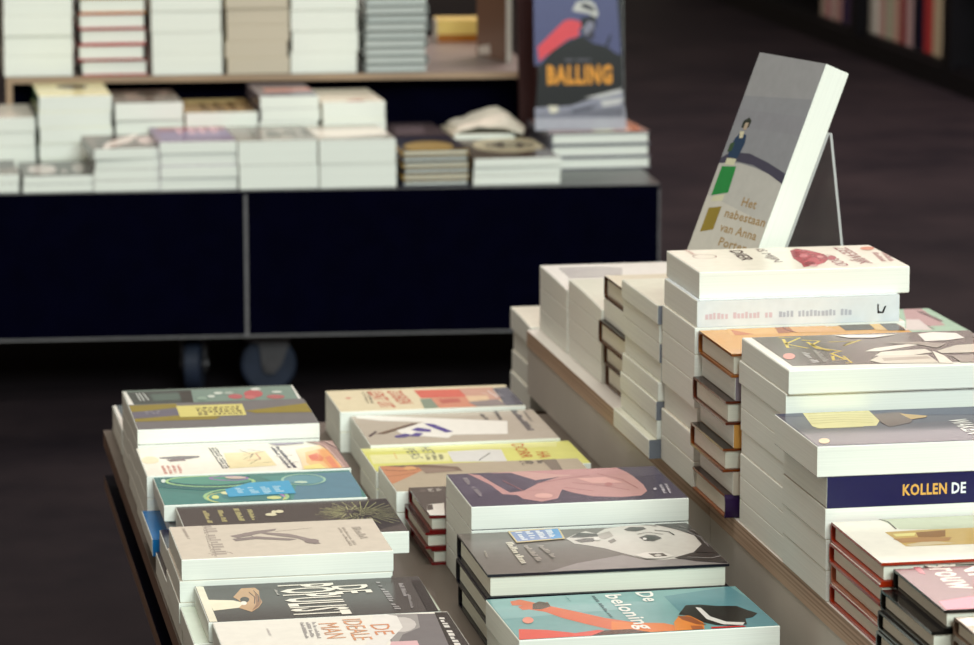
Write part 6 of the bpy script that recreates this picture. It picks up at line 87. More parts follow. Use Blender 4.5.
 'B7':[[1,[146,140,138],[[-55.4,-79],[-24.5,-53.7],[22.4,-31.3],[40.3,-53.3],[110,-58.6],[110,-79]]],[2,[205,200,192],[[-14.6,39.5],[-3.7,53.9],[9.2,64.7],[17,53.4],[29.5,71],[49,79],[81.1,79],[95.4,72.2],[108.6,36.5],[102.2,-20.7],[79.2,-51.1],[55,-56],[38.1,-46.6],[25.6,-25.6],[13,-4.3],[-1.1,11.1],[-11,19.4]]],[3,[60,54,54],[[-11.3,42.2],[1.8,59.5],[17,53.4],[20.2,42.9],[11.2,41.3],[-0.7,40.2]]],[4,[88,80,78],[[-8.7,31.9],[2.7,37.9],[14,35.9],[7.2,22.5],[-4.7,21.5]]],[5,[165,158,150],[[17.1,50],[31.2,60.7],[30.8,40.9],[20.5,29.8],[15.9,33.9]]],[6,[120,112,106],[[21,23.2],[28.7,31.5],[29.6,21.6],[22.3,13.3]]],[7,[70,62,62],[[45.9,64.6],[53.8,73.2],[66,70.9],[67.2,62.3],[55.5,54.5],[48.3,57.5]]],[8,[30,28,30],[[60.4,63.6],[59.4,60.9],[58.1,58.8],[56.6,57.8],[55.2,58.1],[54.3,59.5],[54,61.9],[54.3,64.7],[55.2,67.5],[56.6,69.5],[58.1,70.6],[59.5,70.3],[60.4,68.8],[60.7,66.4]]],[9,[70,62,62],[[52.7,30.4],[62.1,40.1],[70,37],[73.4,24.9],[63,13.8],[55.1,16.9]]],[10,[28,26,28],[[67,26.1],[65.7,22.1],[63.8,19],[61.7,17.5],[59.8,17.9],[58.6,20],[58.2,23.5],[58.8,27.6],[60.1,31.6],[62,34.7],[64.1,36.2],[66,35.9],[67.2,33.7],[67.6,30.2]]],[11,[226,222,216],[[58.8,24.3],[58.2,22.7],[57.4,21.4],[56.4,20.8],[55.6,21],[55,21.9],[54.8,23.3],[55,25],[55.6,26.7],[56.4,28],[57.4,28.6],[58.2,28.4],[58.8,27.5],[59,26.1]]],[12,[90,80,78],[[53.8,43.8],[66.3,49.8],[66.1,48.7],[54.4,42.7]]],[12,[90,80,78],[[66.3,49.8],[77.9,39.3],[77.1,38.5],[66.1,48.7]]],[13,[70,62,60],[[71.2,79],[70.7,77.7],[63.5,79]]],[13,[70,62,60],[[71.2,79],[71.5,79],[79.9,72.5],[78.9,71.2],[70.7,77.7]]],[14,[70,62,60],[[74.3,56.9],[86.3,47.8],[84.7,46.9],[73.2,55.4]]],[14,[70,62,60],[[86.3,47.8],[88.3,33.9],[86.5,33.7],[84.7,46.9]]],[15,[66,62,62],[[78.3,79],[110,79],[110,-78.1],[107,-77.9],[83.2,-65.8],[67.1,-50.4],[89.1,-34.1],[104.1,-5.1],[105.5,30.5],[93.9,57.4]]],[16,[128,124,124],[[89.7,71.9],[109.8,39.7],[108.9,39.5],[88.9,71.4]]],[16,[128,124,124],[[109.8,39.7],[108.7,-15.4],[107.7,-15.4],[108.9,39.5]]],[17,[150,146,144],[[101.3,69.8],[110,46.4],[110,43],[100.2,69.4]]],[18,[30,28,32],[[87,76.3],[106.6,57.2],[104.7,56.6],[85.6,74.9]]],[18,[30,28,32],[[106.6,57.2],[110,33.4],[110,19.2],[104.7,56.6]]],[19,[180,176,172],[[79.4,-50.5],[100.4,-57.6],[100.6,-58.7],[79,-51.7]]],[19,[180,176,172],[[100.4,-57.6],[110,-51.2],[110,-52.6],[100.6,-58.7]]],[20,[150,146,142],[[108,0.9],[110,-4.6],[110,-7.5],[107.1,0.6]]],[21,[30,28,30],[[91.3,-33.5],[108.4,-40],[109,-41.8],[90.6,-35.4]]],[21,[30,28,30],[[108.4,-40],[110,-37.7],[110,-40.5],[109,-41.8]]],[22,[140,136,136],[[103.1,44.4],[110,20.1],[110,15.7],[102,44]]],[23,[222,216,208],[[33.5,-36.4],[46.6,-26.3],[61.4,-29],[68.1,-46],[55.7,-53],[41,-50.3]]],[24,[90,80,76],[[46.7,-32.6],[60.3,-33.5],[62.3,-44.9],[49.8,-45.7]]],[25,[206,200,192],[[57.4,-40.9],[56.7,-42.4],[55.5,-43.6],[54,-44],[52.5,-43.8],[51.4,-42.8],[50.8,-41.3],[50.8,-39.6],[51.5,-38.1],[52.8,-36.9],[54.3,-36.4],[55.7,-36.7],[56.9,-37.7],[57.5,-39.2]]],[26,[225,220,214],[[16,29],[15.2,27],[13.9,25.6],[12.4,24.9],[10.9,25.2],[9.7,26.3],[9.1,28.1],[9.2,30.2],[10,32.2],[11.3,33.7],[12.9,34.3],[14.4,34],[15.5,32.9],[16.1,31.1]]],[27,[206,186,136],[[-63.5,74.8],[-34.9,79],[-13.4,79],[-16.3,36.6],[-63.7,29.1]]],[28,[128,146,190],[[-61.8,71.2],[-14.9,77.5],[-17.9,40.1],[-62,33.6]]],[29,[86,150,205],[[-28.1,74.9],[-14.9,77.5],[-17.9,40.1],[-28.7,37.2]]],[30,[225,228,232],[[-21.9,73.4],[-22.1,70.1],[-28.3,69.3],[-28.2,72.6]]],[30,[225,228,232],[[-22.1,68.5],[-22.3,64.7],[-28.5,63.9],[-28.4,67.7]]],[30,[225,228,232],[[-22.4,63.1],[-22.5,59.3],[-28.7,58.4],[-28.6,62.3]]],[30,[225,228,232],[[-24.8,57.4],[-24.9,54.6],[-28.8,54],[-28.7,56.8]]],[30,[225,228,232],[[-22.8,53.3],[-22.9,50],[-29,49],[-28.9,52.4]]],[30,[225,228,232],[[-25.1,48],[-25.2,45.2],[-29.2,44.6],[-29.1,47.4]]],[30,[225,228,232],[[-33.8,72],[-33.9,67.5],[-38,67],[-37.9,71.5]]],[30,[225,228,232],[[-31.8,66.2],[-31.9,62],[-38.1,61.1],[-38,65.4]]],[30,[225,228,232],[[-31.9,60.3],[-32,56.6],[-38.2,55.7],[-38.1,59.5]]],[30,[225,228,232],[[-32.1,55],[-32.2,51.9],[-38.3,51],[-38.2,54.1]]],[30,[225,228,232],[[-34.4,50],[-34.5,46.3],[-38.4,45.7],[-38.3,49.4]]],[30,[225,228,232],[[-32.4,45.1],[-32.5,42.3],[-38.5,41.3],[-38.4,44.1]]],[30,[225,228,232],[[-43.4,70.9],[-43.5,66.1],[-47.6,65.6],[-47.5,70.4]]],[30,[225,228,232],[[-41.3,64.7],[-41.4,61.1],[-47.6,60.3],[-47.6,63.9]]],[30,[225,228,232],[[-41.5,55.6],[-41.5,52.4],[-47.7,51.5],[-47.6,54.7]]],[30,[225,228,232],[[-43.8,46.6],[-43.8,43.7],[-47.7,43.1],[-47.7,46]]],[30,[225,228,232],[[-50.9,70],[-50.9,66.6],[-57.2,65.9],[-57.2,69.3]]],[30,[225,228,232],[[-53.1,60.8],[-53.1,56.2],[-57.1,55.7],[-57.1,60.3]]],[30,[225,228,232],[[-53.1,54.5],[-53.1,49.8],[-57.1,49.2],[-57.1,54]]],[30,[225,228,232],[[-53.1,48.1],[-53.1,43.8],[-57,43.2],[-57.1,47.6]]],[30,[225,228,232],[[-51,42.5],[-51,39.2],[-57,38.2],[-57,41.5]]],[31,[220,214,196],[[-66.9,32.4],[-66.9,29],[-73.6,28.1],[-73.6,31.6]]],[31,[220,214,196],[[-66.9,27.2],[-66.9,22.8],[-73.7,21.7],[-73.6,26.2]]],[31,[220,214,196],[[-69.3,20.5],[-69.3,15.4],[-73.8,14.6],[-73.7,19.8]]],[31,[220,214,196],[[-66.9,14],[-66.9,10.5],[-73.8,9.2],[-73.8,12.8]]],[31,[220,214,196],[[-66.9,8.7],[-66.9,5],[-73.9,3.5],[-73.9,7.3]]],[31,[220,214,196],[[-69.4,2.6],[-69.4,-2],[-74,-3],[-73.9,1.7]]],[31,[220,214,196],[[-69.4,-3.8],[-69.5,-8.7],[-74,-9.9],[-74,-4.9]]],[31,[220,214,196],[[-69.5,-14.9],[-69.5,-18.6],[-74.1,-19.9],[-74.1,-16.1]]],[31,[220,214,196],[[-67,-19.7],[-67,-24.5],[-74.2,-26.7],[-74.2,-21.7]]],[31,[220,214,196],[[-69.6,-27.1],[-69.6,-30.7],[-74.3,-32.1],[-74.2,-28.5]]],[31,[220,214,196],[[-69.6,-32.5],[-69.6,-36],[-74.3,-37.6],[-74.3,-34]]],[31,[220,214,196],[[-69.6,-37.9],[-69.6,-41.9],[-74.4,-43.5],[-74.4,-39.5]]],[31,[220,214,196],[[-69.6,-43.7],[-69.7,-47.2],[-74.5,-48.9],[-74.4,-45.4]]],[32,[165,156,146],[[-56.1,16.9],[-56.1,12.8],[-59.8,12.1],[-59.9,16.2]]],[32,[165,156,146],[[-56,11.3],[-56,7.2],[-59.7,6.5],[-59.7,10.6]]],[32,[165,156,146],[[-53.9,6],[-53.9,2.4],[-59.6,1.4],[-59.6,5]]],[32,[165,156,146],[[-55.8,0.6],[-55.8,-2.6],[-59.5,-3.2],[-59.5,-0.1]]],[32,[165,156,146],[[-53.8,-3.7],[-53.7,-6.6],[-59.4,-7.6],[-59.4,-4.7]]],[32,[165,156,146],[[-53.7,-8],[-53.6,-12],[-59.3,-13],[-59.4,-9]]],[32,[165,156,146],[[-55.6,-13.8],[-55.5,-18.2],[-59.2,-18.8],[-59.3,-14.4]]],[32,[165,156,146],[[-53.5,-19.3],[-53.4,-22.5],[-59.1,-23.5],[-59.1,-20.3]]],[32,[165,156,146],[[-53.3,-27.5],[-53.3,-31.5],[-58.9,-32.4],[-59,-28.4]]],[32,[165,156,146],[[-53.2,-32.9],[-53.2,-36.8],[-58.8,-37.8],[-58.9,-33.9]]],[32,[165,156,146],[[-55.1,-38.6],[-55,-42.1],[-58.7,-42.7],[-58.8,-39.3]]],[33,[160,152,142],[[-41.4,14.9],[-41,11.3],[-46.3,10.2],[-46.6,13.8]]],[33,[160,152,142],[[-42.8,9.6],[-42.5,6.1],[-45.9,5.3],[-46.2,8.8]]],[33,[160,152,142],[[-42.3,4.7],[-42,1.2],[-45.4,0.5],[-45.7,4]]],[33,[160,152,142],[[-40.1,0.2],[-39.7,-3.8],[-44.9,-4.9],[-45.3,-0.9]]],[33,[160,152,142],[[-39.6,-5.2],[-39.3,-8.8],[-44.5,-9.9],[-44.8,-6.3]]],[33,[160,152,142],[[-41,-10.6],[-40.7,-13.8],[-44.1,-14.5],[-44.4,-11.3]]],[33,[160,152,142],[[-38.5,-17.9],[-38.2,-21.1],[-43.4,-22.2],[-43.7,-19]]],[33,[160,152,142],[[-39.9,-22.9],[-39.6,-26.1],[-43,-26.8],[-43.3,-23.6]]],[33,[160,152,142],[[-39.5,-27.5],[-39.3,-30.4],[-42.6,-31.1],[-42.9,-28.2]]],[34,[170,162,150],[[-97.5,3.4],[-97.6,2],[-99.5,2.3],[-99.4,3.8]]],[34,[170,162,150],[[-98.3,1.5],[-98.4,-0],[-99.7,0.2],[-99.6,1.8]]],[34,[170,162,150],[[-97.8,-0.7],[-97.9,-2.4],[-99.9,-2],[-99.8,-0.4]]],[34,[170,162,150],[[-98,-4.3],[-98.1,-5.6],[-100.2,-5.2],[-100.1,-3.9]]],[34,[170,162,150],[[-98.1,-6.1],[-98.2,-7.4],[-100.3,-7],[-100.2,-5.8]]],[34,[170,162,150],[[-99,-7.8],[-99.1,-9.2],[-100.5,-9],[-100.4,-7.6]]],[34,[170,162,150],[[-99.1,-9.8],[-99.2,-10.8],[-100.6,-10.5],[-100.5,-9.5]]],[34,[170,162,150],[[-98.5,-11.5],[-98.6,-13.1],[-100.8,-12.7],[-100.7,-11.1]]],[34,[170,162,150],[[-99.4,-13.6],[-99.5,-15],[-101,-14.8],[-100.9,-13.3]]],[34,[170,162,150],[[-99.5,-15.6],[-99.6,-16.6],[-101.1,-16.3],[-101,-15.3]]],[34,[170,162,150],[[-99.7,-17.2],[-99.8,-18.6],[-101.3,-18.3],[-101.2,-16.9]]],[34,[170,162,150],[[-99,-19.3],[-99.1,-20.5],[-101.4,-20.1],[-101.3,-18.8]]]],
 'B8':[[1,[96,142,150],[[42.6,46.8],[108.8,68],[109.7,68],[114.5,19.5],[114.5,-68],[75.7,-68],[42.1,-22.1]]],[2,[138,178,178],[[-114.5,36.6],[-111.9,67.8],[-0.5,67.7],[-8.7,11.3],[-114.5,0.8]]],[3,[222,92,80],[[-114.5,-68],[-114.5,-64.2],[-108.2,-34.6],[-86,-41.5],[-63.6,-57.1],[-41.8,-50.8],[-27.3,-62.6],[-28.6,-68]]],[4,[214,110,76],[[-95.7,57.4],[-86.2,62.3],[-79.1,53.9],[-73.5,45.7],[-63.9,48.3],[-64.1,34.5],[-44.7,9.8],[-26.9,-14.2],[-7.7,-31.6],[12.9,-42.7],[11.5,-68],[-25.3,-68],[-30.7,-53.2],[-48.3,-29.7],[-63.3,-6.5],[-72.9,15.8],[-85,27.5],[-91.2,26.5],[-93,38.3],[-87.8,41.8],[-96.9,43.7]]],[5,[90,66,58],[[-78.3,44.4],[-70.6,52.1],[-63.6,45.9],[-64.9,32.4],[-74.8,25.3],[-82.2,26.9]]],[6,[224,128,70],[[-23.9,-26],[-5.5,-34.3],[19.1,-41.7],[25.7,-49.8],[23.1,-68],[-27.7,-68],[-30.2,-51.1]]],[7,[84,56,46],[[-51.6,-68],[-36.8,-54.1],[-13.6,-54.6],[0.4,-68]]],[8,[226,138,64],[[22.4,-68],[28,-41.4],[37,-23.2],[48.3,-21.1],[53.1,-46.7],[48.2,-68]]],[9,[150,84,50],[[36.5,-20.9],[47.1,-25.4],[53.5,-55.7],[45.8,-51.8],[37.5,-34.5]]],[10,[170,96,56],[[37.5,-68],[39.1,-54.8],[49.1,-56.9],[47.5,-68]]],[11,[28,24,30],[[38.8,-16.9],[53.2,12],[66.3,11.5],[79.3,4.2],[96.3,0.6],[101.6,-14.3],[107.5,-26.9],[99.8,-38.8],[92.4,-41.7],[88.1,-60.8],[75.2,-62.4],[61.9,-57.4],[53.1,-46.7],[47.7,-23.3]]],[12,[225,222,215],[[59.6,3.7],[63.8,0.6],[64,-28.9],[73.2,-48.8],[88.2,-54.2],[84.1,-62.1],[68,-56.5],[58.8,-36.8]]],[13,[205,50,50],[[54.4,-68],[55.7,-62.7],[83.5,-64.2],[85.7,-68]]],[14,[228,150,130],[[-89.6,-9.9],[-91.1,-14.4],[-93.3,-17.8],[-95.6,-19.4],[-97.7,-19],[-99.2,-16.5],[-99.7,-12.6],[-99.1,-7.9],[-97.6,-3.3],[-95.5,0.1],[-93.1,1.8],[-91,1.3],[-89.5,-1.2],[-89,-5.1]]],[15,[244,244,238],"De",[28,64.1,28.5,31.1],15,1],[16,[244,244,238],"beloning",[-1.1,60.7,0.8,-57.7],15,1],[17,[84,110,116],[[-18.1,60.6],[-18.1,56.1],[-20.9,56],[-20.8,60.5]]],[17,[84,110,116],[[-18.1,54.4],[-18.1,51.1],[-21,50.9],[-20.9,54.2]]],[17,[84,110,116],[[-18.1,49.3],[-18.2,45.8],[-21,45.7],[-21,49.1]]],[17,[84,110,116],[[-18.2,44.1],[-18.2,39.3],[-21.1,39.2],[-21,43.9]]],[17,[84,110,116],[[-18.3,33.4],[-18.3,28.4],[-21.2,28.3],[-21.2,33.3]]],[17,[84,110,116],[[-18.3,26.7],[-18.3,22.3],[-21.3,22.1],[-21.2,26.5]]],[17,[84,110,116],[[-19.4,20.5],[-19.4,17.1],[-21.3,17],[-21.3,20.4]]],[17,[84,110,116],[[-18.4,15.3],[-18.4,11.2],[-21.4,11.1],[-21.4,15.2]]],[17,[84,110,116],[[-19.5,9.4],[-19.5,5.5],[-21.5,5.4],[-21.4,9.3]]],[17,[84,110,116],[[-19.6,-0.4],[-19.6,-3.6],[-21.6,-3.6],[-21.5,-0.5]]],[17,[84,110,116],[[-19.6,-5.3],[-19.6,-9.2],[-21.6,-9.3],[-21.6,-5.4]]],[17,[84,110,116],[[-19.7,-11],[-19.7,-14.6],[-21.7,-14.6],[-21.7,-11]]],[18,[100,140,145],[[-43.6,62.7],[-43.5,61.8],[-44.3,62],[-44.3,62.8]]],[18,[100,140,145],[[-43.1,61.3],[-43.1,60.7],[-44.2,60.9],[-44.2,61.6]]],[18,[100,140,145],[[-43.5,60.4],[-43.4,59.5],[-44.2,59.6],[-44.2,60.5]]],[18,[100,140,145],[[-43.4,58.2],[-43.3,57.2],[-44.1,57.3],[-44.2,58.4]]],[18,[100,140,145],[[-42.9,56.7],[-42.8,55.7],[-44.1,56],[-44.1,56.9]]],[18,[100,140,145],[[-42.8,55.3],[-42.8,54.6],[-44.1,54.8],[-44.1,55.6]]],[18,[100,140,145],[[-42.8,54.2],[-42.7,53.3],[-44,53.6],[-44.1,54.5]]],[18,[100,140,145],[[-43.2,53],[-43.1,52.1],[-44,52.3],[-44,53.2]]],[18,[100,140,145],[[-43.1,51.7],[-43.1,50.9],[-44,51.1],[-44,51.9]]],[18,[100,140,145],[[-43,49.7],[-43,48.9],[-43.9,49.1],[-43.9,49.8]]],[18,[100,140,145],[[-43,48.5],[-42.9,47.7],[-43.9,47.9],[-43.9,48.7]]],[18,[100,140,145],[[-42.4,47.2],[-42.4,46.4],[-43.8,46.7],[-43.9,47.6]]]],
 'C1':[[1,[96,90,106],[[-91.7,55.9],[-41.8,54.4],[-15.8,41.9],[-17.2,35.8],[-43.2,48.3],[-91.9,48.3]]],[2,[96,90,106],[[-92,37],[-45.8,36],[-19.9,23.7],[-21.3,17.6],[-47.1,30],[-92.1,29.4]]],[3,[96,90,106],[[-92.2,18.2],[-49.8,17.9],[-24,5.6],[-25.3,-0.4],[-51.1,11.9],[-92.3,10.7]]],[4,[96,90,106],[[-92.4,-0.4],[-53.7,-0.1],[-28,-12.3],[-29.4,-18.3],[-55,-6.1],[-92.6,-7.8]]],[5,[96,90,106],[[-92.7,-18.9],[-57.6,-18],[-32,-30.1],[-33.4,-36],[-58.9,-23.9],[-92.8,-26.2]]],[6,[96,90,106],[[-92.9,-37.2],[-61.5,-35.7],[-36,-47.7],[-37.3,-53.5],[-62.7,-41.6],[-93,-44.5]]]],
 'C5':[[1,[176,74,84],[[16.3,45.6],[25.5,57.5],[35.5,45.4],[43.9,18.6],[41.7,-9.3],[28.2,-36.2],[13.9,-49.7],[1.4,-57.1],[5.4,-35.3],[6.1,-2.7]]],[2,[196,90,100],[[30.9,-27],[27.2,-36.2],[22.3,-43.2],[17.1,-46.6],[12.7,-45.7],[9.9,-40.9],[9.2,-32.9],[10.9,-23.3],[14.5,-14],[19.5,-6.9],[24.7,-3.4],[29.2,-4.3],[32,-9.2],[32.6,-17.4]]],[3,[160,60,72],[[19.2,21.4],[16.5,13.2],[13.7,6.8],[11.3,3.4],[9.7,3.7],[9.3,7.6],[10.2,14.4],[12.1,22.7],[14.8,31],[17.6,37.5],[20.1,41],[21.7,40.7],[22.1,36.7],[21.2,29.8]]],[4,[214,130,136],[[24.6,10.4],[22.9,5.7],[20.7,2.1],[18.4,0.2],[16.7,0.6],[15.6,3],[15.6,7],[16.5,11.9],[18.3,16.7],[20.5,20.3],[22.7,22.2],[24.5,21.8],[25.5,19.4],[25.6,15.3]]],[5,[150,50,64],[[19.1,-37.8],[17,-43],[14.3,-47],[11.5,-49],[9,-48.5],[7.5,-45.8],[7.2,-41.2],[8.2,-35.8],[10.2,-30.5],[12.9,-26.5],[15.8,-24.5],[18.3,-25],[19.8,-27.8],[20.1,-32.4]]],[6,[222,150,152],[[38.9,1.1],[37.6,-2.2],[35.8,-4.8],[34,-6],[32.4,-5.7],[31.5,-4],[31.3,-1],[31.9,2.4],[33.2,5.8],[35,8.4],[36.8,9.6],[38.4,9.3],[39.4,7.5],[39.6,4.6]]],[7,[228,170,170],[[18.3,-50.6],[17.1,-53.1],[15.3,-55],[13.2,-55.9],[11.2,-55.5],[9.8,-54],[9.1,-51.7],[9.4,-48.9],[10.6,-46.4],[12.5,-44.5],[14.6,-43.6],[16.6,-44],[18,-45.5],[18.7,-47.8]]],[8,[200,110,118],[[49.2,-7.4],[47.2,-12.7],[44.6,-16.8],[42.1,-18.9],[40.1,-18.5],[39,-15.8],[39,-11.2],[40.1,-5.7],[42.2,-0.3],[44.7,3.8],[47.2,5.9],[49.2,5.5],[50.3,2.8],[50.3,-1.8]]],[9,[150,60,70],[[10.4,-23],[31.7,13.1],[31.4,11.9],[11.4,-23.6]]],[9,[150,60,70],[[31.7,13.1],[29,-26.6],[27.8,-26.5],[31.4,11.9]]],[10,[88,66,70],"DIER",[-37.9,55.6,-40.4,-7.3],13,1],[11,[140,110,112],"IS MIJN",[-11.1,60.8,-13.7,-22],10,0],[12,[176,110,116],"GOOD",[44.7,10.1,42.7,-58.3],13,0],[13,[170,104,108],"ZEEWIJK",[70.9,56,68.7,-50.2],14,0],[14,[150,110,106],[[-66.1,20.4],[-67.7,16.6],[-68.5,17],[-67,20.8]]],[14,[150,110,106],[[-67.7,16.6],[-70.3,13.2],[-70.9,13.9],[-68.5,17]]],[14,[150,110,106],[[-70.3,13.2],[-73.7,10.8],[-74.1,11.6],[-70.9,13.9]]],[14,[150,110,106],[[-73.7,10.8],[-77.5,9.6],[-77.6,10.5],[-74.1,11.6]]],[14,[150,110,106],[[-77.5,9.6],[-81.4,9.6],[-81.2,10.5],[-77.6,10.5]]],[14,[150,110,106],[[-81.4,9.6],[-84.9,11],[-84.5,11.7],[-81.2,10.5]]],[14,[150,110,106],[[-84.9,11],[-87.8,13.5],[-87.1,14],[-84.5,11.7]]],[14,[150,110,106],[[-87.8,13.5],[-89.7,16.9],[-88.9,17.2],[-87.1,14]]],[14,[150,110,106],[[-89.7,16.9],[-90.5,20.8],[-89.6,20.9],[-88.9,17.2]]],[14,[150,110,106],[[-90.5,20.8],[-90.1,25],[-89.3,24.7],[-89.6,20.9]]],[14,[150,110,106],[[-90.1,25],[-88.5,28.9],[-87.8,28.5],[-89.3,24.7]]],[14,[150,110,106],[[-88.5,28.9],[-85.9,32.2],[-85.3,31.6],[-87.8,28.5]]],[14,[150,110,106],[[-85.9,32.2],[-82.6,34.7],[-82.2,33.9],[-85.3,31.6]]],[14,[150,110,106],[[-82.6,34.7],[-78.7,35.9],[-78.6,35],[-82.2,33.9]]],[14,[150,110,106],[[-78.7,35.9],[-74.8,35.9],[-75,35],[-78.6,35]]],[14,[150,110,106],[[-74.8,35.9],[-71.3,34.6],[-71.7,33.8],[-75,35]]],[14,[150,110,106],[[-71.3,34.6],[-68.4,32],[-69.1,31.5],[-71.7,33.8]]],[14,[150,110,106],[[-68.4,32],[-66.4,28.6],[-67.3,28.3],[-69.1,31.5]]],[14,[150,110,106],[[-66.4,28.6],[-65.7,24.6],[-66.6,24.6],[-67.3,28.3]]],[14,[150,110,106],[[-65.7,24.6],[-66.1,20.5],[-67,20.6],[-66.6,24.6]]],[15,[226,150,120],[[103.7,43.1],[101.5,38.3],[98.4,34.7],[94.8,33.1],[91.7,33.7],[89.5,36.4],[88.7,40.7],[89.4,45.7],[91.6,50.5],[94.8,54.1],[98.3,55.8],[101.5,55.2],[103.7,52.5],[104.5,48.1]]],[16,[200,160,155],[[105,18.1],[105,15.1],[102.7,15.1],[103.1,18.1]]],[16,[200,160,155],[[105,13.6],[105,9.3],[101.8,9.3],[102.4,13.6]]],[16,[200,160,155],[[105,7.8],[105,4],[101,4],[101.6,7.8]]],[16,[200,160,155],[[105,2.5],[105,-1.5],[100.2,-1.5],[100.8,2.5]]],[16,[200,160,155],[[103.7,-3],[103.1,-6.4],[99.4,-6.4],[99.9,-3]]],[16,[200,160,155],[[104.9,-7.9],[104.3,-11.6],[98.7,-11.6],[99.2,-7.9]]],[16,[200,160,155],[[104,-13.1],[103.3,-17.6],[97.7,-17.6],[98.4,-13.1]]],[16,[200,160,155],[[101.1,-19.1],[100.5,-22.5],[97,-22.6],[97.5,-19.2]]],[16,[200,160,155],[[102.2,-24],[101.5,-28.4],[96.1,-28.4],[96.8,-24.1]]],[16,[200,160,155],[[101.2,-29.9],[100.5,-34.4],[95.2,-34.5],[95.9,-30]]],[16,[200,160,155],[[98.4,-35.9],[97.9,-38.7],[94.6,-38.8],[95,-36]]],[16,[200,160,155],[[99.8,18.1],[99.4,15],[93.4,15],[93.8,18.1]]],[16,[200,160,155],[[99.2,13.5],[98.8,10.5],[92.8,10.5],[93.2,13.5]]],[16,[200,160,155],[[98.5,9],[98,5.2],[92.1,5.2],[92.6,9]]],[16,[200,160,155],[[95.8,3.7],[95.3,0.8],[91.6,0.8],[91.9,3.7]]],[16,[200,160,155],[[95.1,-0.8],[94.6,-4.5],[90.9,-4.6],[91.4,-0.8]]],[16,[200,160,155],[[96.4,-6.1],[95.8,-10.6],[90.1,-10.6],[90.7,-6.1]]],[16,[200,160,155],[[95.6,-12.1],[95,-16],[89.5,-16],[89.9,-12.1]]],[16,[200,160,155],[[92.9,-17.5],[92.4,-20.6],[88.9,-20.7],[89.3,-17.6]]],[16,[200,160,155],[[94.1,-22.2],[93.6,-25.5],[88.2,-25.6],[88.7,-22.2]]],[16,[200,160,155],[[91.6,-27.1],[91,-31.1],[87.5,-31.2],[88.1,-27.1]]],[16,[200,160,155],[[92.6,-32.6],[92,-36.9],[86.8,-37],[87.4,-32.7]]],[17,[220,190,180],[[-85.7,67.5],[-85.6,64.4],[-88.2,64.9],[-88.3,67.5]]],[17,[220,190,180],[[-84.1,63],[-84,60.2],[-88.1,61],[-88.2,63.8]]],[17,[220,190,180],[[-83.9,59.2],[-83.9,57.3],[-87.9,58.1],[-88,59.9]]],[17,[220,190,180],[[-83.8,56.3],[-83.8,54.5],[-87.8,55.2],[-87.9,57]]],[17,[220,190,180],[[-83.7,53.4],[-83.6,51],[-87.7,51.8],[-87.8,54.1]]],[17,[220,190,180],[[-83.6,50],[-83.5,47.3],[-87.5,48],[-87.6,50.7]]],[17,[220,190,180],[[-83.4,46.2],[-83.3,43.1],[-87.3,43.8],[-87.4,46.9]]],[17,[220,190,180],[[-84.7,42.3],[-84.6,39.9],[-87.2,40.4],[-87.3,42.8]]],[17,[220,190,180],[[-83.1,38.6],[-83,36.1],[-87,36.8],[-87.1,39.3]]]],
 'C6':[[1,[230,176,104],[[-71.8,63.5],[-13.4,63.5],[-30.1,26.3],[-76.8,29.7]]],[2,[206,120,70],[[-69,59.9],[-52.8,30.5],[-72.3,28.8]]],[3,[172,98,60],[[-23.7,63.5],[-6.6,63.5],[-8.4,35.4],[-28.7,31.3]]],[4,[226,170,110],[[-9.9,63.5],[26.5,63.5],[32.7,27.8],[-11.4,33.3]]],[5,[84,70,58],[[40.5,63.5],[73.7,63.5],[68.5,34.5],[39.5,34.5]]],[6,[226,186,120],[[71.8,63.5],[84.1,63.5],[81.5,29.5],[69.3,29.1]]],[7,[98,88,84],[[82.3,63.5],[99,63.5],[99,40.5],[96.7,24],[79.6,27.2]]],[8,[238,232,225],[[99,38.5],[99,23.6],[96.7,24]]],[9,[150,70,40],[[-14.6,63.5],[-15.6,50.2],[-17.1,50.1],[-16.1,63.5]]],[9,[150,70,40],[[-15.6,50.2],[-9.5,33.4],[-10.9,32.9],[-17.1,50.1]]]],
 'D1':[[1,[196,160,160],[[52.4,71.5],[73.1,71.5],[66.9,-34],[47.9,-35.6],[32.6,-1.9]]],[2,[110,84,84],[[62,55.9],[69.1,54.6],[73,-9.4],[67.6,-14.6]]],[3,[230,220,215],[[35.6,7.9],[49.7,5.3],[43.7,-60.1],[15.9,-55]]],[4,[130,100,98],[[48.7,-30.5],[48,-55.7],[46,-55.7],[46.7,-30.4]]]],
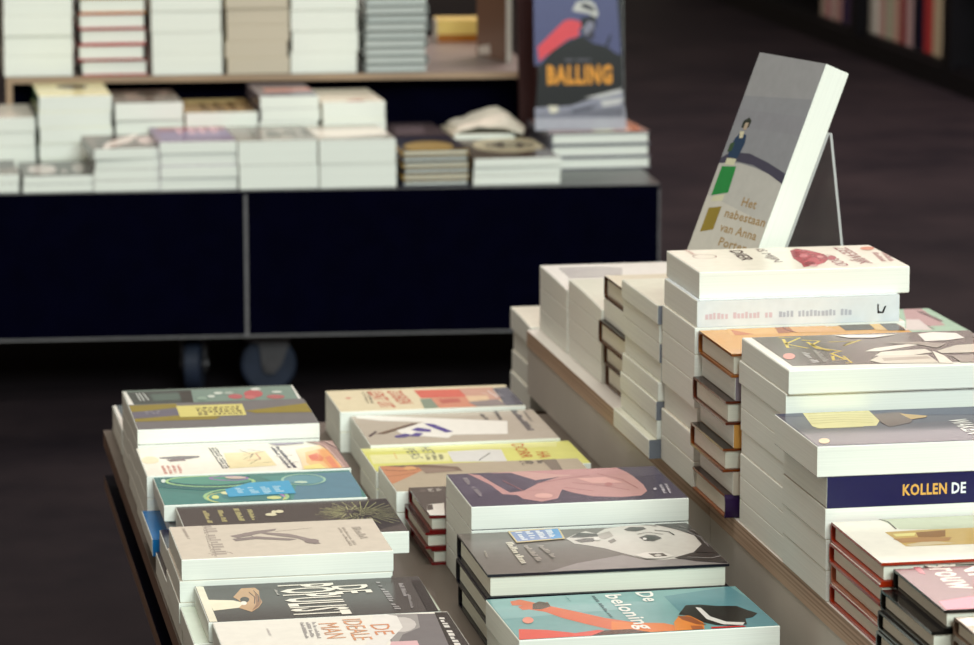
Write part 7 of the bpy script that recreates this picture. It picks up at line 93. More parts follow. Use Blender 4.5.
 'C7':[[1,[92,86,78],[[-101,81],[109,81],[109,16],[92.2,-72.1],[-101.3,-62]]],[2,[216,190,70],[[-76.3,77.2],[-55.2,71.9],[-58.4,72.1],[-76.9,74.1]]],[2,[216,190,70],[[-55.2,71.9],[-76.9,43.4],[-80.1,43.8],[-58.4,72.1]]],[2,[216,190,70],[[-76.9,43.4],[-62.2,18.5],[-65.3,19],[-80.1,43.8]]],[2,[216,190,70],[[-62.2,18.5],[-83,24.2],[-79.9,24.8],[-65.3,19]]],[2,[216,190,70],[[-83,24.2],[-75.7,67.9],[-72.6,67.4],[-79.9,24.8]]],[3,[214,188,70],[[-58.3,61.3],[-42.4,52.3],[-45.6,51.9],[-59.8,58.4]]],[3,[214,188,70],[[-42.4,52.3],[-54.3,34.3],[-57.5,34.6],[-45.6,51.9]]],[3,[214,188,70],[[-54.3,34.3],[-46.7,1.4],[-49.9,1.4],[-57.5,34.6]]],[3,[214,188,70],[[-46.7,1.4],[-57.8,17.1],[-54.6,17.6],[-49.9,1.4]]],[3,[214,188,70],[[-57.8,17.1],[-57.8,49.4],[-54.6,49.4],[-54.6,17.6]]],[4,[212,186,72],[[-52.8,18],[-37,-0.2],[-40.2,-0.6],[-55.2,15.9]]],[4,[212,186,72],[[-37,-0.2],[-49,-10.5],[-52.1,-9.9],[-40.2,-0.6]]],[4,[212,186,72],[[-49,-10.5],[-44.4,-41.1],[-47.5,-40.4],[-52.1,-9.9]]],[4,[212,186,72],[[-44.4,-41.1],[-59,-42.7],[-56,-41.6],[-47.5,-40.4]]],[4,[212,186,72],[[-59,-42.7],[-54.3,-21.4],[-51.2,-22.1],[-56,-41.6]]],[5,[206,184,76],[[-36.7,47.1],[-12.2,46.9],[-14.6,46],[-36.6,44.5]]],[5,[206,184,76],[[-12.2,46.9],[-29.5,25.8],[-28.5,23.4],[-14.6,46]]],[5,[206,184,76],[[-29.5,25.8],[-6.4,50.9],[-4.5,49.1],[-28.5,23.4]]],[6,[214,190,80],[[-42.1,-23.6],[-43.9,-56.4],[-45.9,-55.9],[-44.1,-23.5]]],[6,[214,190,80],[[-43.9,-56.4],[-50.6,-58.4],[-51,-56.4],[-45.9,-55.9]]],[7,[190,188,184],[[-71.8,-0.9],[-72,-4.2],[-76.3,-5.5],[-76.1,-2.2]]],[7,[190,188,184],[[-69.8,-5.4],[-70.1,-10.5],[-76.8,-12.4],[-76.5,-7.2]]],[7,[190,188,184],[[-72.6,-12.9],[-72.9,-17.9],[-77.3,-19.1],[-77,-14.1]]],[7,[190,188,184],[[-73,-19.7],[-73.3,-23.2],[-77.7,-24.4],[-77.4,-20.9]]],[7,[190,188,184],[[-73.4,-25],[-73.6,-28.2],[-78,-29.4],[-77.8,-26.2]]],[7,[190,188,184],[[-74,-34.1],[-74.2,-37.1],[-78.7,-38.3],[-78.5,-35.3]]],[7,[190,188,184],[[-72,-38.3],[-72.3,-42.9],[-79.1,-44.7],[-78.8,-40.1]]],[7,[190,188,184],[[-72.4,-44.7],[-72.7,-49.3],[-79.6,-51],[-79.2,-46.4]]],[8,[170,168,160],[[-59.7,7.4],[-59.9,4.7],[-63.3,4.2],[-63,7]]],[8,[170,168,160],[[-60,3.3],[-60.3,0.1],[-63.8,-0.4],[-63.5,2.9]]],[8,[170,168,160],[[-58.6,-0.9],[-58.9,-4.3],[-64.3,-5.2],[-63.9,-1.7]]],[8,[170,168,160],[[-60.9,-6],[-61.2,-9],[-64.7,-9.6],[-64.4,-6.6]]],[8,[170,168,160],[[-59.3,-10],[-59.6,-13.4],[-65.2,-14.5],[-64.9,-11]]],[8,[170,168,160],[[-59.7,-14.7],[-60.1,-18.7],[-65.8,-19.9],[-65.4,-15.8]]],[8,[170,168,160],[[-62.2,-20.4],[-62.5,-24.1],[-66.3,-24.9],[-65.9,-21.2]]],[8,[170,168,160],[[-62.6,-25.4],[-63,-29.2],[-66.8,-30.2],[-66.4,-26.3]]],[8,[170,168,160],[[-61,-30],[-61.2,-32.7],[-67.3,-34.3],[-67,-31.5]]],[8,[170,168,160],[[-63.5,-34.6],[-63.7,-37.2],[-67.7,-38.3],[-67.4,-35.7]]],[8,[170,168,160],[[-61.7,-38],[-62,-41.8],[-68.2,-43.5],[-67.8,-39.6]]],[8,[170,168,160],[[-64.3,-43.7],[-64.6,-47.3],[-68.7,-48.5],[-68.4,-44.9]]],[9,[224,150,138],[[-86.4,-17.9],[-88.8,-24.2],[-91.7,-29],[-94.7,-31.4],[-97.2,-30.9],[-98.6,-27.7],[-98.7,-22.3],[-97.5,-15.9],[-95.2,-9.6],[-92.3,-4.7],[-89.3,-2.3],[-86.8,-2.7],[-85.3,-6],[-85.2,-11.4]]],[10,[232,228,214],[[-17.8,-6.7],[-4.3,7.8],[34.6,22.7],[38.9,14.5],[-4.9,-9]]],[11,[226,222,206],[[-15.4,-28.6],[-3.5,-11.7],[39.6,-5.1],[40.9,-22.3],[14.5,-34.2]]],[12,[214,208,190],[[-26.4,-50.2],[-11.1,-29.4],[33,-32.8],[31.5,-72.6],[-19.8,-65.4]]],[13,[176,166,150],[[-12.4,-41],[30.8,-39.5],[31.5,-51.5],[-14.4,-54.8]]],[14,[242,238,230],[[56.1,68.9],[72.5,76.1],[93,67.2],[92.9,41.9],[72.6,33.1],[51.4,32]]],[15,[206,200,184],[[47.4,-16.3],[73.6,8.1],[97.7,11.1],[83.8,-30.2],[48,-28.4]]],[16,[236,230,214],[[43.1,-15.5],[46.5,-40.1],[43.4,-77.1],[31.5,-72.6]]],[17,[156,148,136],[[9.2,29.9],[44.1,30.9],[67.2,16.7],[51.8,-2.5],[39.7,16.9]]],[18,[236,232,222],[[-23.3,75.9],[35.5,70.2],[10.6,57.1],[-13.6,61.5]]],[19,[150,142,130],[[52.9,-41.2],[80,-41.5],[68.8,-74.8],[51.2,-73.9]]]],
 'C8':[[1,[66,68,96],[[-104.2,68],[80.4,68],[68.9,33.6],[-104.4,58.2]]],[2,[100,92,104],[[-106.5,-23.2],[-105.3,1.4],[62,13.1],[34.8,-68],[-53.3,-68],[-106.5,-61.3]]],[3,[220,210,152],[[-82.1,68],[-21.2,68],[-23.2,43.3],[-24.1,25.4],[-33.7,3.7],[-60.6,3],[-85,0.5],[-89.3,11.1]]],[4,[160,148,92],[[-78.9,64.1],[-45.8,63.9],[-45.9,63.1],[-78.9,63.3]]],[4,[160,148,92],[[-45.8,63.9],[-20.4,57.7],[-20.5,56.9],[-45.9,63.1]]],[5,[160,148,92],[[-81.1,53.6],[-48.6,54.2],[-48.7,53.4],[-81.1,52.8]]],[5,[160,148,92],[[-48.6,54.2],[-23.5,47.4],[-23.7,46.6],[-48.7,53.4]]],[6,[160,148,92],[[-83.3,43.2],[-51.5,44.5],[-51.5,43.7],[-83.3,42.4]]],[6,[160,148,92],[[-51.5,44.5],[-26.6,37],[-26.8,36.3],[-51.5,43.7]]],[7,[160,148,92],[[-85.5,32.8],[-54.3,34.9],[-54.3,34.2],[-85.5,32]]],[7,[160,148,92],[[-54.3,34.9],[-29.7,26.8],[-29.9,26.1],[-54.3,34.2]]],[8,[160,148,92],[[-87.7,22.5],[-57.1,25.4],[-57.1,24.6],[-87.6,21.7]]],[8,[160,148,92],[[-57.1,25.4],[-32.7,16.7],[-33,15.9],[-57.1,24.6]]],[9,[120,98,92],[[-22.5,50.4],[3.5,56.6],[9.9,33.5],[-0.4,10.3],[-24.1,-3.7],[-25.8,15]]],[10,[196,164,110],[[1.4,49.7],[22.8,36.2],[19.2,29.6],[3.9,23.8]]],[11,[232,200,160],[[-91.5,-50.7],[-93.2,-55],[-95.6,-58.4],[-98,-60],[-100.1,-59.6],[-101.4,-57.3],[-101.6,-53.5],[-100.8,-48.9],[-99.1,-44.6],[-96.8,-41.2],[-94.3,-39.6],[-92.2,-39.9],[-90.9,-42.3],[-90.7,-46.1]]],[12,[226,214,150],[[-88.9,2.5],[-68.8,0.9],[-68.8,-0.3],[-89,1.3]]],[12,[226,214,150],[[-68.8,0.9],[-46.6,1],[-46.6,-0.2],[-68.8,-0.3]]],[13,[240,238,230],"WAKEN",[43.6,16.5,42.4,-45.3],17,1]],
 'C9':[[1,[200,206,180],[[-64.5,72.4],[-62.6,72.5],[20.3,72.5],[3.9,23.6],[-58.6,35.1]]],[2,[206,176,110],[[-73.9,27.3],[-43.2,29.3],[5.8,29.2],[-12.7,-26],[-71.3,-23.8]]],[3,[150,112,74],[[-48.5,21.4],[-21.5,25.3],[-28.7,3],[-52.9,-1.3]]],[4,[236,226,150],[[-69.2,19.3],[-48.9,20.3],[-53.4,10.5],[-69.1,10.5]]],[5,[216,200,166],[[-69.6,-18.4],[-46.6,-8.2],[-27.8,-20.3],[-65.9,-24.8]]],[6,[96,84,70],[[-64,72.5],[-59.4,62.6],[-61,62.4],[-65.8,72.5]]],[6,[96,84,70],[[-59.4,62.6],[-60.5,35.6],[-62.1,35.6],[-61,62.4]]],[7,[180,140,96],[[-74.3,2.7],[-53.8,4.7],[-24.2,-0.7],[-30.8,-12.3],[-70.4,-11.9]]]],
 'C10':[[1,[244,238,226],"Brouw",[-65.7,76.1,-68.4,-7.2],26,1],[2,[244,238,226],"Nie",[-38.9,74.1,-41.8,6.7],26,1],[3,[236,128,150],[[-105.6,-66],[-103.6,-41.2],[-76.5,-31.6],[-57.2,-31.5],[-68.9,-66]]],[4,[205,120,130],[[-90.8,66],[-84.8,66],[-87.6,42.4],[-91.5,45.6]]]],
 'C11':[[1,[240,234,218],[[-106.5,52.9],[-97.3,57],[-86.7,53.3],[-93.4,33.6],[-106.5,32.7]]],[2,[238,232,214],[[-106.5,19.4],[-101.9,22.3],[-100.2,13.4],[-106.5,-5.4]]]],
 'F1':[[1,[70,66,70],[[99,-57.7],[99,-81.5],[3.6,-81.5],[-28.4,-52.3]]]],
 'F2':[[1,[196,192,186],[[-12.8,3.2],[-40.2,7.4],[-61.1,15.9],[-71.4,26.9],[-69.3,38.4],[-55.1,48.1],[-31.6,54.2],[-3.2,55.3],[24.5,51.3],[45.9,42.9],[56.7,31.7],[54.5,19.9],[39.9,10.1],[15.8,4.1]]],[2,[190,186,180],[[1.6,-45.2],[-26.2,-42.3],[-48,-37.9],[-59.5,-32.8],[-58.6,-28.1],[-45.5,-24.6],[-22.7,-23.1],[5.6,-23.8],[33.7,-26.6],[56,-31.1],[68,-36.2],[67.1,-41],[53.6,-44.5],[30.1,-46]]],[3,[60,58,58],[[58.1,4.5],[77.3,-21],[-86.2,-19.8],[-94.8,7.4]]],[4,[170,166,160],[[-39.2,-13.8],[-49,-12.6],[-56.6,-10.5],[-60.5,-7.8],[-60.1,-5.2],[-55.2,-3.1],[-47,-2],[-37,-2],[-27.2,-3.2],[-19.5,-5.3],[-15.5,-7.9],[-16,-10.6],[-20.8,-12.7],[-29.1,-13.8]]]],
 'F3':[[1,[226,214,205],[[-99,42],[-28.8,39],[99,-35.6],[99,-47.5],[-15.8,-11],[-99,40.4]]],[2,[70,58,60],[[-99,53.6],[23.4,47.6],[99,1.9],[99,-10.2],[30.4,13.4],[-99,53.6]]],[3,[210,190,184],[[30.4,-29.3],[82.5,-60],[-28.2,-60],[-45.6,-31.2]]]],
 'F4':[[1,[150,70,84],[[111.5,54.4],[111.5,-67.5],[56.9,-67.5],[48.7,54.2]]],[2,[110,88,140],[[48.7,54.2],[56.9,-67.5],[-45.7,-67.5],[-75,-67],[-81.4,59.7]]],[3,[226,180,190],[[99.9,-47.7],[89.9,-47.3],[88.2,-38.6],[98.2,-39]]],[3,[226,180,190],[[87.4,-51.8],[81.6,-51.6],[79,-38.3],[84.8,-38.5]]],[3,[226,180,190],[[78.2,-51.4],[69.5,-51.1],[66.8,-37.9],[75.6,-38.2]]],[3,[226,180,190],[[66,-51],[59.2,-50.7],[56.6,-37.5],[63.4,-37.7]]],[3,[226,180,190],[[55.7,-50.6],[46,-50.2],[43.4,-37],[53.1,-37.4]]],[3,[226,180,190],[[42.6,-50.1],[36,-49.8],[33.5,-36.7],[40,-36.9]]],[3,[226,180,190],[[24.6,-49.4],[18.7,-49.1],[16.2,-36],[22,-36.2]]],[3,[226,180,190],[[15.3,-49],[8,-48.7],[5.5,-35.6],[12.7,-35.9]]],[3,[226,180,190],[[95.8,-27.2],[88.5,-26.9],[86.8,-18.3],[94.1,-18.6]]],[3,[226,180,190],[[86,-31.5],[79.5,-31.2],[76.9,-18],[83.3,-18.2]]],[3,[226,180,190],[[75.1,-26.5],[65.2,-26.1],[63.5,-17.5],[73.4,-17.9]]],[3,[226,180,190],[[61.8,-26],[54.3,-25.8],[52.6,-17.2],[60.1,-17.4]]],[3,[226,180,190],[[51.8,-30.3],[44.4,-30],[41.8,-16.8],[49.2,-17.1]]],[3,[226,180,190],[[41,-29.9],[33.8,-29.6],[31.2,-16.5],[38.4,-16.7]]],[3,[226,180,190],[[29.4,-24.9],[21.4,-24.6],[19.7,-16.1],[27.8,-16.4]]],[3,[226,180,190],[[18.8,-29.1],[10.3,-28.8],[7.8,-15.7],[16.3,-16]]],[3,[226,180,190],[[92.6,-11.4],[85,-11.2],[82.3,2.1],[90,1.9]]],[3,[226,180,190],[[81.6,-11],[71.6,-10.7],[69,2.5],[78.9,2.2]]],[3,[226,180,190],[[68.2,-10.6],[60.4,-10.4],[57.7,2.9],[65.6,2.6]]],[3,[226,180,190],[[56.9,-10.3],[50.7,-10],[48.1,3.2],[54.3,3]]],[3,[226,180,190],[[39.3,-9.7],[30.6,-9.4],[28,3.8],[36.7,3.5]]],[3,[226,180,190],[[27.2,-9.3],[18.5,-9],[15.9,4.1],[24.6,3.9]]],[3,[226,180,190],[[15.1,-8.9],[7.1,-8.7],[4.5,4.5],[12.5,4.2]]],[3,[226,180,190],[[88.5,9.1],[80.7,9.3],[78,22.6],[85.9,22.4]]],[3,[226,180,190],[[77.3,9.4],[69.6,9.6],[66.9,22.9],[74.6,22.7]]],[3,[226,180,190],[[65.2,14.3],[56.5,14.6],[54.8,23.2],[63.5,23]]],[3,[226,180,190],[[53.1,14.7],[47.1,14.9],[45.4,23.4],[51.4,23.3]]],[3,[226,180,190],[[44.5,10.3],[38.1,10.5],[35.5,23.7],[41.9,23.5]]],[3,[226,180,190],[[33.8,15.2],[25.7,15.5],[24.1,24],[32.1,23.8]]],[3,[226,180,190],[[23.2,10.9],[15.7,11.2],[13.1,24.3],[20.6,24.1]]],[3,[226,180,190],[[3.4,16.1],[-3.5,16.3],[-5.2,24.8],[1.7,24.6]]]],
 'F5':[[1,[170,166,156],[[-111.5,23.9],[67.2,15],[64,-58.9],[-103,-25.4],[-111.5,14.2]]],[2,[110,106,98],[[-32.2,-22.1],[-53.3,-17.7],[-69.5,-10.7],[-77.6,-2.4],[-76.1,5.5],[-65.4,11.5],[-47.4,14.4],[-25.6,13.6],[-4.4,9.3],[12.2,2.2],[20.5,-6.2],[19.1,-14.2],[8,-20.2],[-10.3,-23.1]]],[3,[90,88,84],[[48,-69.5],[38.9,-69.5],[38.7,-61],[47.8,-61.9]]],[3,[90,88,84],[[33.5,-69.5],[22.5,-69.5],[22.3,-59.4],[33.3,-60.5]]],[3,[90,88,84],[[17.2,-69.5],[2.1,-69.5],[1.7,-57.4],[16.9,-58.9]]],[3,[90,88,84],[[-3.2,-69.5],[-11.7,-69.5],[-16.5,-69],[-17,-55.6],[-3.7,-56.9]]],[3,[90,88,84],[[-21.8,-69.5],[-33.6,-69.5],[-34.3,-53.9],[-22.4,-55.1]]],[3,[90,88,84],[[-39.1,-66.7],[-52.4,-65.4],[-53,-52.1],[-39.7,-53.4]]],[3,[90,88,84],[[47.7,-50.5],[32.1,-49.1],[31.7,-28.1],[47.3,-29.4]]],[3,[90,88,84],[[26.7,-48.6],[11.8,-47.2],[11.2,-26.3],[26.2,-27.6]]],[3,[90,88,84],[[6.4,-46.7],[-3.2,-45.8],[-3.9,-25],[5.8,-25.9]]],[3,[90,88,84],[[-8.6,-45.3],[-23.2,-43.9],[-24,-23.3],[-9.4,-24.6]]],[3,[90,88,84],[[-28.6,-43.5],[-39,-42.5],[-39.9,-22],[-29.4,-22.9]]],[3,[90,88,84],[[-44.4,-42],[-55.3,-41],[-56.3,-20.6],[-45.4,-21.5]]],[3,[90,88,84],[[47,-10.7],[31.5,-9.4],[31.2,4.2],[46.8,3.1]]],[3,[90,88,84],[[26.2,-16.3],[15.8,-15.5],[15.2,5.4],[25.7,4.6]]],[3,[90,88,84],[[10.1,-7.8],[-3.5,-6.7],[-4,6.8],[9.7,5.8]]],[3,[90,88,84],[[-8.7,-13.5],[-21.2,-12.5],[-22,8.1],[-9.5,7.2]]],[3,[90,88,84],[[-27,-4.9],[-36.4,-4.1],[-37,9.2],[-27.5,8.5]]],[3,[90,88,84],[[-41.8,-3.7],[-52.3,-2.9],[-53,10.4],[-42.5,9.6]]],[3,[90,88,84],[[46.6,14.4],[37,15.1],[36.6,36.1],[46.3,35.5]]],[3,[90,88,84],[[31.5,15.5],[18.5,16.4],[18,37.3],[31,36.5]]],[3,[90,88,84],[[-0.1,24.9],[-13.5,25.8],[-14,39.3],[-0.5,38.4]]],[3,[90,88,84],[[-19.1,26.2],[-29.1,26.9],[-29.7,40.3],[-19.6,39.6]]],[3,[90,88,84],[[-34.6,27.3],[-44.4,27.9],[-45,41.2],[-35.2,40.6]]],[3,[90,88,84],[[-49.9,28.3],[-62,29.1],[-62.7,42.3],[-50.6,41.6]]]],
 'F6':[[1,[232,228,216],[[39.4,62.6],[51.4,-67.5],[-42.2,-67.5],[-78.6,25.3],[-60.8,62.6]]],[2,[140,138,130],[[-111.5,62.9],[-88.6,59.8],[-72.8,-61.9],[-111.5,-63.7]]]],
 'F7':[[1,[176,150,92],[[-60.4,-40.6],[-91.1,-30.7],[-99,-25],[-99,41.9],[-76.5,48.6],[-44.1,47.9],[-13,38.4],[10.6,21.9],[21.7,1.6],[18.1,-18.3],[0.3,-33.8],[-27.7,-41.7]]],[2,[28,26,60],[[-99,60],[-56.3,60],[86.3,39.4],[84.1,27.5],[-99,59.1]]]],
 'F8':[[1,[222,212,180],[[6.3,-78],[-15.7,-70.2],[-48.7,-44.6],[-63.9,-14.3],[-58.5,14.9],[-33.6,37.5],[6.4,49.2],[53.8,47.4],[99.5,32.3],[134.1,6.6],[144,-12.2],[144,-55.5],[118.6,-77.7],[117.6,-78]]],[2,[95,84,76],[[32.9,-66.1],[10.6,-56.9],[-5.5,-40.3],[-12.2,-19.8],[-8.4,0.9],[5.2,17.5],[26.1,27],[50.1,27.4],[72.6,18.5],[89,1.9],[96.1,-18.9],[92.2,-39.9],[78.2,-56.7],[57,-66]]],[3,[200,192,164],[[96,-69],[80.7,-66.4],[79.4,-51.5],[94.8,-54]]],[3,[200,192,164],[[75.6,-73.4],[62.1,-71.2],[60,-48.2],[73.6,-50.5]]],[3,[200,192,164],[[55.6,-62.2],[40.1,-59.6],[38.6,-44.7],[54.2,-47.3]]],[3,[200,192,164],[[35.2,-66.6],[18.8,-63.8],[16.3,-41],[32.8,-43.7]]],[3,[200,192,164],[[13,-62.8],[0.7,-60.7],[-2,-37.9],[10.4,-40]]],[3,[200,192,164],[[-6.1,-51.8],[-16.9,-50],[-18.7,-35.2],[-7.8,-37]]],[3,[200,192,164],[[93.8,-41.6],[81.8,-39.7],[79.9,-16.7],[91.9,-18.6]]],[3,[200,192,164],[[76,-38.7],[58.6,-35.8],[56.4,-12.9],[74,-15.7]]],[3,[200,192,164],[[52.7,-34.9],[42.7,-33.2],[40.4,-10.3],[50.5,-12]]],[3,[200,192,164],[[36.9,-32.3],[23.3,-30],[20.8,-7.2],[34.5,-9.4]]],[3,[200,192,164],[[17.4,-29.1],[2.4,-26.6],[-0.2,-3.8],[14.9,-6.2]]],[3,[200,192,164],[[-3.5,-25.6],[-16.2,-23.6],[-18.9,-0.8],[-6.1,-2.8]]],[3,[200,192,164],[[90.9,-6.3],[80.5,-4.6],[78.5,18.4],[89.1,16.7]]],[3,[200,192,164],[[73.8,4.4],[58.7,6.8],[57.3,21.7],[72.5,19.3]]],[3,[200,192,164],[[38.9,9.9],[25.1,12.1],[23.6,27],[37.4,24.8]]],[3,[200,192,164],[[20,5],[4.2,7.6],[1.6,30.4],[17.6,27.9]]],[3,[200,192,164],[[-1.8,8.5],[-14.9,10.6],[-17.6,33.4],[-4.4,31.3]]],[3,[200,192,164],[[-20.8,11.5],[-30.8,13.1],[-33.7,35.9],[-23.6,34.3]]]],
 'F9':[[1,[228,178,150],[[-33.6,5.6],[-17.8,-68.5],[-87.7,-66.7],[-97.5,5.4]]],[2,[245,240,200],[[-81.5,-33.1],[-93.2,-28.4],[-101.8,-20.6],[-105.6,-11.4],[-104,-2.5],[-97.2,4.5],[-86.5,8],[-74.1,7.3],[-62.3,2.7],[-53.6,-5],[-49.7,-14.3],[-51.4,-23.4],[-58.3,-30.3],[-69,-33.7]]],[3,[180,110,80],[[-109,-60.8],[39.6,-81.5],[12.7,-93],[-9.6,-93],[-109,-78.1]]]],
 'R2':[[1,[70,66,54],[[40.3,-33.6],[23.1,-29.5],[10.3,-20.3],[4.7,-7.9],[7.1,5.2],[17.2,16.6],[32.9,24],[51.3,25.9],[68.7,21.9],[81.6,12.7],[87.5,0.3],[85,-13.1],[74.8,-24.6],[58.8,-31.9]]]],
 'R3':[[1,[150,128,118],[[56.5,35.9],[81.1,-54.9],[-42.8,-31.1],[-59.6,32.5]]],[2,[60,52,50],[[13.9,-36.2],[-5.4,-32],[-20,-23.7],[-26.9,-13.1],[-24.9,-2.2],[-14.3,7],[2.8,12.5],[23.1,13.3],[42.6,9.3],[57.4,1],[64.5,-9.7],[62.5,-20.8],[51.7,-30],[34.3,-35.5]]]],
 'R4':[[1,[96,70,44],[[59.8,-65],[50.2,-65],[47.5,-51.3],[57.2,-51.6]]],[1,[96,70,44],[[35.3,-65],[22.2,-65],[19.5,-50.4],[32.6,-50.8]]],[1,[96,70,44],[[17.8,-65],[6.4,-65],[3.6,-49.8],[15,-50.2]]],[1,[96,70,44],[[-8.5,-65],[-18.8,-65],[-21.7,-49],[-11.3,-49.3]]],[1,[96,70,44],[[-24.1,-60.2],[-34.3,-59.9],[-36.4,-48.5],[-26.2,-48.9]]],[1,[96,70,44],[[-37.9,-65],[-50.7,-65],[-53.7,-47.9],[-40.9,-48.4]]],[1,[96,70,44],[[-55.2,-65],[-63.7,-65],[-66.9,-64.9],[-69.9,-47.4],[-58.2,-47.8]]],[1,[96,70,44],[[-71.4,-64.8],[-83.7,-64.4],[-86.7,-46.8],[-74.4,-47.3]]],[1,[96,70,44],[[55.4,-42.2],[45.7,-41.9],[42.4,-24.5],[52.1,-24.8]]],[1,[96,70,44],[[40.1,-35.7],[27.2,-35.2],[25.1,-23.9],[37.9,-24.3]]],[1,[96,70,44],[[23.8,-41.2],[15.9,-40.9],[12.6,-23.5],[20.6,-23.7]]],[1,[96,70,44],[[10.2,-34.7],[-2.8,-34.2],[-4.9,-22.9],[8.1,-23.3]]],[1,[96,70,44],[[-6.2,-40.2],[-14.1,-39.9],[-17.3,-22.4],[-9.4,-22.7]]],[1,[96,70,44],[[-19.7,-33.6],[-33.1,-33.2],[-35.1,-21.8],[-21.7,-22.3]]],[1,[96,70,44],[[-36.5,-39.2],[-45.5,-38.9],[-48.6,-21.4],[-39.6,-21.7]]],[1,[96,70,44],[[-61.5,-32.2],[-73.3,-31.8],[-75.3,-20.5],[-63.5,-20.9]]],[1,[96,70,44],[[-88.3,-31.3],[-97,-31],[-98.9,-19.7],[-90.2,-20]]],[1,[96,70,44],[[49.1,-9.3],[37.2,-8.9],[35.1,2.4],[47,2]]],[1,[96,70,44],[[32.7,-8.8],[24.4,-8.5],[22.3,2.9],[30.6,2.6]]],[1,[96,70,44],[[19.9,-8.3],[8.8,-7.9],[6.7,3.4],[17.8,3]]],[1,[96,70,44],[[4.4,-7.8],[-6.2,-7.4],[-8.3,3.9],[2.3,3.6]]],[1,[96,70,44],[[-9.6,-13.4],[-19.5,-13],[-22.7,4.4],[-12.8,4.1]]],[1,[96,70,44],[[-25,-6.8],[-34.9,-6.4],[-36.9,4.9],[-27.1,4.6]]],[1,[96,70,44],[[-49.7,-5.9],[-58.4,-5.6],[-60.5,5.8],[-51.8,5.5]]],[1,[96,70,44],[[-61.8,-11.6],[-75.1,-11.1],[-78.2,6.4],[-64.9,5.9]]],[1,[96,70,44],[[-79.6,-11],[-92.6,-10.5],[-95.7,7],[-82.6,6.5]]],[1,[96,70,44],[[45.2,11.4],[34.3,11.8],[30.9,29.2],[41.8,28.8]]],[1,[96,70,44],[[28.7,18],[20.8,18.3],[18.7,29.6],[26.5,29.3]]],[1,[96,70,44],[[16.4,18.5],[3.3,18.9],[1.2,30.3],[14.3,29.8]]],[1,[96,70,44],[[-0,13],[-9.5,13.3],[-12.7,30.8],[-3.3,30.4]]],[1,[96,70,44],[[-25.5,19.9],[-38,20.4],[-40,31.7],[-27.6,31.3]]],[1,[96,70,44],[[-41.3,14.4],[-49.9,14.7],[-53.1,32.2],[-44.5,31.9]]],[1,[96,70,44],[[-54.4,14.9],[-64.7,15.3],[-67.9,32.8],[-57.5,32.4]]],[1,[96,70,44],[[-79.6,15.8],[-91.2,16.2],[-94.3,33.7],[-82.7,33.3]]],[2,[206,186,136],[[101,47.4],[110,-37.2],[110,-52.7],[55.8,-40.5],[38,50.2]]]],
 'R5':[[1,[206,140,130],[[20.3,33.8],[25.1,-53],[-33,-53],[-37.8,37.5]]],[2,[90,86,108],[[-110,-53],[-110,48.5],[-48.1,45],[-44.9,-53]]]],
 'R8':[[1,[110,100,104],[[66.2,18.1],[73.5,-39.7],[-59,-24.8],[-77.2,32.3]]]],
 'R6':[[1,[200,150,140],[[-110,-20.6],[-110,14.3],[-106.1,14.1],[-90.7,10.2],[-79,3.6],[-73.3,-4.4],[-74.7,-12.2],[-83,-18.2],[-96.5,-21.1]]]],
}


# ------------------------------------------------------------------ helpers
def lin(c):
    return tuple((v/255/12.92 if v/255 <= .04045 else ((v/255+.055)/1.055)**2.4) for v in c)
def ink(c):
    return tuple(min(.88, max(0.002, v*INK_GAIN - INK_OFF)) for v in lin(c))
INK_GAIN, INK_OFF = .91, .018

def node_mat(name):
    m = bpy.data.materials.new(name); m.use_nodes = True
    nt = m.node_tree; b = nt.nodes['Principled BSDF']
    return m, nt, b
def flat(name, rgb, rough=.5, spec=.5, noise=.12, scale=40, metal=0, stretch=(1,1,1)):
    m, nt, b = node_mat(name)
    tc = nt.nodes.new('ShaderNodeTexCoord'); mp = nt.nodes.new('ShaderNodeMapping'); mp.inputs['Scale'].default_value = stretch
    n = nt.nodes.new('ShaderNodeTexNoise'); n.inputs['Scale'].default_value = scale; n.inputs['Detail'].default_value = 4
    r = nt.nodes.new('ShaderNodeValToRGB')
    r.color_ramp.elements[0].position = .3; r.color_ramp.elements[1].position = .7
    r.color_ramp.elements[0].color = tuple(v*(1-noise) for v in rgb)+(1,)
    r.color_ramp.elements[1].color = tuple(min(1, v*(1+noise)) for v in rgb)+(1,)
    nt.links.new(tc.outputs['Object'], mp.inputs[0]); nt.links.new(mp.outputs[0], n.inputs['Vector'])
    nt.links.new(n.outputs['Fac'], r.inputs[0]); nt.links.new(r.outputs[0], b.inputs['Base Color'])
    b.inputs['Roughness'].default_value = rough; b.inputs['Specular IOR Level'].default_value = spec; b.inputs['Metallic'].default_value = metal
    return m
def paper_mat(name, rgb):
    # the cut edges of the pages: thin lines stacked along the book's thickness
    return flat(name, rgb, .75, .15, .05, 1.0, 0, (4, 4, 1500))
def print_mat():
    m, nt, b = node_mat('printed_cover')
    a = nt.nodes.new('ShaderNodeAttribute'); a.attribute_name = 'Col'
    n = nt.nodes.new('ShaderNodeTexNoise'); n.inputs['Scale'].default_value = 90; n.inputs['Detail'].default_value = 3
    tc = nt.nodes.new('ShaderNodeTexCoord'); nt.links.new(tc.outputs['Object'], n.inputs['Vector'])
    mr = nt.nodes.new('ShaderNodeMapRange'); mr.inputs[3].default_value = .9; mr.inputs[4].default_value = 1.08
    nt.links.new(n.outputs['Fac'], mr.inputs[0])
    mx = nt.nodes.new('ShaderNodeMix'); mx.data_type = 'RGBA'; mx.blend_type = 'MULTIPLY'; mx.inputs[0].default_value = 1
    nt.links.new(a.outputs['Color'], mx.inputs[6]); nt.links.new(mr.outputs[0], mx.inputs[7])
    nt.links.new(mx.outputs[2], b.inputs['Base Color'])
    b.inputs['Roughness'].default_value = .24; b.inputs['Specular IOR Level'].default_value = .36
    return m
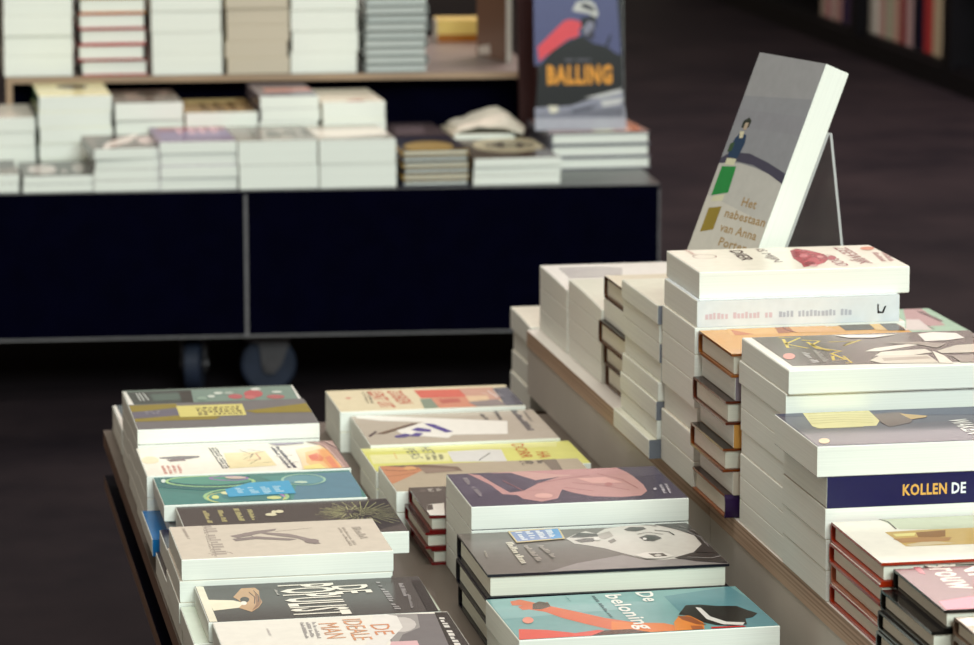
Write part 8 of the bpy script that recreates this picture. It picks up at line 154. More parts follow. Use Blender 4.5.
def ply_mat(name):
    m, nt, b = node_mat(name)
    tc = nt.nodes.new('ShaderNodeTexCoord'); mp = nt.nodes.new('ShaderNodeMapping'); mp.inputs['Scale'].default_value = (1.5, 1.5, 420)
    n = nt.nodes.new('ShaderNodeTexNoise'); n.inputs['Scale'].default_value = 1.; n.inputs['Detail'].default_value = 3
    r = nt.nodes.new('ShaderNodeValToRGB'); e = r.color_ramp.elements
    e[0].position = .33; e[0].color = (.22, .135, .085, 1); e[1].position = .55; e[1].color = (.54, .40, .29, 1)
    nt.links.new(tc.outputs['Object'], mp.inputs[0]); nt.links.new(mp.outputs[0], n.inputs['Vector']); nt.links.new(n.outputs['Fac'], r.inputs[0]); nt.links.new(r.outputs[0], b.inputs['Base Color'])
    b.inputs['Roughness'].default_value = .6; b.inputs['Specular IOR Level'].default_value = .2
    return m
def floor_mat():
    m, nt, b = node_mat('dark_floor')
    tc = nt.nodes.new('ShaderNodeTexCoord')
    n = nt.nodes.new('ShaderNodeTexNoise'); n.inputs['Scale'].default_value = 2.2; n.inputs['Detail'].default_value = 8; n.inputs['Roughness'].default_value = .7
    r = nt.nodes.new('ShaderNodeValToRGB'); e = r.color_ramp.elements
    e[0].position = .35; e[0].color = (.0085, .0070, .0095, 1); e[1].position = .7; e[1].color = (.021, .0160, .0182, 1)
    nt.links.new(tc.outputs['Object'], n.inputs['Vector']); nt.links.new(n.outputs['Fac'], r.inputs[0]); nt.links.new(r.outputs[0], b.inputs['Base Color'])
    b.inputs['Roughness'].default_value = .65; b.inputs['Specular IOR Level'].default_value = .03
    return m

M = dict(
    print=print_mat(),
    paper=paper_mat('page_edges', (.80, .83, .77)), cream=paper_mat('cream_page_edges', (.76, .75, .65)), grey=paper_mat('grey_page_edges', (.56, .60, .58)), beige=paper_mat('beige_page_edges', (.56, .50, .40)),
    ply=ply_mat('plywood_edge'), lam=flat('grey_laminate', (.60, .57, .515), .5, .4, .05, 8), floor=floor_mat(),
    walnut=flat('brown_edge_strip', (.17, .105, .075), .55, .3, .2, 12, 0, (1, 1, 20)),
    olive=flat('brown_laminate_top', (.095, .075, .058), .45, .4, .1, 10),
    black=flat('black_laminate', (.0007, .0007, .0055), .6, .01, .2, 20), gloss=flat('black_gloss_top', (.012, .014, .018), .28, .5, .2, 20),
    strip=flat('grey_edge_strip', (.15, .145, .15), .5, .3, .1, 30), tan=flat('tan_wood_edge', (.34, .24, .16), .55, .3, .12, 10, 0, (1, 8, 40)),
    easel=flat('red_brown_wood', (.035, .012, .012), .5, .25, .25, 8, 0, (20, 3, 1)), zinc=flat('zinc_bracket', (.075, .07, .075), .45, .4, .15, 30, .5),
    rubber=flat('blue_grey_rubber', (.012, .018, .036), .6, .3, .2, 30), shelf=flat('black_shelf', (.002, .0018, .003), .6, .1, .2, 10),
)
def glass_mat(name, clear):
    m, nt, b = node_mat(name)
    b.inputs['Base Color'].default_value = (.75, .78, .78, 1); b.inputs['Roughness'].default_value = .12
    n = nt.nodes.new('ShaderNodeTexNoise'); n.inputs['Scale'].default_value = 6
    mr = nt.nodes.new('ShaderNodeMapRange'); mr.inputs[3].default_value = clear-.04; mr.inputs[4].default_value = clear+.04
    nt.links.new(n.outputs['Fac'], mr.inputs[0])
    tr = nt.nodes.new('ShaderNodeBsdfTransparent'); tr.inputs[0].default_value = (.93, .93, .92, 1)
    mx = nt.nodes.new('ShaderNodeMixShader'); out = nt.nodes['Material Output']
    nt.links.new(mr.outputs[0], mx.inputs[0]); nt.links.new(b.outputs[0], mx.inputs[1]); nt.links.new(tr.outputs[0], mx.inputs[2]); nt.links.new(mx.outputs[0], out.inputs[0])
    return m
M['acrylic'] = glass_mat('clear_acrylic', .93); M['acrylic_edge'] = glass_mat('polished_acrylic_edge', .4)

class MB:
    def __init__(s): s.v = []; s.f = []; s.c = []; s.m = []
    def add(s, vs, fs, col=(1, 1, 1), mi=0):
        o = len(s.v); s.v += [tuple(v) for v in vs]
        for f in fs: s.f.append([i+o for i in f]); s.c.append(col); s.m.append(mi)
    def box(s, x0, x1, y0, y1, z0, z1, col=(1, 1, 1), mi=0, skip=()):
        v = [(x, y, z) for x in (x0, x1) for y in (y0, y1) for z in (z0, z1)]
        F = dict(l=(0, 1, 3, 2), r=(4, 6, 7, 5), f=(0, 4, 5, 1), b=(2, 3, 7, 6), d=(0, 2, 6, 4), u=(1, 5, 7, 3))
        s.add(v, [q for k, q in F.items() if k not in skip], col, mi)
    def cyl(s, c, ax, r, h, n=24, col=(1, 1, 1), mi=0):
        # a disc of radius r and width h about axis ax ('x','y','z'), with slightly rounded rims
        rings = [(-h/2, r*.9), (-h/2*.8, r), (h/2*.8, r), (h/2, r*.9)]
        vs = []
        for t, rr in rings:
            for i in range(n):
                a = 2*pi*i/n; p = (rr*cos(a), rr*sin(a), t)
                p = {'z': p, 'x': (p[2], p[0], p[1]), 'y': (p[0], p[2], p[1])}[ax]
                vs.append((p[0]+c[0], p[1]+c[1], p[2]+c[2]))
        fs = [[k*n+i, k*n+(i+1) % n, (k+1)*n+(i+1) % n, (k+1)*n+i] for k in range(3) for i in range(n)]
        fs += [list(range(n))[::-1], [3*n+i for i in range(n)]]
        s.add(vs, fs, col, mi)
    def prism(s, pts, y0, y1, col=(1, 1, 1), mi=0):      # outline in (x,z), extruded along y
        n = len(pts); vs = [(x, y0, z) for x, z in pts]+[(x, y1, z) for x, z in pts]
        s.add(vs, [list(range(n)), [n+i for i in range(n)][::-1]]+[[i, i+n, (i+1) % n+n, (i+1) % n] for i in range(n)], col, mi)
    def mesh(s, name, mats):
        me = bpy.data.meshes.new(name); me.from_pydata(s.v, [], s.f)
        for m in mats: me.materials.append(m)
        at = me.color_attributes.new('Col', 'FLOAT_COLOR', 'CORNER')
        for p, c, mi in zip(me.polygons, s.c, s.m):
            p.material_index = mi
            for li in p.loop_indices: at.data[li].color = (c[0], c[1], c[2], 1)
        me.update(); return me

def link(name, me, parent=None, mat=None):
    o = bpy.data.objects.new(name, me); COL.objects.link(o)
    if parent: o.parent = parent
    return o
def tag(o, label, cat, group=None, kind=None):
    if label: o['label'] = label
    if cat: o['category'] = cat
    if group: o['group'] = group
    if kind: o['kind'] = kind
    return o
def empty(name, mtx): 
    o = bpy.data.objects.new(name, None); COL.objects.link(o); o.matrix_world = mtx; o.empty_display_size = .05
    return o

# ------------------------------------------------------------------ words
_txt = {}
def word(s, bold):
    if (s, bold) in _txt: return _txt[(s, bold)]
    cu = bpy.data.curves.new('w', 'FONT'); cu.body = s; cu.resolution_u = 2
    if bold: cu.offset = .02*bold; cu.space_character = 1+.06*bold
    o = bpy.data.objects.new('w', cu); COL.objects.link(o)
    dg = bpy.context.evaluated_depsgraph_get(); dg.update()
    me = bpy.data.meshes.new_from_object(o.evaluated_get(dg))
    vs = [(v.co.x, v.co.y) for v in me.vertices]; fs = [list(p.vertices) for p in me.polygons]
    x0 = min(v[0] for v in vs); x1 = max(v[0] for v in vs)
    caps = 'acemnorsuvwxz'
    y0 = 0; y1 = .72 if any(ch not in caps for ch in s) else .5
    vs = [((x-x0)/(x1-x0), (y-y0)/(y1-y0)) for x, y in vs]
    bpy.data.objects.remove(o); bpy.data.curves.remove(cu); bpy.data.meshes.remove(me)
    _txt[(s, bold)] = (vs, fs); return vs, fs

# ------------------------------------------------------------------ books
CH = .0006
def cut_poly(pts, ys):
    """split a flat polygon along lines of constant y so that it can follow a curved cover"""
    out = [pts]
    for yc in ys:
        nxt = []
        for p in out:
            for sg in (1, -1):
                q = []
                for i in range(len(p)):
                    a, b = p[i-1], p[i]; da = sg*(a[1]-yc); db = sg*(b[1]-yc)
                    if (da >= 0) != (db >= 0):
                        t = da/(da-db); q.append((a[0]+(b[0]-a[0])*t, yc))
                    if db >= 0: q.append(b)
                if len(q) >= 3: nxt.append(q)
        out = nxt
    return out
def top_z(y, h, w, dip): 
    t = (w/2-y)/w
    return h-dip*t*t
def page_mesh(L, w, h, dip, mat, x0=None, x1=None, y0=None, y1=None, z0=.0003, gap=.0003, name='page_block'):
    c = CH
    X0, X1 = (-L/2, L/2) if x0 is None else (x0, x1)
    Y0 = -w/2 if y0 is None else y0; Y1 = (w/2-.0005) if y1 is None else y1
    n = 6 if dip else 1
    def prof(ins):
        lo = z0+ins; pts = [(Y1, lo), (Y0+c, lo), (Y0, lo+c)]
        zf = top_z(Y0, h, w, dip)-gap-ins
        pts += [(Y0, zf-c)]
        for i in range(n+1):
            y = Y0+c+(Y1-Y0-c)*i/n; pts.append((y, top_z(y, h, w, dip)-gap-ins))
        return pts
    b = MB(); rings = [(X0, c), (X0+c, 0), (X1-c, 0), (X1, c)]; vs = []
    for x, ins in rings: vs += [(x, y, z) for y, z in prof(ins)]
    k = len(prof(0)); fs = []
    for r in range(3):
        for i in range(k): fs.append([r*k+i, (r+1)*k+i, (r+1)*k+(i+1) % k, r*k+(i+1) % k])
    fs += [list(range(k)), [3*k+i for i in range(k)][::-1]]
    b.add(vs, fs); return b.mesh(name, [mat])
def put_art(b, items, h, w, dip):
    ys = [w/2-w*i/6 for i in range(1, 6)] if dip else []
    for it in items:
        dz = .00006+.00003*it[0]; col = ink(it[1])
        if isinstance(it[2], str):
            _, _, s, (ax, ay, bx, by), hm, bold = it
            vs, fs = word(s, bold); ax, ay, bx, by, hm = (v/1000 for v in (ax, ay, bx, by, hm))
            l = hypot(bx-ax, by-ay); dx, dy = (bx-ax)/l, (by-ay)/l
            P = [(ax+dx*u*l-dy*(v-.5)*hm, ay+dy*u*l+dx*(v-.5)*hm) for u, v in vs]
            b.add([(x, y, top_z(y, h, w, dip)+dz) for x, y in P], fs, col)
        else:
            pts = [(p[0]/1000, p[1]/1000) for p in it[2]]
            for q in (cut_poly(pts, ys) if dip else [pts]):
                b.add([(x, y, top_z(y, h, w, dip)+dz) for x, y in q], [list(range(len(q)))], col)
def paper_cover(L, w, h, c, sc, dip, art, spine_art=()):
    b = MB(); t = .0003; e = CH; ci = ink(c); si = ink(sc or c); edge = tuple(v*.8 for v in ci)
    b.box(-L/2+e, L/2-e, -w/2+e, w/2-.0003, 0, t, ci)
    n = 6 if dip else 1
    for i in range(n):
        ya = -w/2+e+(w-e-.0003)*i/n; yb = -w/2+e+(w-e-.0003)*(i+1)/n
        za, zb = top_z(ya, h, w, dip), top_z(yb, h, w, dip)
        v = [(x, y, z-k) for x in (-L/2+e, L/2-e) for y, z in ((ya, za), (yb, zb)) for k in (t, 0)]
        b.add(v, [(1, 5, 7, 3), (0, 2, 6, 4)], ci)
        b.add(v, [(0, 1, 3, 2), (4, 6, 7, 5)]+([(0, 4, 5, 1)] if i == 0 else []), ci)
    b.box(-L/2+e*.5, L/2-e*.5, w/2-.0005, w/2, .0002, h-.0002, si)
    put_art(b, art, h, w, dip)
    for s, u0, u1, z0, z1, col, bold in spine_art:          # words along the spine, read from the spine side
        if s is None:                                       # unreadable letters: a row of small blurred strokes
            r_ = random.Random(bold); dx = (u1-u0)/bold
            for i in range(bold):
                if r_.random() < .12: continue
                a0 = u0+dx*i; a1 = a0+dx*(.55+.3*r_.random()); top = z1-(z1-z0)*.25*r_.random()
                b.add([(-a0, w/2+.00025, z0), (-a1, w/2+.00025, z0), (-a1, w/2+.00025, top), (-a0, w/2+.00025, top)], [(0, 1, 2, 3)], ink(col))
            continue
        vs, fs = word(s, bold)
        b.add([(-(u0+(u1-u0)*u), w/2+.00025, z0+(z1-z0)*v) for u, v in vs], fs, ink(col))
    return b
def hard_case(L, w, h, c, ec, sc, art):
    b = MB(); t = .0024; r = .0035; ci, ei = ink(c), ink(ec); si = ink(sc or ec)
    for z0 in (0, h-t):
        top = z0 > 0
        b.box(-L/2, L/2, -w/2, w/2-.004, z0, z0+t, ei, skip=('u',) if top else ())
        if top: b.add([(-L/2, -w/2, h), (L/2, -w/2, h), (L/2, w/2-.004, h), (-L/2, w/2-.004, h)], [(0, 1, 2, 3)], ci)
    # rounded spine
    outer = []; inner = []
    for i in range(9):
        a = -pi/2+pi*i/8; ca = max(0, cos(a))**.6
        outer.append((w/2-.004+.004*ca, h/2+h/2*sin(a))); inner.append((w/2-.0065+.004*ca, h/2+(h/2-t)*sin(a)))
    k = 9; vs = [(x, y, z) for x in (-L/2, L/2) for y, z in outer+inner]; m = 2*k
    fs = [[i, i+1, m+i+1, m+i] for i in range(k-1)]+[[k+i+1, k+i, m+k+i, m+k+i+1] for i in range(k-1)]
    fs += [[i, k+i, k+i+1, i+1] for i in range(k-1)]+[[m+i, m+i+1, m+k+i+1, m+k+i] for i in range(k-1)]
    b.add(vs, fs, si); put_art(b, art, h, w, 0)
    return b
_cache = {}
def book(mtx, L, w, h, kind, c, ec=None, sc=None, dip=0, art=None, spine_art=(), page='paper', label='', group=None, cat='book'):
    key = (kind, L, w, round(h, 5), tuple(c), ec, sc, dip, page)
    if art or spine_art or key not in _cache:
        if kind == 'p':
            pm = page_mesh(L, w, h, dip, M[page]); cm = paper_cover(L, w, h, c, sc, dip, art or (), spine_art).mesh('cover', [M['print']])
        else:
            pm = page_mesh(L, w, h, 0, M[page], -L/2+.003, L/2-.003, -w/2+.003, w/2-.006, .0024, .0024); cm = hard_case(L, w, h, c, ec or c, sc, art or ()).mesh('cover', [M['print']])
        if not (art or spine_art): _cache[key] = (pm, cm)
    else: pm, cm = _cache[key]
    e = empty('paperback_book' if kind == 'p' else 'hardback_book', mtx)
    link('page_block', pm, e); link('cover' if kind == 'p' else 'hard_cover', cm, e)
    tag(e, label, cat, group)
    return e
ORD = ['top', 'second', 'third', 'fourth', 'fifth', 'sixth', 'seventh', 'eighth', 'ninth']

# what the top cover shows, and a short name of it for the books below
WHAT = {
 'A0': ('dark grey paperback with white edge, half hidden at the far left platform corner', 'the corner pile behind the striped grey book'),
 'A1': ('grey-green paperback with pink blossom patches and white border, last in the left row', 'the grey-green blossom book'),
 'A2': ('grey paperback with gold bands and a pale yellow title plate', 'the grey book with gold bands'),
 'A3': ('white paperback with a dark walking figure and orange sunset', 'the white sunset book'),
 'A4': ('teal paperback with soap bubbles and a bright blue sticker', 'the teal bubble book'),
 'A5': ('dark brown paperback with a pale firework burst, behind the beige book', 'the dark firework book'),
 'A6': ('thick beige paperback with a thin grey brush drawing', 'the beige brush drawing book'),
 'A7': ('black paperback with a white-cuffed hand and big white POPULIST title', 'the POPULIST book'),
 'A8': ('white and grey paperback with orange letters IDEALE MAN, nearest in the left row', 'the IDEALE MAN book'),
 'B1': ('cream paperback with red block letters and a coral collage, last in the middle row', 'the cream book with red letters'),
 'B2': ('beige paperback with a white panel and blue-black stripes', 'the beige striped book'),
 'B3': ('yellow paperback with red letters and a white card picture', 'the yellow book'),
 'B4': ('tan paperback with an orange-brown hand, between yellow book and dark hardback', 'the tan hand book'),
 'B5': ('dark grey hardback with dark red boards tucked behind the pink figure book', 'the dark hardback with red boards'),
 'B6': ('navy paperback with a curled-up pink figure', 'the pink figure book'),
 'B7': ('grey hardback with a black-and-white face of a woman on its cover', 'the woman face hardback'),
 'B8': ('teal paperback titled De beloning with a person in a black hat', 'the De beloning book'),
 'C1': ('white paperback with thin dark stripes at the back of the raised row', 'the striped white book'),
 'C2': ('pale blank-topped paperback in front of the striped white book', 'the pale blank book'),
 'C3': ('small cream hardback with brown spine between pale paperback stacks', 'the small brown-spined hardback'),
 'C4': ('pale paperback lying under the clear book stand', 'the clear book stand'),
 'C5': ('thick white paperback with a dark red splash and red letters, highest of the pile', 'the red splash book'),
 'C6': ('hardback with an orange painted cover and brown boards', 'the orange hardback'),
 'C7': ('white-bordered dark paperback with yellow squiggly title and cakes', 'the yellow squiggle title book'),
 'C8': ('slate blue paperback with a yellow brush stroke', 'the yellow brush stroke book'),
 'C9': ('white-jacketed hardback with red boards and brown pattern', 'the red-boarded hardback'),
 'C10': ('mauve hardback with white letters and a pink band', 'the mauve hardback'),
 'C11': ('beige hardback with white letters in the bottom right corner', 'the beige corner hardback'),
 'D1': ('paperback with pale green border and pink picture, right of the orange hardback', 'the pale green bordered book'),
 'S1': ('white paperback with a curved cover behind the end of the raised box', 'the white book behind the raised box'),
}
ROWG = {'A': 'books in the left row of the near display', 'B': 'books in the middle row of the near display', 'C': 'books in the raised row of the near display', 'D': 'books in the raised row of the near display', 'S': 'books behind the raised box'}
for k, s in NEAR.items():
    n = s['n']; hs = (s['z']-s['b'])/n
    for i in range(n):
        o = dict(s); ov = s.get('ov', {}).get(i, {}); o.update({a: b for a, b in ov.items() if a not in ('dx', 'dy', 'flip')})
        zb = s['z']-hs*(i+1); flip = ov.get('flip', 0); kind = o['kind']
        rot = radians(s.get('rot', 0)) if i == 0 else 0
        m = Matrix.Translation((s['x']+ov.get('dx', 0)+o['L']/2, s['y']+ov.get('dy', 0)+o['w']/2, zb)) @ Matrix.Rotation(rot+(pi if flip else 0), 4, 'Z')
        sa = ()
        what, short = WHAT[k]
        if k == 'C5' and i == 1:
            h = hs
            sa = [(None, -.094, -.026, h*.30, h*.54, (218, 198, 206), 17), (None, -.020, .054, h*.30, h*.54, (186, 192, 204), 19)]
            o['c'] = (228, 236, 240)
        if k == 'C8' and i == 1:
            sa = [('KOLLEN', -.0407, -.0015, hs*.33, hs*.68, (232, 180, 96), 1.5), ('DE', .0028, .0155, hs*.33, hs*.68, (240, 244, 250), 1.5)]
        lab = what if i == 0 else '%s book down in the stack under %s' % (ORD[i], short)
        if k == 'C8' and i == 1: lab = 'paperback with dark blue spine reading KOLLEN DE, spine facing out'
        if k == 'C5' and i == 1: lab = 'white paperback with pale spine letters and small black logo, spine facing out'
        if k == 'A4' and i == 2: lab = 'blue paperback sticking out under the teal bubble book'
        bk = book(m, o['L'], o['w'], hs, kind, o['c'], o.get('ec'), o.get('sc'), o.get('dip', 0) if i == 0 else 0,
             ART.get(k) if i == 0 else None, sa, 'cream' if kind == 'h' else 'paper', lab, ROWG[s['row']])
        if k == 'C5' and i == 1:                      # small black mark at the head of the spine
            b = MB(); y = o['w']/2+.0003; h = hs
            P = lambda pts: [(-(.083+a*.001), y, h*.5+c*.001) for a, c in pts]
            q = P([(-3.6, 5), (-2.2, 4.2), (-2.2, -2.2), (1.2, -3.2), (3.6, 2.2), (5.6, 3), (2.8, -4.6), (-3.4, -4.6), (-3.8, 1)])
            b.add(q, [list(range(len(q)))[::-1]], (.004, .004, .006)); link('spine_mark', b.mesh('spine_mark', [M['print']]), bk)

# ------------------------------------------------------------------ far table and its books
TM = Matrix.Translation(TABLE_O) @ Matrix.Rotation(radians(TABLE_ANG), 4, 'Z')
TM0 = Matrix.Translation((TABLE_O[0], TABLE_O[1], 0)) @ Matrix.Rotation(radians(TABLE_ANG), 4, 'Z')
FWHAT = {
 'F1': ('grey paperback cut by the left picture edge on the far table front', 'the leftmost low grey book'),
 'F2': ('dark paperback with white spots, low pile on the far table front', 'the dark book with white spots'),
 'F3': ('tilted brown paperback with pale streaks on the far table front', 'the tilted pale-streaked book'),
 'F4': ('purple paperback with pink lettering on the far table front', 'the purple book'),
 'F5': ('grey paperback right of the purple book on the far table', 'the grey book beside the purple one'),
 'F6': ('pale grey paperback in front of the white book with red mark', 'the pale grey book'),
 'F7': ('thin dark blue book with a gold oval on the far table', 'the dark blue gold oval book'),
 'F8': ('brown-grey paperback with a cream oval title on the far table', 'the brown-grey cream oval book'),
 'F9': ('hardback with a shiny pinkish cover under the BALLING book', 'the BALLING book'),
 'R1': ('white paperback at the left edge in the second row of the far table', 'the white left edge book'),
 'R2': ('pale yellow paperback with green spine on the far table', 'the green-spined yellow book'),
 'R3': ('brown paperback right of the green-spined yellow book', 'the brown second row book'),
 'R4': ('tan paperback with dark lettering behind the purple book', 'the tan lettered book'),
 'R5': ('blue-grey and pink paperback behind the grey far table book', 'the blue-grey and pink book'),
 'R6': ('cream paperback with small red mark on the far table', 'the cream book with red mark'),
 'R8': ('dark grey paperback behind the dark blue gold oval book', 'the dark grey book behind the gold oval one'),
 'R7': ('cream paperback under a crumpled white sheet on the far table', 'the crumpled white sheet'),
 'T1': ('white paperback in the leftmost stack on the upper tier', 'the leftmost upper tier stack'),
 'T2': ('orange-covered hardback atop the red hardbacks on the upper tier', 'the orange hardback of the upper tier'),
 'T3': ('white paperback in the tier stack right of the red hardbacks', 'the white tier stack beside the red hardbacks'),
 'T4': ('beige paperback in the beige stack on the upper tier', 'the beige tier stack'),
 'T5': ('white paperback in the tier stack right of the beige one', 'the white tier stack beside the beige one'),
 'T6': ('thin grey paperback in the many-layered stack on the upper tier', 'the thin grey tier stack'),
}
rng = random.Random(4)
for k, s in FAR.items():
    n = s['n']; hs = (s['z']-s['b'])/n; kind0 = s.get('kind', 'p')
    g = 'books on the upper tier of the far table' if k[0] == 'T' else 'books on the far table'
    for i in range(n):
        jx, jy = (0, 0) if i == 0 else (rng.uniform(-.002, .002), rng.uniform(-.002, .004))
        rot = radians(s.get('rot', 0)) if i == 0 else radians(rng.uniform(-.5, .5))
        c = s['c']; ec = None; flip = 0; kind = kind0
        if k == 'T2':
            c = (205, 140, 70) if i == 0 else (186, 70, 70); ec = (205, 140, 70) if i == 0 else (186, 62, 66); flip = i % 2
        if k == 'F7': ec = (36, 34, 60) if i % 2 else (170, 140, 80)
        if k == 'F9': ec = (120, 120, 130)
        if k == 'T6': flip = i % 2
        m = TM0 @ Matrix.Translation((s['x']+s['w']/2+jx, s['y']+jy, s['z']-hs*(i+1))) @ Matrix.Rotation(rot+radians(4.1), 4, 'Z') @ Matrix.Translation((0, s['L']/2, 0)) @ Matrix.Rotation(pi/2+(pi if flip else 0), 4, 'Z')
        what, short = FWHAT[k]
        lab = what if i == 0 else '%s book down in the stack under %s' % (ORD[i], short)
        if k[0] == 'T' and i > 0: lab = '%s book from the top in %s' % (ORD[i], short if 'stack' in short else 'the stack under '+short)
        book(m, s['L'], s['w'], hs, kind, c, ec, s.get('sc') or ((30, 26, 30) if k == 'T2' else None), 0, ART.get(k) if i == 0 else None, (), s.get('pg') or ('beige' if s.get('pc') else 'paper'), lab, g)

def tbox(b, *a, **k): b.box(*a, **k)
e = empty('display_table', TM0); tag(e, 'long black wheeled display table in the background with two front panels', 'table')
X0, XJ = -1.55, -.740
b = MB(); b.box(X0, 0, .004, 1.22, .112, .367); link('body', b.mesh('body', [M['black']]), e)
b = MB(); b.box(X0, 0, 0, 1.22, .367, .375, skip=('f',)); b.add([(X0, 0, .367), (0, 0, .367), (0, 0, .3735), (X0, 0, .3735)], [(0, 1, 2, 3)], mi=1); b.add([(X0, 0, .3735), (0, 0, .3735), (0, 0, .375), (X0, 0, .375)], [(0, 1, 2, 3)], mi=2)
link('top_board', b.mesh('top_board', [M['gloss'], M['black'], M['strip']]), e)
for x0, x1 in ((X0, XJ), (XJ, 0)):
    b = MB(); b.box(x0+.003, x1-.003, -.001, .004, .1165, .3675); link('front_panel', b.mesh('front_panel', [M['black']]), e)
b = MB(); b.box(X0, 0, 0, .004, .112, .1165); b.box(XJ-.003, XJ+.003, 0, .004, .1165, .367); b.box(-.003, 0, 0, .004, .1165, .367); b.box(X0, X0+.003, 0, .004, .1165, .367)
link('edge_strip', b.mesh('edge_strip', [M['strip']]), e)
for cx, cy, rz in ((-.70, .075, radians(4)), (-.06, .075, 0), (-.06, 1.14, 0), (-.68, 1.14, 0), (-.832, .085, radians(82)), (-1.48, .075, 0), (-1.48, 1.14, 0)):
    cm = Matrix.Translation((cx, cy, 0)) @ Matrix.Rotation(rz, 4, 'Z')
    b = MB(); b.box(-.045, .045, -.035, .035, .106, .112)
    P = [(-.046, .106), (.036, .106), (.036, .088), (.022, .05), (.008, .034), (-.008, .036), (-.014, .05), (-.018, .088), (-.046, .098)]
    b.prism(P, -.022, -.018); b.prism(P, .018, .022); b.cyl((0, 0, .05), 'y', .010, .05, 12)
    f = link('caster_fork', b.mesh('caster_fork', [M['zinc']]), e); f.matrix_local = cm
    b = MB(); b.cyl((0, 0, .05), 'y', .05, .03, 32); link('caster_wheel', b.mesh('caster_wheel', [M['rubber']]), f)

# the wooden tier on the far table
e = empty('display_tier', TM0 @ Matrix.Translation((-.69, .47, .375))); tag(e, 'wooden upper tier with tan front edge carrying stacks on the far table', 'display riser')
b = MB(); b.box(-.478, .525, 0, .73, .143, .155, mi=0, skip=('f',)); b.add([(-.478, 0, .143), (.525, 0, .143), (.525, 0, .155), (-.478, 0, .155)], [(0, 1, 2, 3)], mi=1)
link('top_board', b.mesh('top_board', [flat('brown_grey_top', (.16, .13, .12), .35, .5, .1, 8), M['tan']]), e)
b = MB(); b.box(-.478, -.466, 0, .73, 0, .143); link('side_panel', b.mesh('side_panel', [M['tan']]), e)
b = MB(); b.box(.513, .525, 0, .73, 0, .143); link('side_panel', b.mesh('side_panel', [M['easel']]), e)
b = MB(); b.box(-.466, .513, .06, .07, 0, .143); link('back_panel', b.mesh('back_panel', [M['black']]), e)

# yellow book, brown book on the tier
m = TM0 @ Matrix.Translation((-.242, 1.13, .53)) @ Matrix.Rotation(-pi/2, 4, 'Z')
m = TM0 @ Matrix.Translation((-.232, 1.12, .53)) @ Matrix.Rotation(pi, 4, 'Z')
book(m, .128, .09, .016, 'p', (170, 110, 56), None, (176, 112, 52), 0, None, (), 'paper', 'orange-brown book under the small yellow one at the back of the tier', 'books on the upper tier of the far table')
m = TM0 @ Matrix.Translation((-.232, 1.12, .546)) @ Matrix.Rotation(pi, 4, 'Z')
book(m, .128, .09, .03, 'p', (240, 214, 130), None, (240, 212, 126), 0, None, (), 'paper', 'small yellow book lying at the back of the tier beyond the thin grey stack', 'books on the upper tier of the far table')
ART_BROWN = [[1, [205, 180, 150], [[40, -75], [98, -75], [98, 30]]], [2, [232, 226, 216], [[-98, 66], [-82, 72], [-72, 10], [-92, 4]]], [1, [96, 72, 62], [[98, 34], [98, 74], [60, 74]]]]
A_, B_ = TM0 @ Vector((-.232, .80, .53)), TM0 @ Vector((-.19, .65, .53))
def standing(A, B, lean):
    """frame of a book standing on the edge A-B (A spine, B fore-edge), leaning back by lean"""
    ew = (Vector(B)-Vector(A)); ew.z = 0; ew.normalize()
    n0 = ew.cross(Vector((0, 0, 1)))                 # where the cover looks
    eh = Vector((0, 0, 1))*cos(lean)-n0*sin(lean); nn = n0*cos(lean)+Vector((0, 0, 1))*sin(lean)
    return ew, eh, nn
def frame(eh, ew, nn, org):
    return Matrix(((eh.x, -ew.x, nn.x, org.x), (eh.y, -ew.y, nn.y, org.y), (eh.z, -ew.z, nn.z, org.z), (0, 0, 0, 1)))
ew, eh, nn = standing(A_, B_, 0)
book(frame(eh, ew, nn, A_+ew*.078+eh*.1002), .2, .156, .012, 'p', (132, 104, 88), None, None, 0, ART_BROWN, (), 'paper', 'brown book standing upright at the right end of the upper tier', 'books on the upper tier of the far table')

# crumpled white sheet over the pile behind the brown-grey books
b = MB(); rs = random.Random(9); N = 9; vs = []
for j in range(N):
    for i in range(N):
        u, v = i/(N-1), j/(N-1)
        z = .005+.010*sin(u*3.1)+.003*rs.random()+.022*v*max(0, 1-abs(u-.72)*2.2)
        vs.append((-.06+.128*u+.012*sin(v*3), -.075+.16*v+.01*sin(u*5), z*(1 if 0 < u < 1 else .6)))
top = len(vs); vs += [(x, y, z-.0035) for x, y, z in vs]
fs = [[j*N+i, j*N+i+1, (j+1)*N+i+1, (j+1)*N+i] for j in range(N-1) for i in range(N-1)]
fs += [[top+q for q in f[::-1]] for f in fs]
bd = [i for i in range(N)]+[j*N+N-1 for j in range(1, N)]+[(N-1)*N+i for i in range(N-2, -1, -1)]+[j*N for j in range(N-2, 0, -1)]
fs += [[bd[i], top+bd[i], top+bd[(i+1) % len(bd)], bd[(i+1) % len(bd)]] for i in range(len(bd))]
b.add(vs, fs); o = link('crumpled_sheet', b.mesh('crumpled_sheet', [flat('white_sheet', (.72, .68, .58), .6, .3, .1, 20)])); o.matrix_world = TM0 @ Matrix.Translation((-.278, .39, .4295))
tag(o, 'crumpled white paper sheet lying on a pile behind the cream oval book', 'paper')

# BALLING book on its pile, with the red-brown easel behind
A_ = TM0 @ Vector((-.187, .262, .4432)); B_ = TM0 @ Vector((-.027, .262, .4432))
ew, eh, nn = standing(A_, B_, radians(7)); h = .012; Lb, wb = .262, .16
org = A_+ew*wb/2+eh*Lb/2
org.z += h*sin(radians(7))*0 + .0005
BALL = []
def bp(l, col, pts): BALL.append([l, col, [[(p[1]-.5)*262*-1, (0.5-p[0])*160] for p in pts]])
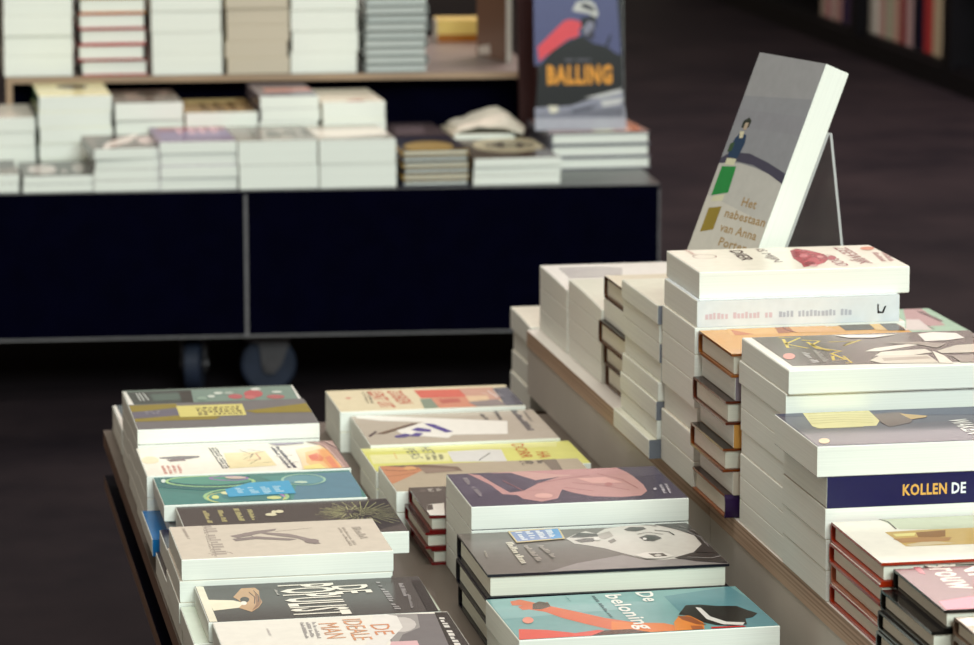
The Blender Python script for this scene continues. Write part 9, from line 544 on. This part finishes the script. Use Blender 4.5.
# picture coordinates: x 0..1 left to right, y 0..1 down from the top of the cover (the top 0.25 lies above the photo)
def by(v): return .10+(v/131)*.90
def q(l, col, pts): bp(l, col, [((x-532)/93, by(y)) for x, y in [(500+a/6.453, c/6.453) for a, c in pts]])
q(1, [88, 92, 132], [(180, -250), (750, -250), (790, 400), (180, 420)])
q(2, [30, 30, 42], [(210, 430), (300, 330), (420, 260), (520, 225), (600, 280), (650, 290), (690, 300), (740, 340), (790, 360), (800, 760), (180, 760)])
q(3, [230, 82, 92], [(205, 300), (390, 130), (430, 118), (500, 130), (515, 165), (490, 190), (500, 210), (480, 235), (420, 250), (360, 290), (260, 360), (215, 395)])
q(3, [40, 40, 50], [(510, 110), (620, 90), (615, 160), (600, 200), (580, 250), (540, 235), (510, 200)]); q(4, [140, 140, 158], [(520, 180), (560, 130), (600, 140), (600, 190), (575, 220), (540, 225)])
q(4, [205, 205, 200], [(450, 60), (480, 5), (560, -10), (610, 20), (630, 80), (620, 110), (560, 80), (490, 70)]); q(5, [60, 60, 70], [(500, 30), (540, 10), (600, 40), (610, 70), (540, 50)])
q(3, [34, 34, 46], [(680, 290), (715, 215), (720, 230), (700, 300)]); q(4, [60, 56, 66], [(560, 200), (600, 180), (600, 240), (575, 260)])
q(3, [150, 152, 168], [(180, 700), (430, 690), (560, 650), (800, 600), (800, 770), (180, 770)]); q(4, [205, 205, 205], [(520, 640), (700, 600), (790, 580), (790, 610), (640, 640)])
q(3, [176, 178, 190], [(180, 740), (810, 700), (820, 850), (180, 850)]); q(4, [226, 222, 205], [(270, 690), (340, 690), (345, 730), (290, 740)]); q(4, [96, 98, 112], [(420, 720), (560, 690), (640, 680), (560, 720), (460, 740)]); q(4, [205, 205, 205], [(640, 660), (800, 640), (780, 680), (660, 700)])
def bw(l, col, s, x0, y0, x1, hm, bold):
    (u0, v0), (u1, v1) = ((500+x0/6.453-532)/93, by(y0/6.453)), ((500+x1/6.453-532)/93, by(y0/6.453))
    BALL.append([l, col, s, [(.5-v0)*262, (.5-u0)*160, (.5-v1)*262, (.5-u1)*160], hm, bold])
bw(5, [232, 160, 62], 'BALLING', 268, 482, 724, 33, 2.5); [q(5, [104, 102, 112], [(392+i*17, 380), (404+i*17, 380), (404+i*17, 396), (392+i*17, 396)]) for i in range(11) if i != 4]
book(frame(eh, ew, nn, org-nn*0), Lb, wb, h, 'p', (34, 34, 48), None, None, 0, BALL, (), 'paper', 'dark book with orange BALLING title and red-sleeved arm, standing on display', 'books on the far table')
# easel
e = empty('book_easel', TM0 @ Matrix.Translation((-.108, .41, .375))); tag(e, 'tall dark red-brown wooden easel board behind the BALLING book', 'easel')
b = MB(); sl = .02
b.prism([(-.09, 0), (.07, 0), (.058, .5), (-.102, .5)], .03, .045); link('board', b.mesh('board', [M['easel']]), e)
b = MB(); b.prism([(-.075, .0), (.05, .0), (.05, .012), (-.075, .012)], .03, .058); link('foot', b.mesh('foot', [M['easel']]), e)
# stand behind the BALLING book
def acrylic_stand(A, B, lean, back, hgt, foot, label, tilt_in=.014):
    ew, eh, nn = standing(A, B, lean); A = Vector(A); B = Vector(B); t = .003
    wd = (B-A).length
    e = empty('book_stand', Matrix.Translation(A)); tag(e, label, 'book stand')
    def slab(name, p, u, v, n, tt):
        b = MB(); pts = [p, p+u, p+u+v, p+v]
        vs = pts+[x+n*tt for x in pts]; b.add(vs, [(3, 2, 1, 0), (4, 5, 6, 7)]); b.add(vs, [(0, 1, 5, 4), (1, 2, 6, 5), (2, 3, 7, 6), (3, 0, 4, 7)], mi=1)
        o = link(name, b.mesh(name, [M['acrylic'], M['acrylic_edge']])); o.parent = e; o.matrix_parent_inverse = Matrix.Translation(-A); return o
    base = A+ew*tilt_in-nn*back
    base.z = A.z+.0005+t*sin(lean)
    w = ew*(wd-2*tilt_in)
    slab('back_panel', base, w, eh*hgt, -nn, t)
    apex = base+eh*hgt-nn*t
    n0 = ew.cross(Vector((0, 0, 1)))
    fp = Vector((apex.x, apex.y, A.z+.0005))-n0*foot
    leg = apex-fp
    slab('back_leg', fp, w, leg, -n0, t)
    return e
# acrylic stand and standing book on the near raised row
Ad, Bd, ld = (.842, 3.442, .6135), (.877, 3.312, .6135), radians(22.5)
ew, eh, nn = standing(Ad, Bd, ld); h = .030; Ld, wd = .243, .1345
org = Vector(Ad)+ew*wd/2+eh*Ld/2-nn*h; org.z += h*sin(ld)+.0006
DISP = []
def dq(l, col, pts):
    # picture coordinates of the cover: u 0..1 spine to fore-edge, v 0..1 down from the head
    DISP.append([l, col, [[(.5-v)*243, (.5-u)*134.5] for u, v in pts]])
dq(1, [140, 143, 148], [(0, 0), (1, 0), (1, .54), (0, .54)]); dq(2, [150, 152, 154], [(0, .0), (1, 0), (1, .16), (0, .2)]); dq(2, [138, 140, 146], [(0, .26), (1, .24), (1, .32), (0, .34)])
dq(3, [186, 186, 180], [(0, 0.512), (.3, 0.492), (.55, 0.497), (.8, 0.512), (1, 0.537), (1, 1), (0, 1)]); dq(4, [200, 198, 188], [(0, 0.657), (1, 0.717), (1, 1), (0, 1)])
dq(5, [72, 72, 88], [(0, 0.487), (.12, 0.452), (.4, 0.442), (.7, 0.462), (1, 0.492), (1, 0.537), (.75, 0.507), (.5, 0.487), (.25, 0.487), (0, 0.512)])
dq(6, [52, 60, 54], [(.135, 0.307), (.2, 0.289), (.25, 0.302), (.24, 0.332), (.18, 0.342), (.13, 0.337)]); dq(7, [176, 160, 140], [(.17, 0.315), (.22, 0.312), (.22, 0.345), (.17, 0.347)])
dq(6, [44, 66, 92], [(.10, 0.392), (.15, 0.362), (.25, 0.367), (.27, 0.402), (.24, 0.477), (.1, 0.477), (.07, 0.442)]); dq(7, [205, 200, 170], [(.14, 0.357), (.2, 0.352), (.21, 0.382), (.16, 0.387)]); dq(7, [60, 84, 60], [(.06, 0.417), (.12, 0.407), (.12, 0.447), (.06, 0.457)])
dq(6, [205, 205, 176], [(.09, 0.482), (.23, 0.477), (.23, 0.507), (.09, 0.512)]); dq(7, [46, 136, 72], [(.06, 0.522), (.27, 0.509), (.29, 0.627), (.06, 0.657)]); dq(6, [205, 205, 176], [(.09, 0.657), (.25, 0.637), (.25, 0.667), (.09, 0.682)]); dq(7, [146, 128, 60], [(.09, 0.712), (.27, 0.692), (.27, 0.797), (.09, 0.822)])
def dw(s, u0, u1, v, hm): DISP.append([8, [166, 142, 104], s, [(.5-v)*243, (.5-u0)*134.5, (.5-v)*243, (.5-u1)*134.5], hm, 1])
dw('Het', .54, .76, .648, 9.5); dw('nabestaan', .36, .97, .712, 9.5); dw('van Anna', .36, .92, .776, 9.5); dw('Porter', .42, .84, .838, 9.5)
book(frame(eh, ew, nn, org), Ld, wd, h, 'p', (150, 150, 146), None, None, 0, DISP, (), 'paper', 'grey paperback standing tilted with a small green-skirted woman on its cover', ROWG['C'])
acrylic_stand(Ad, Bd, ld, h+.0012, .178, .022, 'clear acrylic easel stand holding up the grey tilted paperback', .002)
acrylic_stand(tuple(TM0 @ Vector((-.187, .262, .4432))), tuple(TM0 @ Vector((-.027, .262, .4432))), radians(7), .0008, .12, .05, 'clear book stand hidden behind the BALLING book', .03)

# ------------------------------------------------------------------ near display: low platform and raised boxes
e = empty('display_platform', Matrix.Translation((.8, 3.0, 0))); tag(e, 'low brown two-board display platform carrying the near rows of books', 'table')
def rel(b, x0, x1, y0, y1, z0, z1, **k): b.box(x0-.8, x1-.8, y0-3, y1-3, z0, z1, **k)
b = MB(); rel(b, .265, 1.45, 2.0, 3.915, .357, .375, mi=1);
b.add([(.265-.8, -1, .3752), (.65, -1, .3752), (.65, .915, .3752), (.265-.8, .915, .3752)], [(0, 1, 2, 3)], mi=0)
link('top_board', b.mesh('top_board', [M['olive'], M['walnut']]), e)
b = MB(); rel(b, .265, 1.45, 2.0, 3.915, .306, .321, mi=1); b.add([(.2652-.8, -1, .3212), (.65, -1, .3212), (.65, .9148, .3212), (.2652-.8, .9148, .3212)], [(0, 1, 2, 3)], mi=0)
link('lower_board', b.mesh('lower_board', [M['black'], M['walnut']]), e)
b = MB(); rel(b, .30, 1.4, 2.05, 3.88, .321, .357); link('core', b.mesh('core', [M['black']]), e)
b = MB(); rel(b, .45, 1.3, 2.1, 3.8, 0, .306); link('base', b.mesh('base', [M['black']]), e)
es = empty('display_step', Matrix.Translation((1.03, 4.12, 0))); tag(es, 'low dark step behind the raised box, under the rearmost white stack', 'display riser')
bs = MB(); bs.box(-.23, .23, -.074, .07, 0, .333); link('base', bs.mesh('base', [M['black']]), es)
bs = MB(); bs.box(-.23, .23, -.076, .072, .333, .351); link('top_board', bs.mesh('top_board', [M['walnut']]), es)
def riser(y0, y1, label):
    e = empty('display_box', Matrix.Translation((.99, (y0+y1)/2, .3755))); tag(e, label, 'display riser', 'raised plywood boxes of the near display')
    d = (y1-y0)/2; zt = .455-.3755
    b = MB(); b.box(-.195, .195, -d, d, zt-.02, zt, mi=0, skip=('l', 'f', 'b', 'r'))
    v = [(-.195, -d, zt-.02), (.195, -d, zt-.02), (.195, d, zt-.02), (-.195, d, zt-.02), (-.195, -d, zt), (.195, -d, zt), (.195, d, zt), (-.195, d, zt)]
    b.add(v, [(0, 1, 5, 4), (1, 2, 6, 5), (2, 3, 7, 6), (3, 0, 4, 7)], mi=1)
    link('top_board', b.mesh('top_board', [M['lam'], M['ply']]), e)
    for nm, x0, x1 in (('side_panel', -.194, -.176), ('side_panel', .176, .194)):
        b = MB(); b.box(x0, x1, -d, d, 0, zt-.02); link(nm, b.mesh(nm, [M['lam']]), e)
    b = MB(); b.box(-.176, .176, d-.018, d, 0, zt-.02); link('back_panel', b.mesh('back_panel', [M['lam']]), e)
riser(3.122, 4.04, 'grey plywood-edged raised box at the back, behind the thin joint, carrying book stacks')
riser(2.0, 3.12, 'grey plywood-edged raised box nearest the camera, carrying book stacks')

# ------------------------------------------------------------------ bookcase beyond, at the top right
d0 = Vector((3.578, 13.635, 0)); d1 = Vector((3.452, 10.237, 0)); dd = (d1-d0).normalized(); nrm = Vector((dd.y, -dd.x, 0))
if nrm.x > 0: nrm = -nrm
BM = Matrix(((dd.x, -nrm.x, 0, d0.x), (dd.y, -nrm.y, 0, d0.y), (0, 0, 1, 0), (0, 0, 0, 1)))     # x along the front, y into the case
e = empty('bookcase', BM); tag(e, 'black bookcase in the dark background at the top right', 'bookcase')
b = MB(); b.box(-1.5, 3.6, 0, .34, 0, .07); link('plinth', b.mesh('plinth', [M['shelf']]), e)
b = MB(); b.box(-1.5, 3.6, .02, .34, .07, .082); link('shelf', b.mesh('shelf', [M['shelf']]), e)
b = MB(); b.box(-1.5, 3.6, .02, .34, .45, .47); link('shelf', b.mesh('shelf', [M['shelf']]), e)
b = MB(); b.box(-1.5, 3.6, .33, .35, .07, 2.0); link('back_panel', b.mesh('back_panel', [M['shelf']]), e)
for x0, x1 in ((3.02, 3.12), (1.82, 1.9), (-1.5, -1.46)):
    b = MB(); b.box(x0, x1, .0, .34, .07, 2.0); link('upright', b.mesh('upright', [M['shelf']]), e)
spines = [(1.20, .07, (205, 190, 175), 'cream'), (1.28, .06, (190, 120, 130), 'dusky pink'), (1.35, .05, (215, 205, 195), 'off-white'), (1.41, .09, (205, 165, 160), 'pale pink'), (1.52, .05, (50, 45, 85), 'navy'), (1.58, .08, (90, 75, 105), 'purple'),
          (1.92, .085, (205, 205, 195), 'light grey'), (2.05, .10, (215, 185, 175), 'peach'), (2.155, .075, (190, 200, 175), 'pale green'), (2.24, .09, (215, 180, 165), 'rosy beige'), (2.335, .07, (150, 55, 60), 'dark red'), (2.41, .08, (205, 180, 180), 'pinkish white'),
          (2.50, .11, (30, 35, 55), 'blue-black'), (2.64, .10, (195, 75, 75), 'bright red'), (2.75, .10, (210, 200, 170), 'straw yellow'), (2.87, .08, (225, 210, 195), 'ivory')]
r2 = random.Random(7)
for x, w, c, nm in spines:
    H = r2.uniform(.24, .30); Dp = .2
    # upright on its tail: length up, spine to the front of the case, thickness along it
    m = BM @ Matrix(((0, 0, 1, x), (0, -1, 0, .045+Dp/2), (1, 0, 0, .0825+H/2), (0, 0, 0, 1)))
    book(m, H, Dp, w, 'p', c, None, None, 0, None, (), 'paper', 'upright book with %s spine on the background shelf' % nm, 'books in the background bookcase')

# ------------------------------------------------------------------ floor, light, camera
b = MB(); b.add([(-12, -6, 0), (14, -6, 0), (14, 26, 0), (-12, 26, 0)], [(0, 1, 2, 3)])
o = link('floor', b.mesh('floor', [M['floor']])); o['kind'] = 'structure'

wd_ = bpy.data.worlds.new('shop_ambient'); S.world = wd_; wd_.use_nodes = True
nt = wd_.node_tree; bg = nt.nodes['Background']
tc = nt.nodes.new('ShaderNodeTexCoord'); sx = nt.nodes.new('ShaderNodeSeparateXYZ'); rp = nt.nodes.new('ShaderNodeValToRGB')
nt.links.new(tc.outputs['Generated'], sx.inputs[0]); nt.links.new(sx.outputs['Z'], rp.inputs[0]); nt.links.new(rp.outputs[0], bg.inputs[0])
rp.color_ramp.elements[0].position = 0; rp.color_ramp.elements[0].color = (.135, .09, .055, 1)      # dim walls
rp.color_ramp.elements[1].position = .35; rp.color_ramp.elements[1].color = (.41, .35, .29, 1)        # paler ceiling
bg.inputs[1].default_value = 1.0
def area(name, loc, target, sx, sy, power, col):
    l = bpy.data.lights.new(name, 'AREA'); l.shape = 'RECTANGLE'; l.size = sx; l.size_y = sy; l.energy = power; l.color = col
    o = bpy.data.objects.new(name, l); COL.objects.link(o); o.location = loc
    o.rotation_euler = (Vector(target)-Vector(loc)).to_track_quat('-Z', 'Y').to_euler()
area('camera_side_key', (2.0, -6.0, 5.6), (.7, 3.8, .4), 5.0, 3.0, 1000, (.88, 1, .96))  # unseen key light behind the camera, raised to keep its reflection off covers
area('overhead_light', (.5, 2.7, 3.3), (.5, 2.9, .4), 1.2, 1.0, 46, (1, .95, .90))
area('overhead_light', (.4, 5.2, 3.3), (.6, 6.0, .4), 1.6, 1.0, 20, (1, .96, .90))  # extra lamp, added to brighten the far table tops
area('overhead_light', (2.8, 8.6, 3.3), (2.8, 8.6, 0), 1.6, 1.6, 190, (1, .80, .76))  # added lamp that lifts the dark floor at the back right

cam = bpy.data.cameras.new('camera'); co = bpy.data.objects.new('camera', cam); COL.objects.link(co); S.camera = co
pit = math.atan((322.5+285)/3400); yaw = math.atan((487+150)/hypot(3400, 607.5))
co.location = (0, 0, 1.2); co.rotation_euler = (pi/2-pit, 0, -yaw)
cam.sensor_width = 36; cam.lens = 3400/974*36; cam.clip_end = 60
cam.dof.use_dof = True; cam.dof.focus_distance = 3.0; cam.dof.aperture_fstop = 11.5
vs_ = S.view_settings; vs_.view_transform = 'Standard'; vs_.look = 'None'; vs_.gamma = 1; vs_.exposure = 0; vs_.use_curve_mapping = False
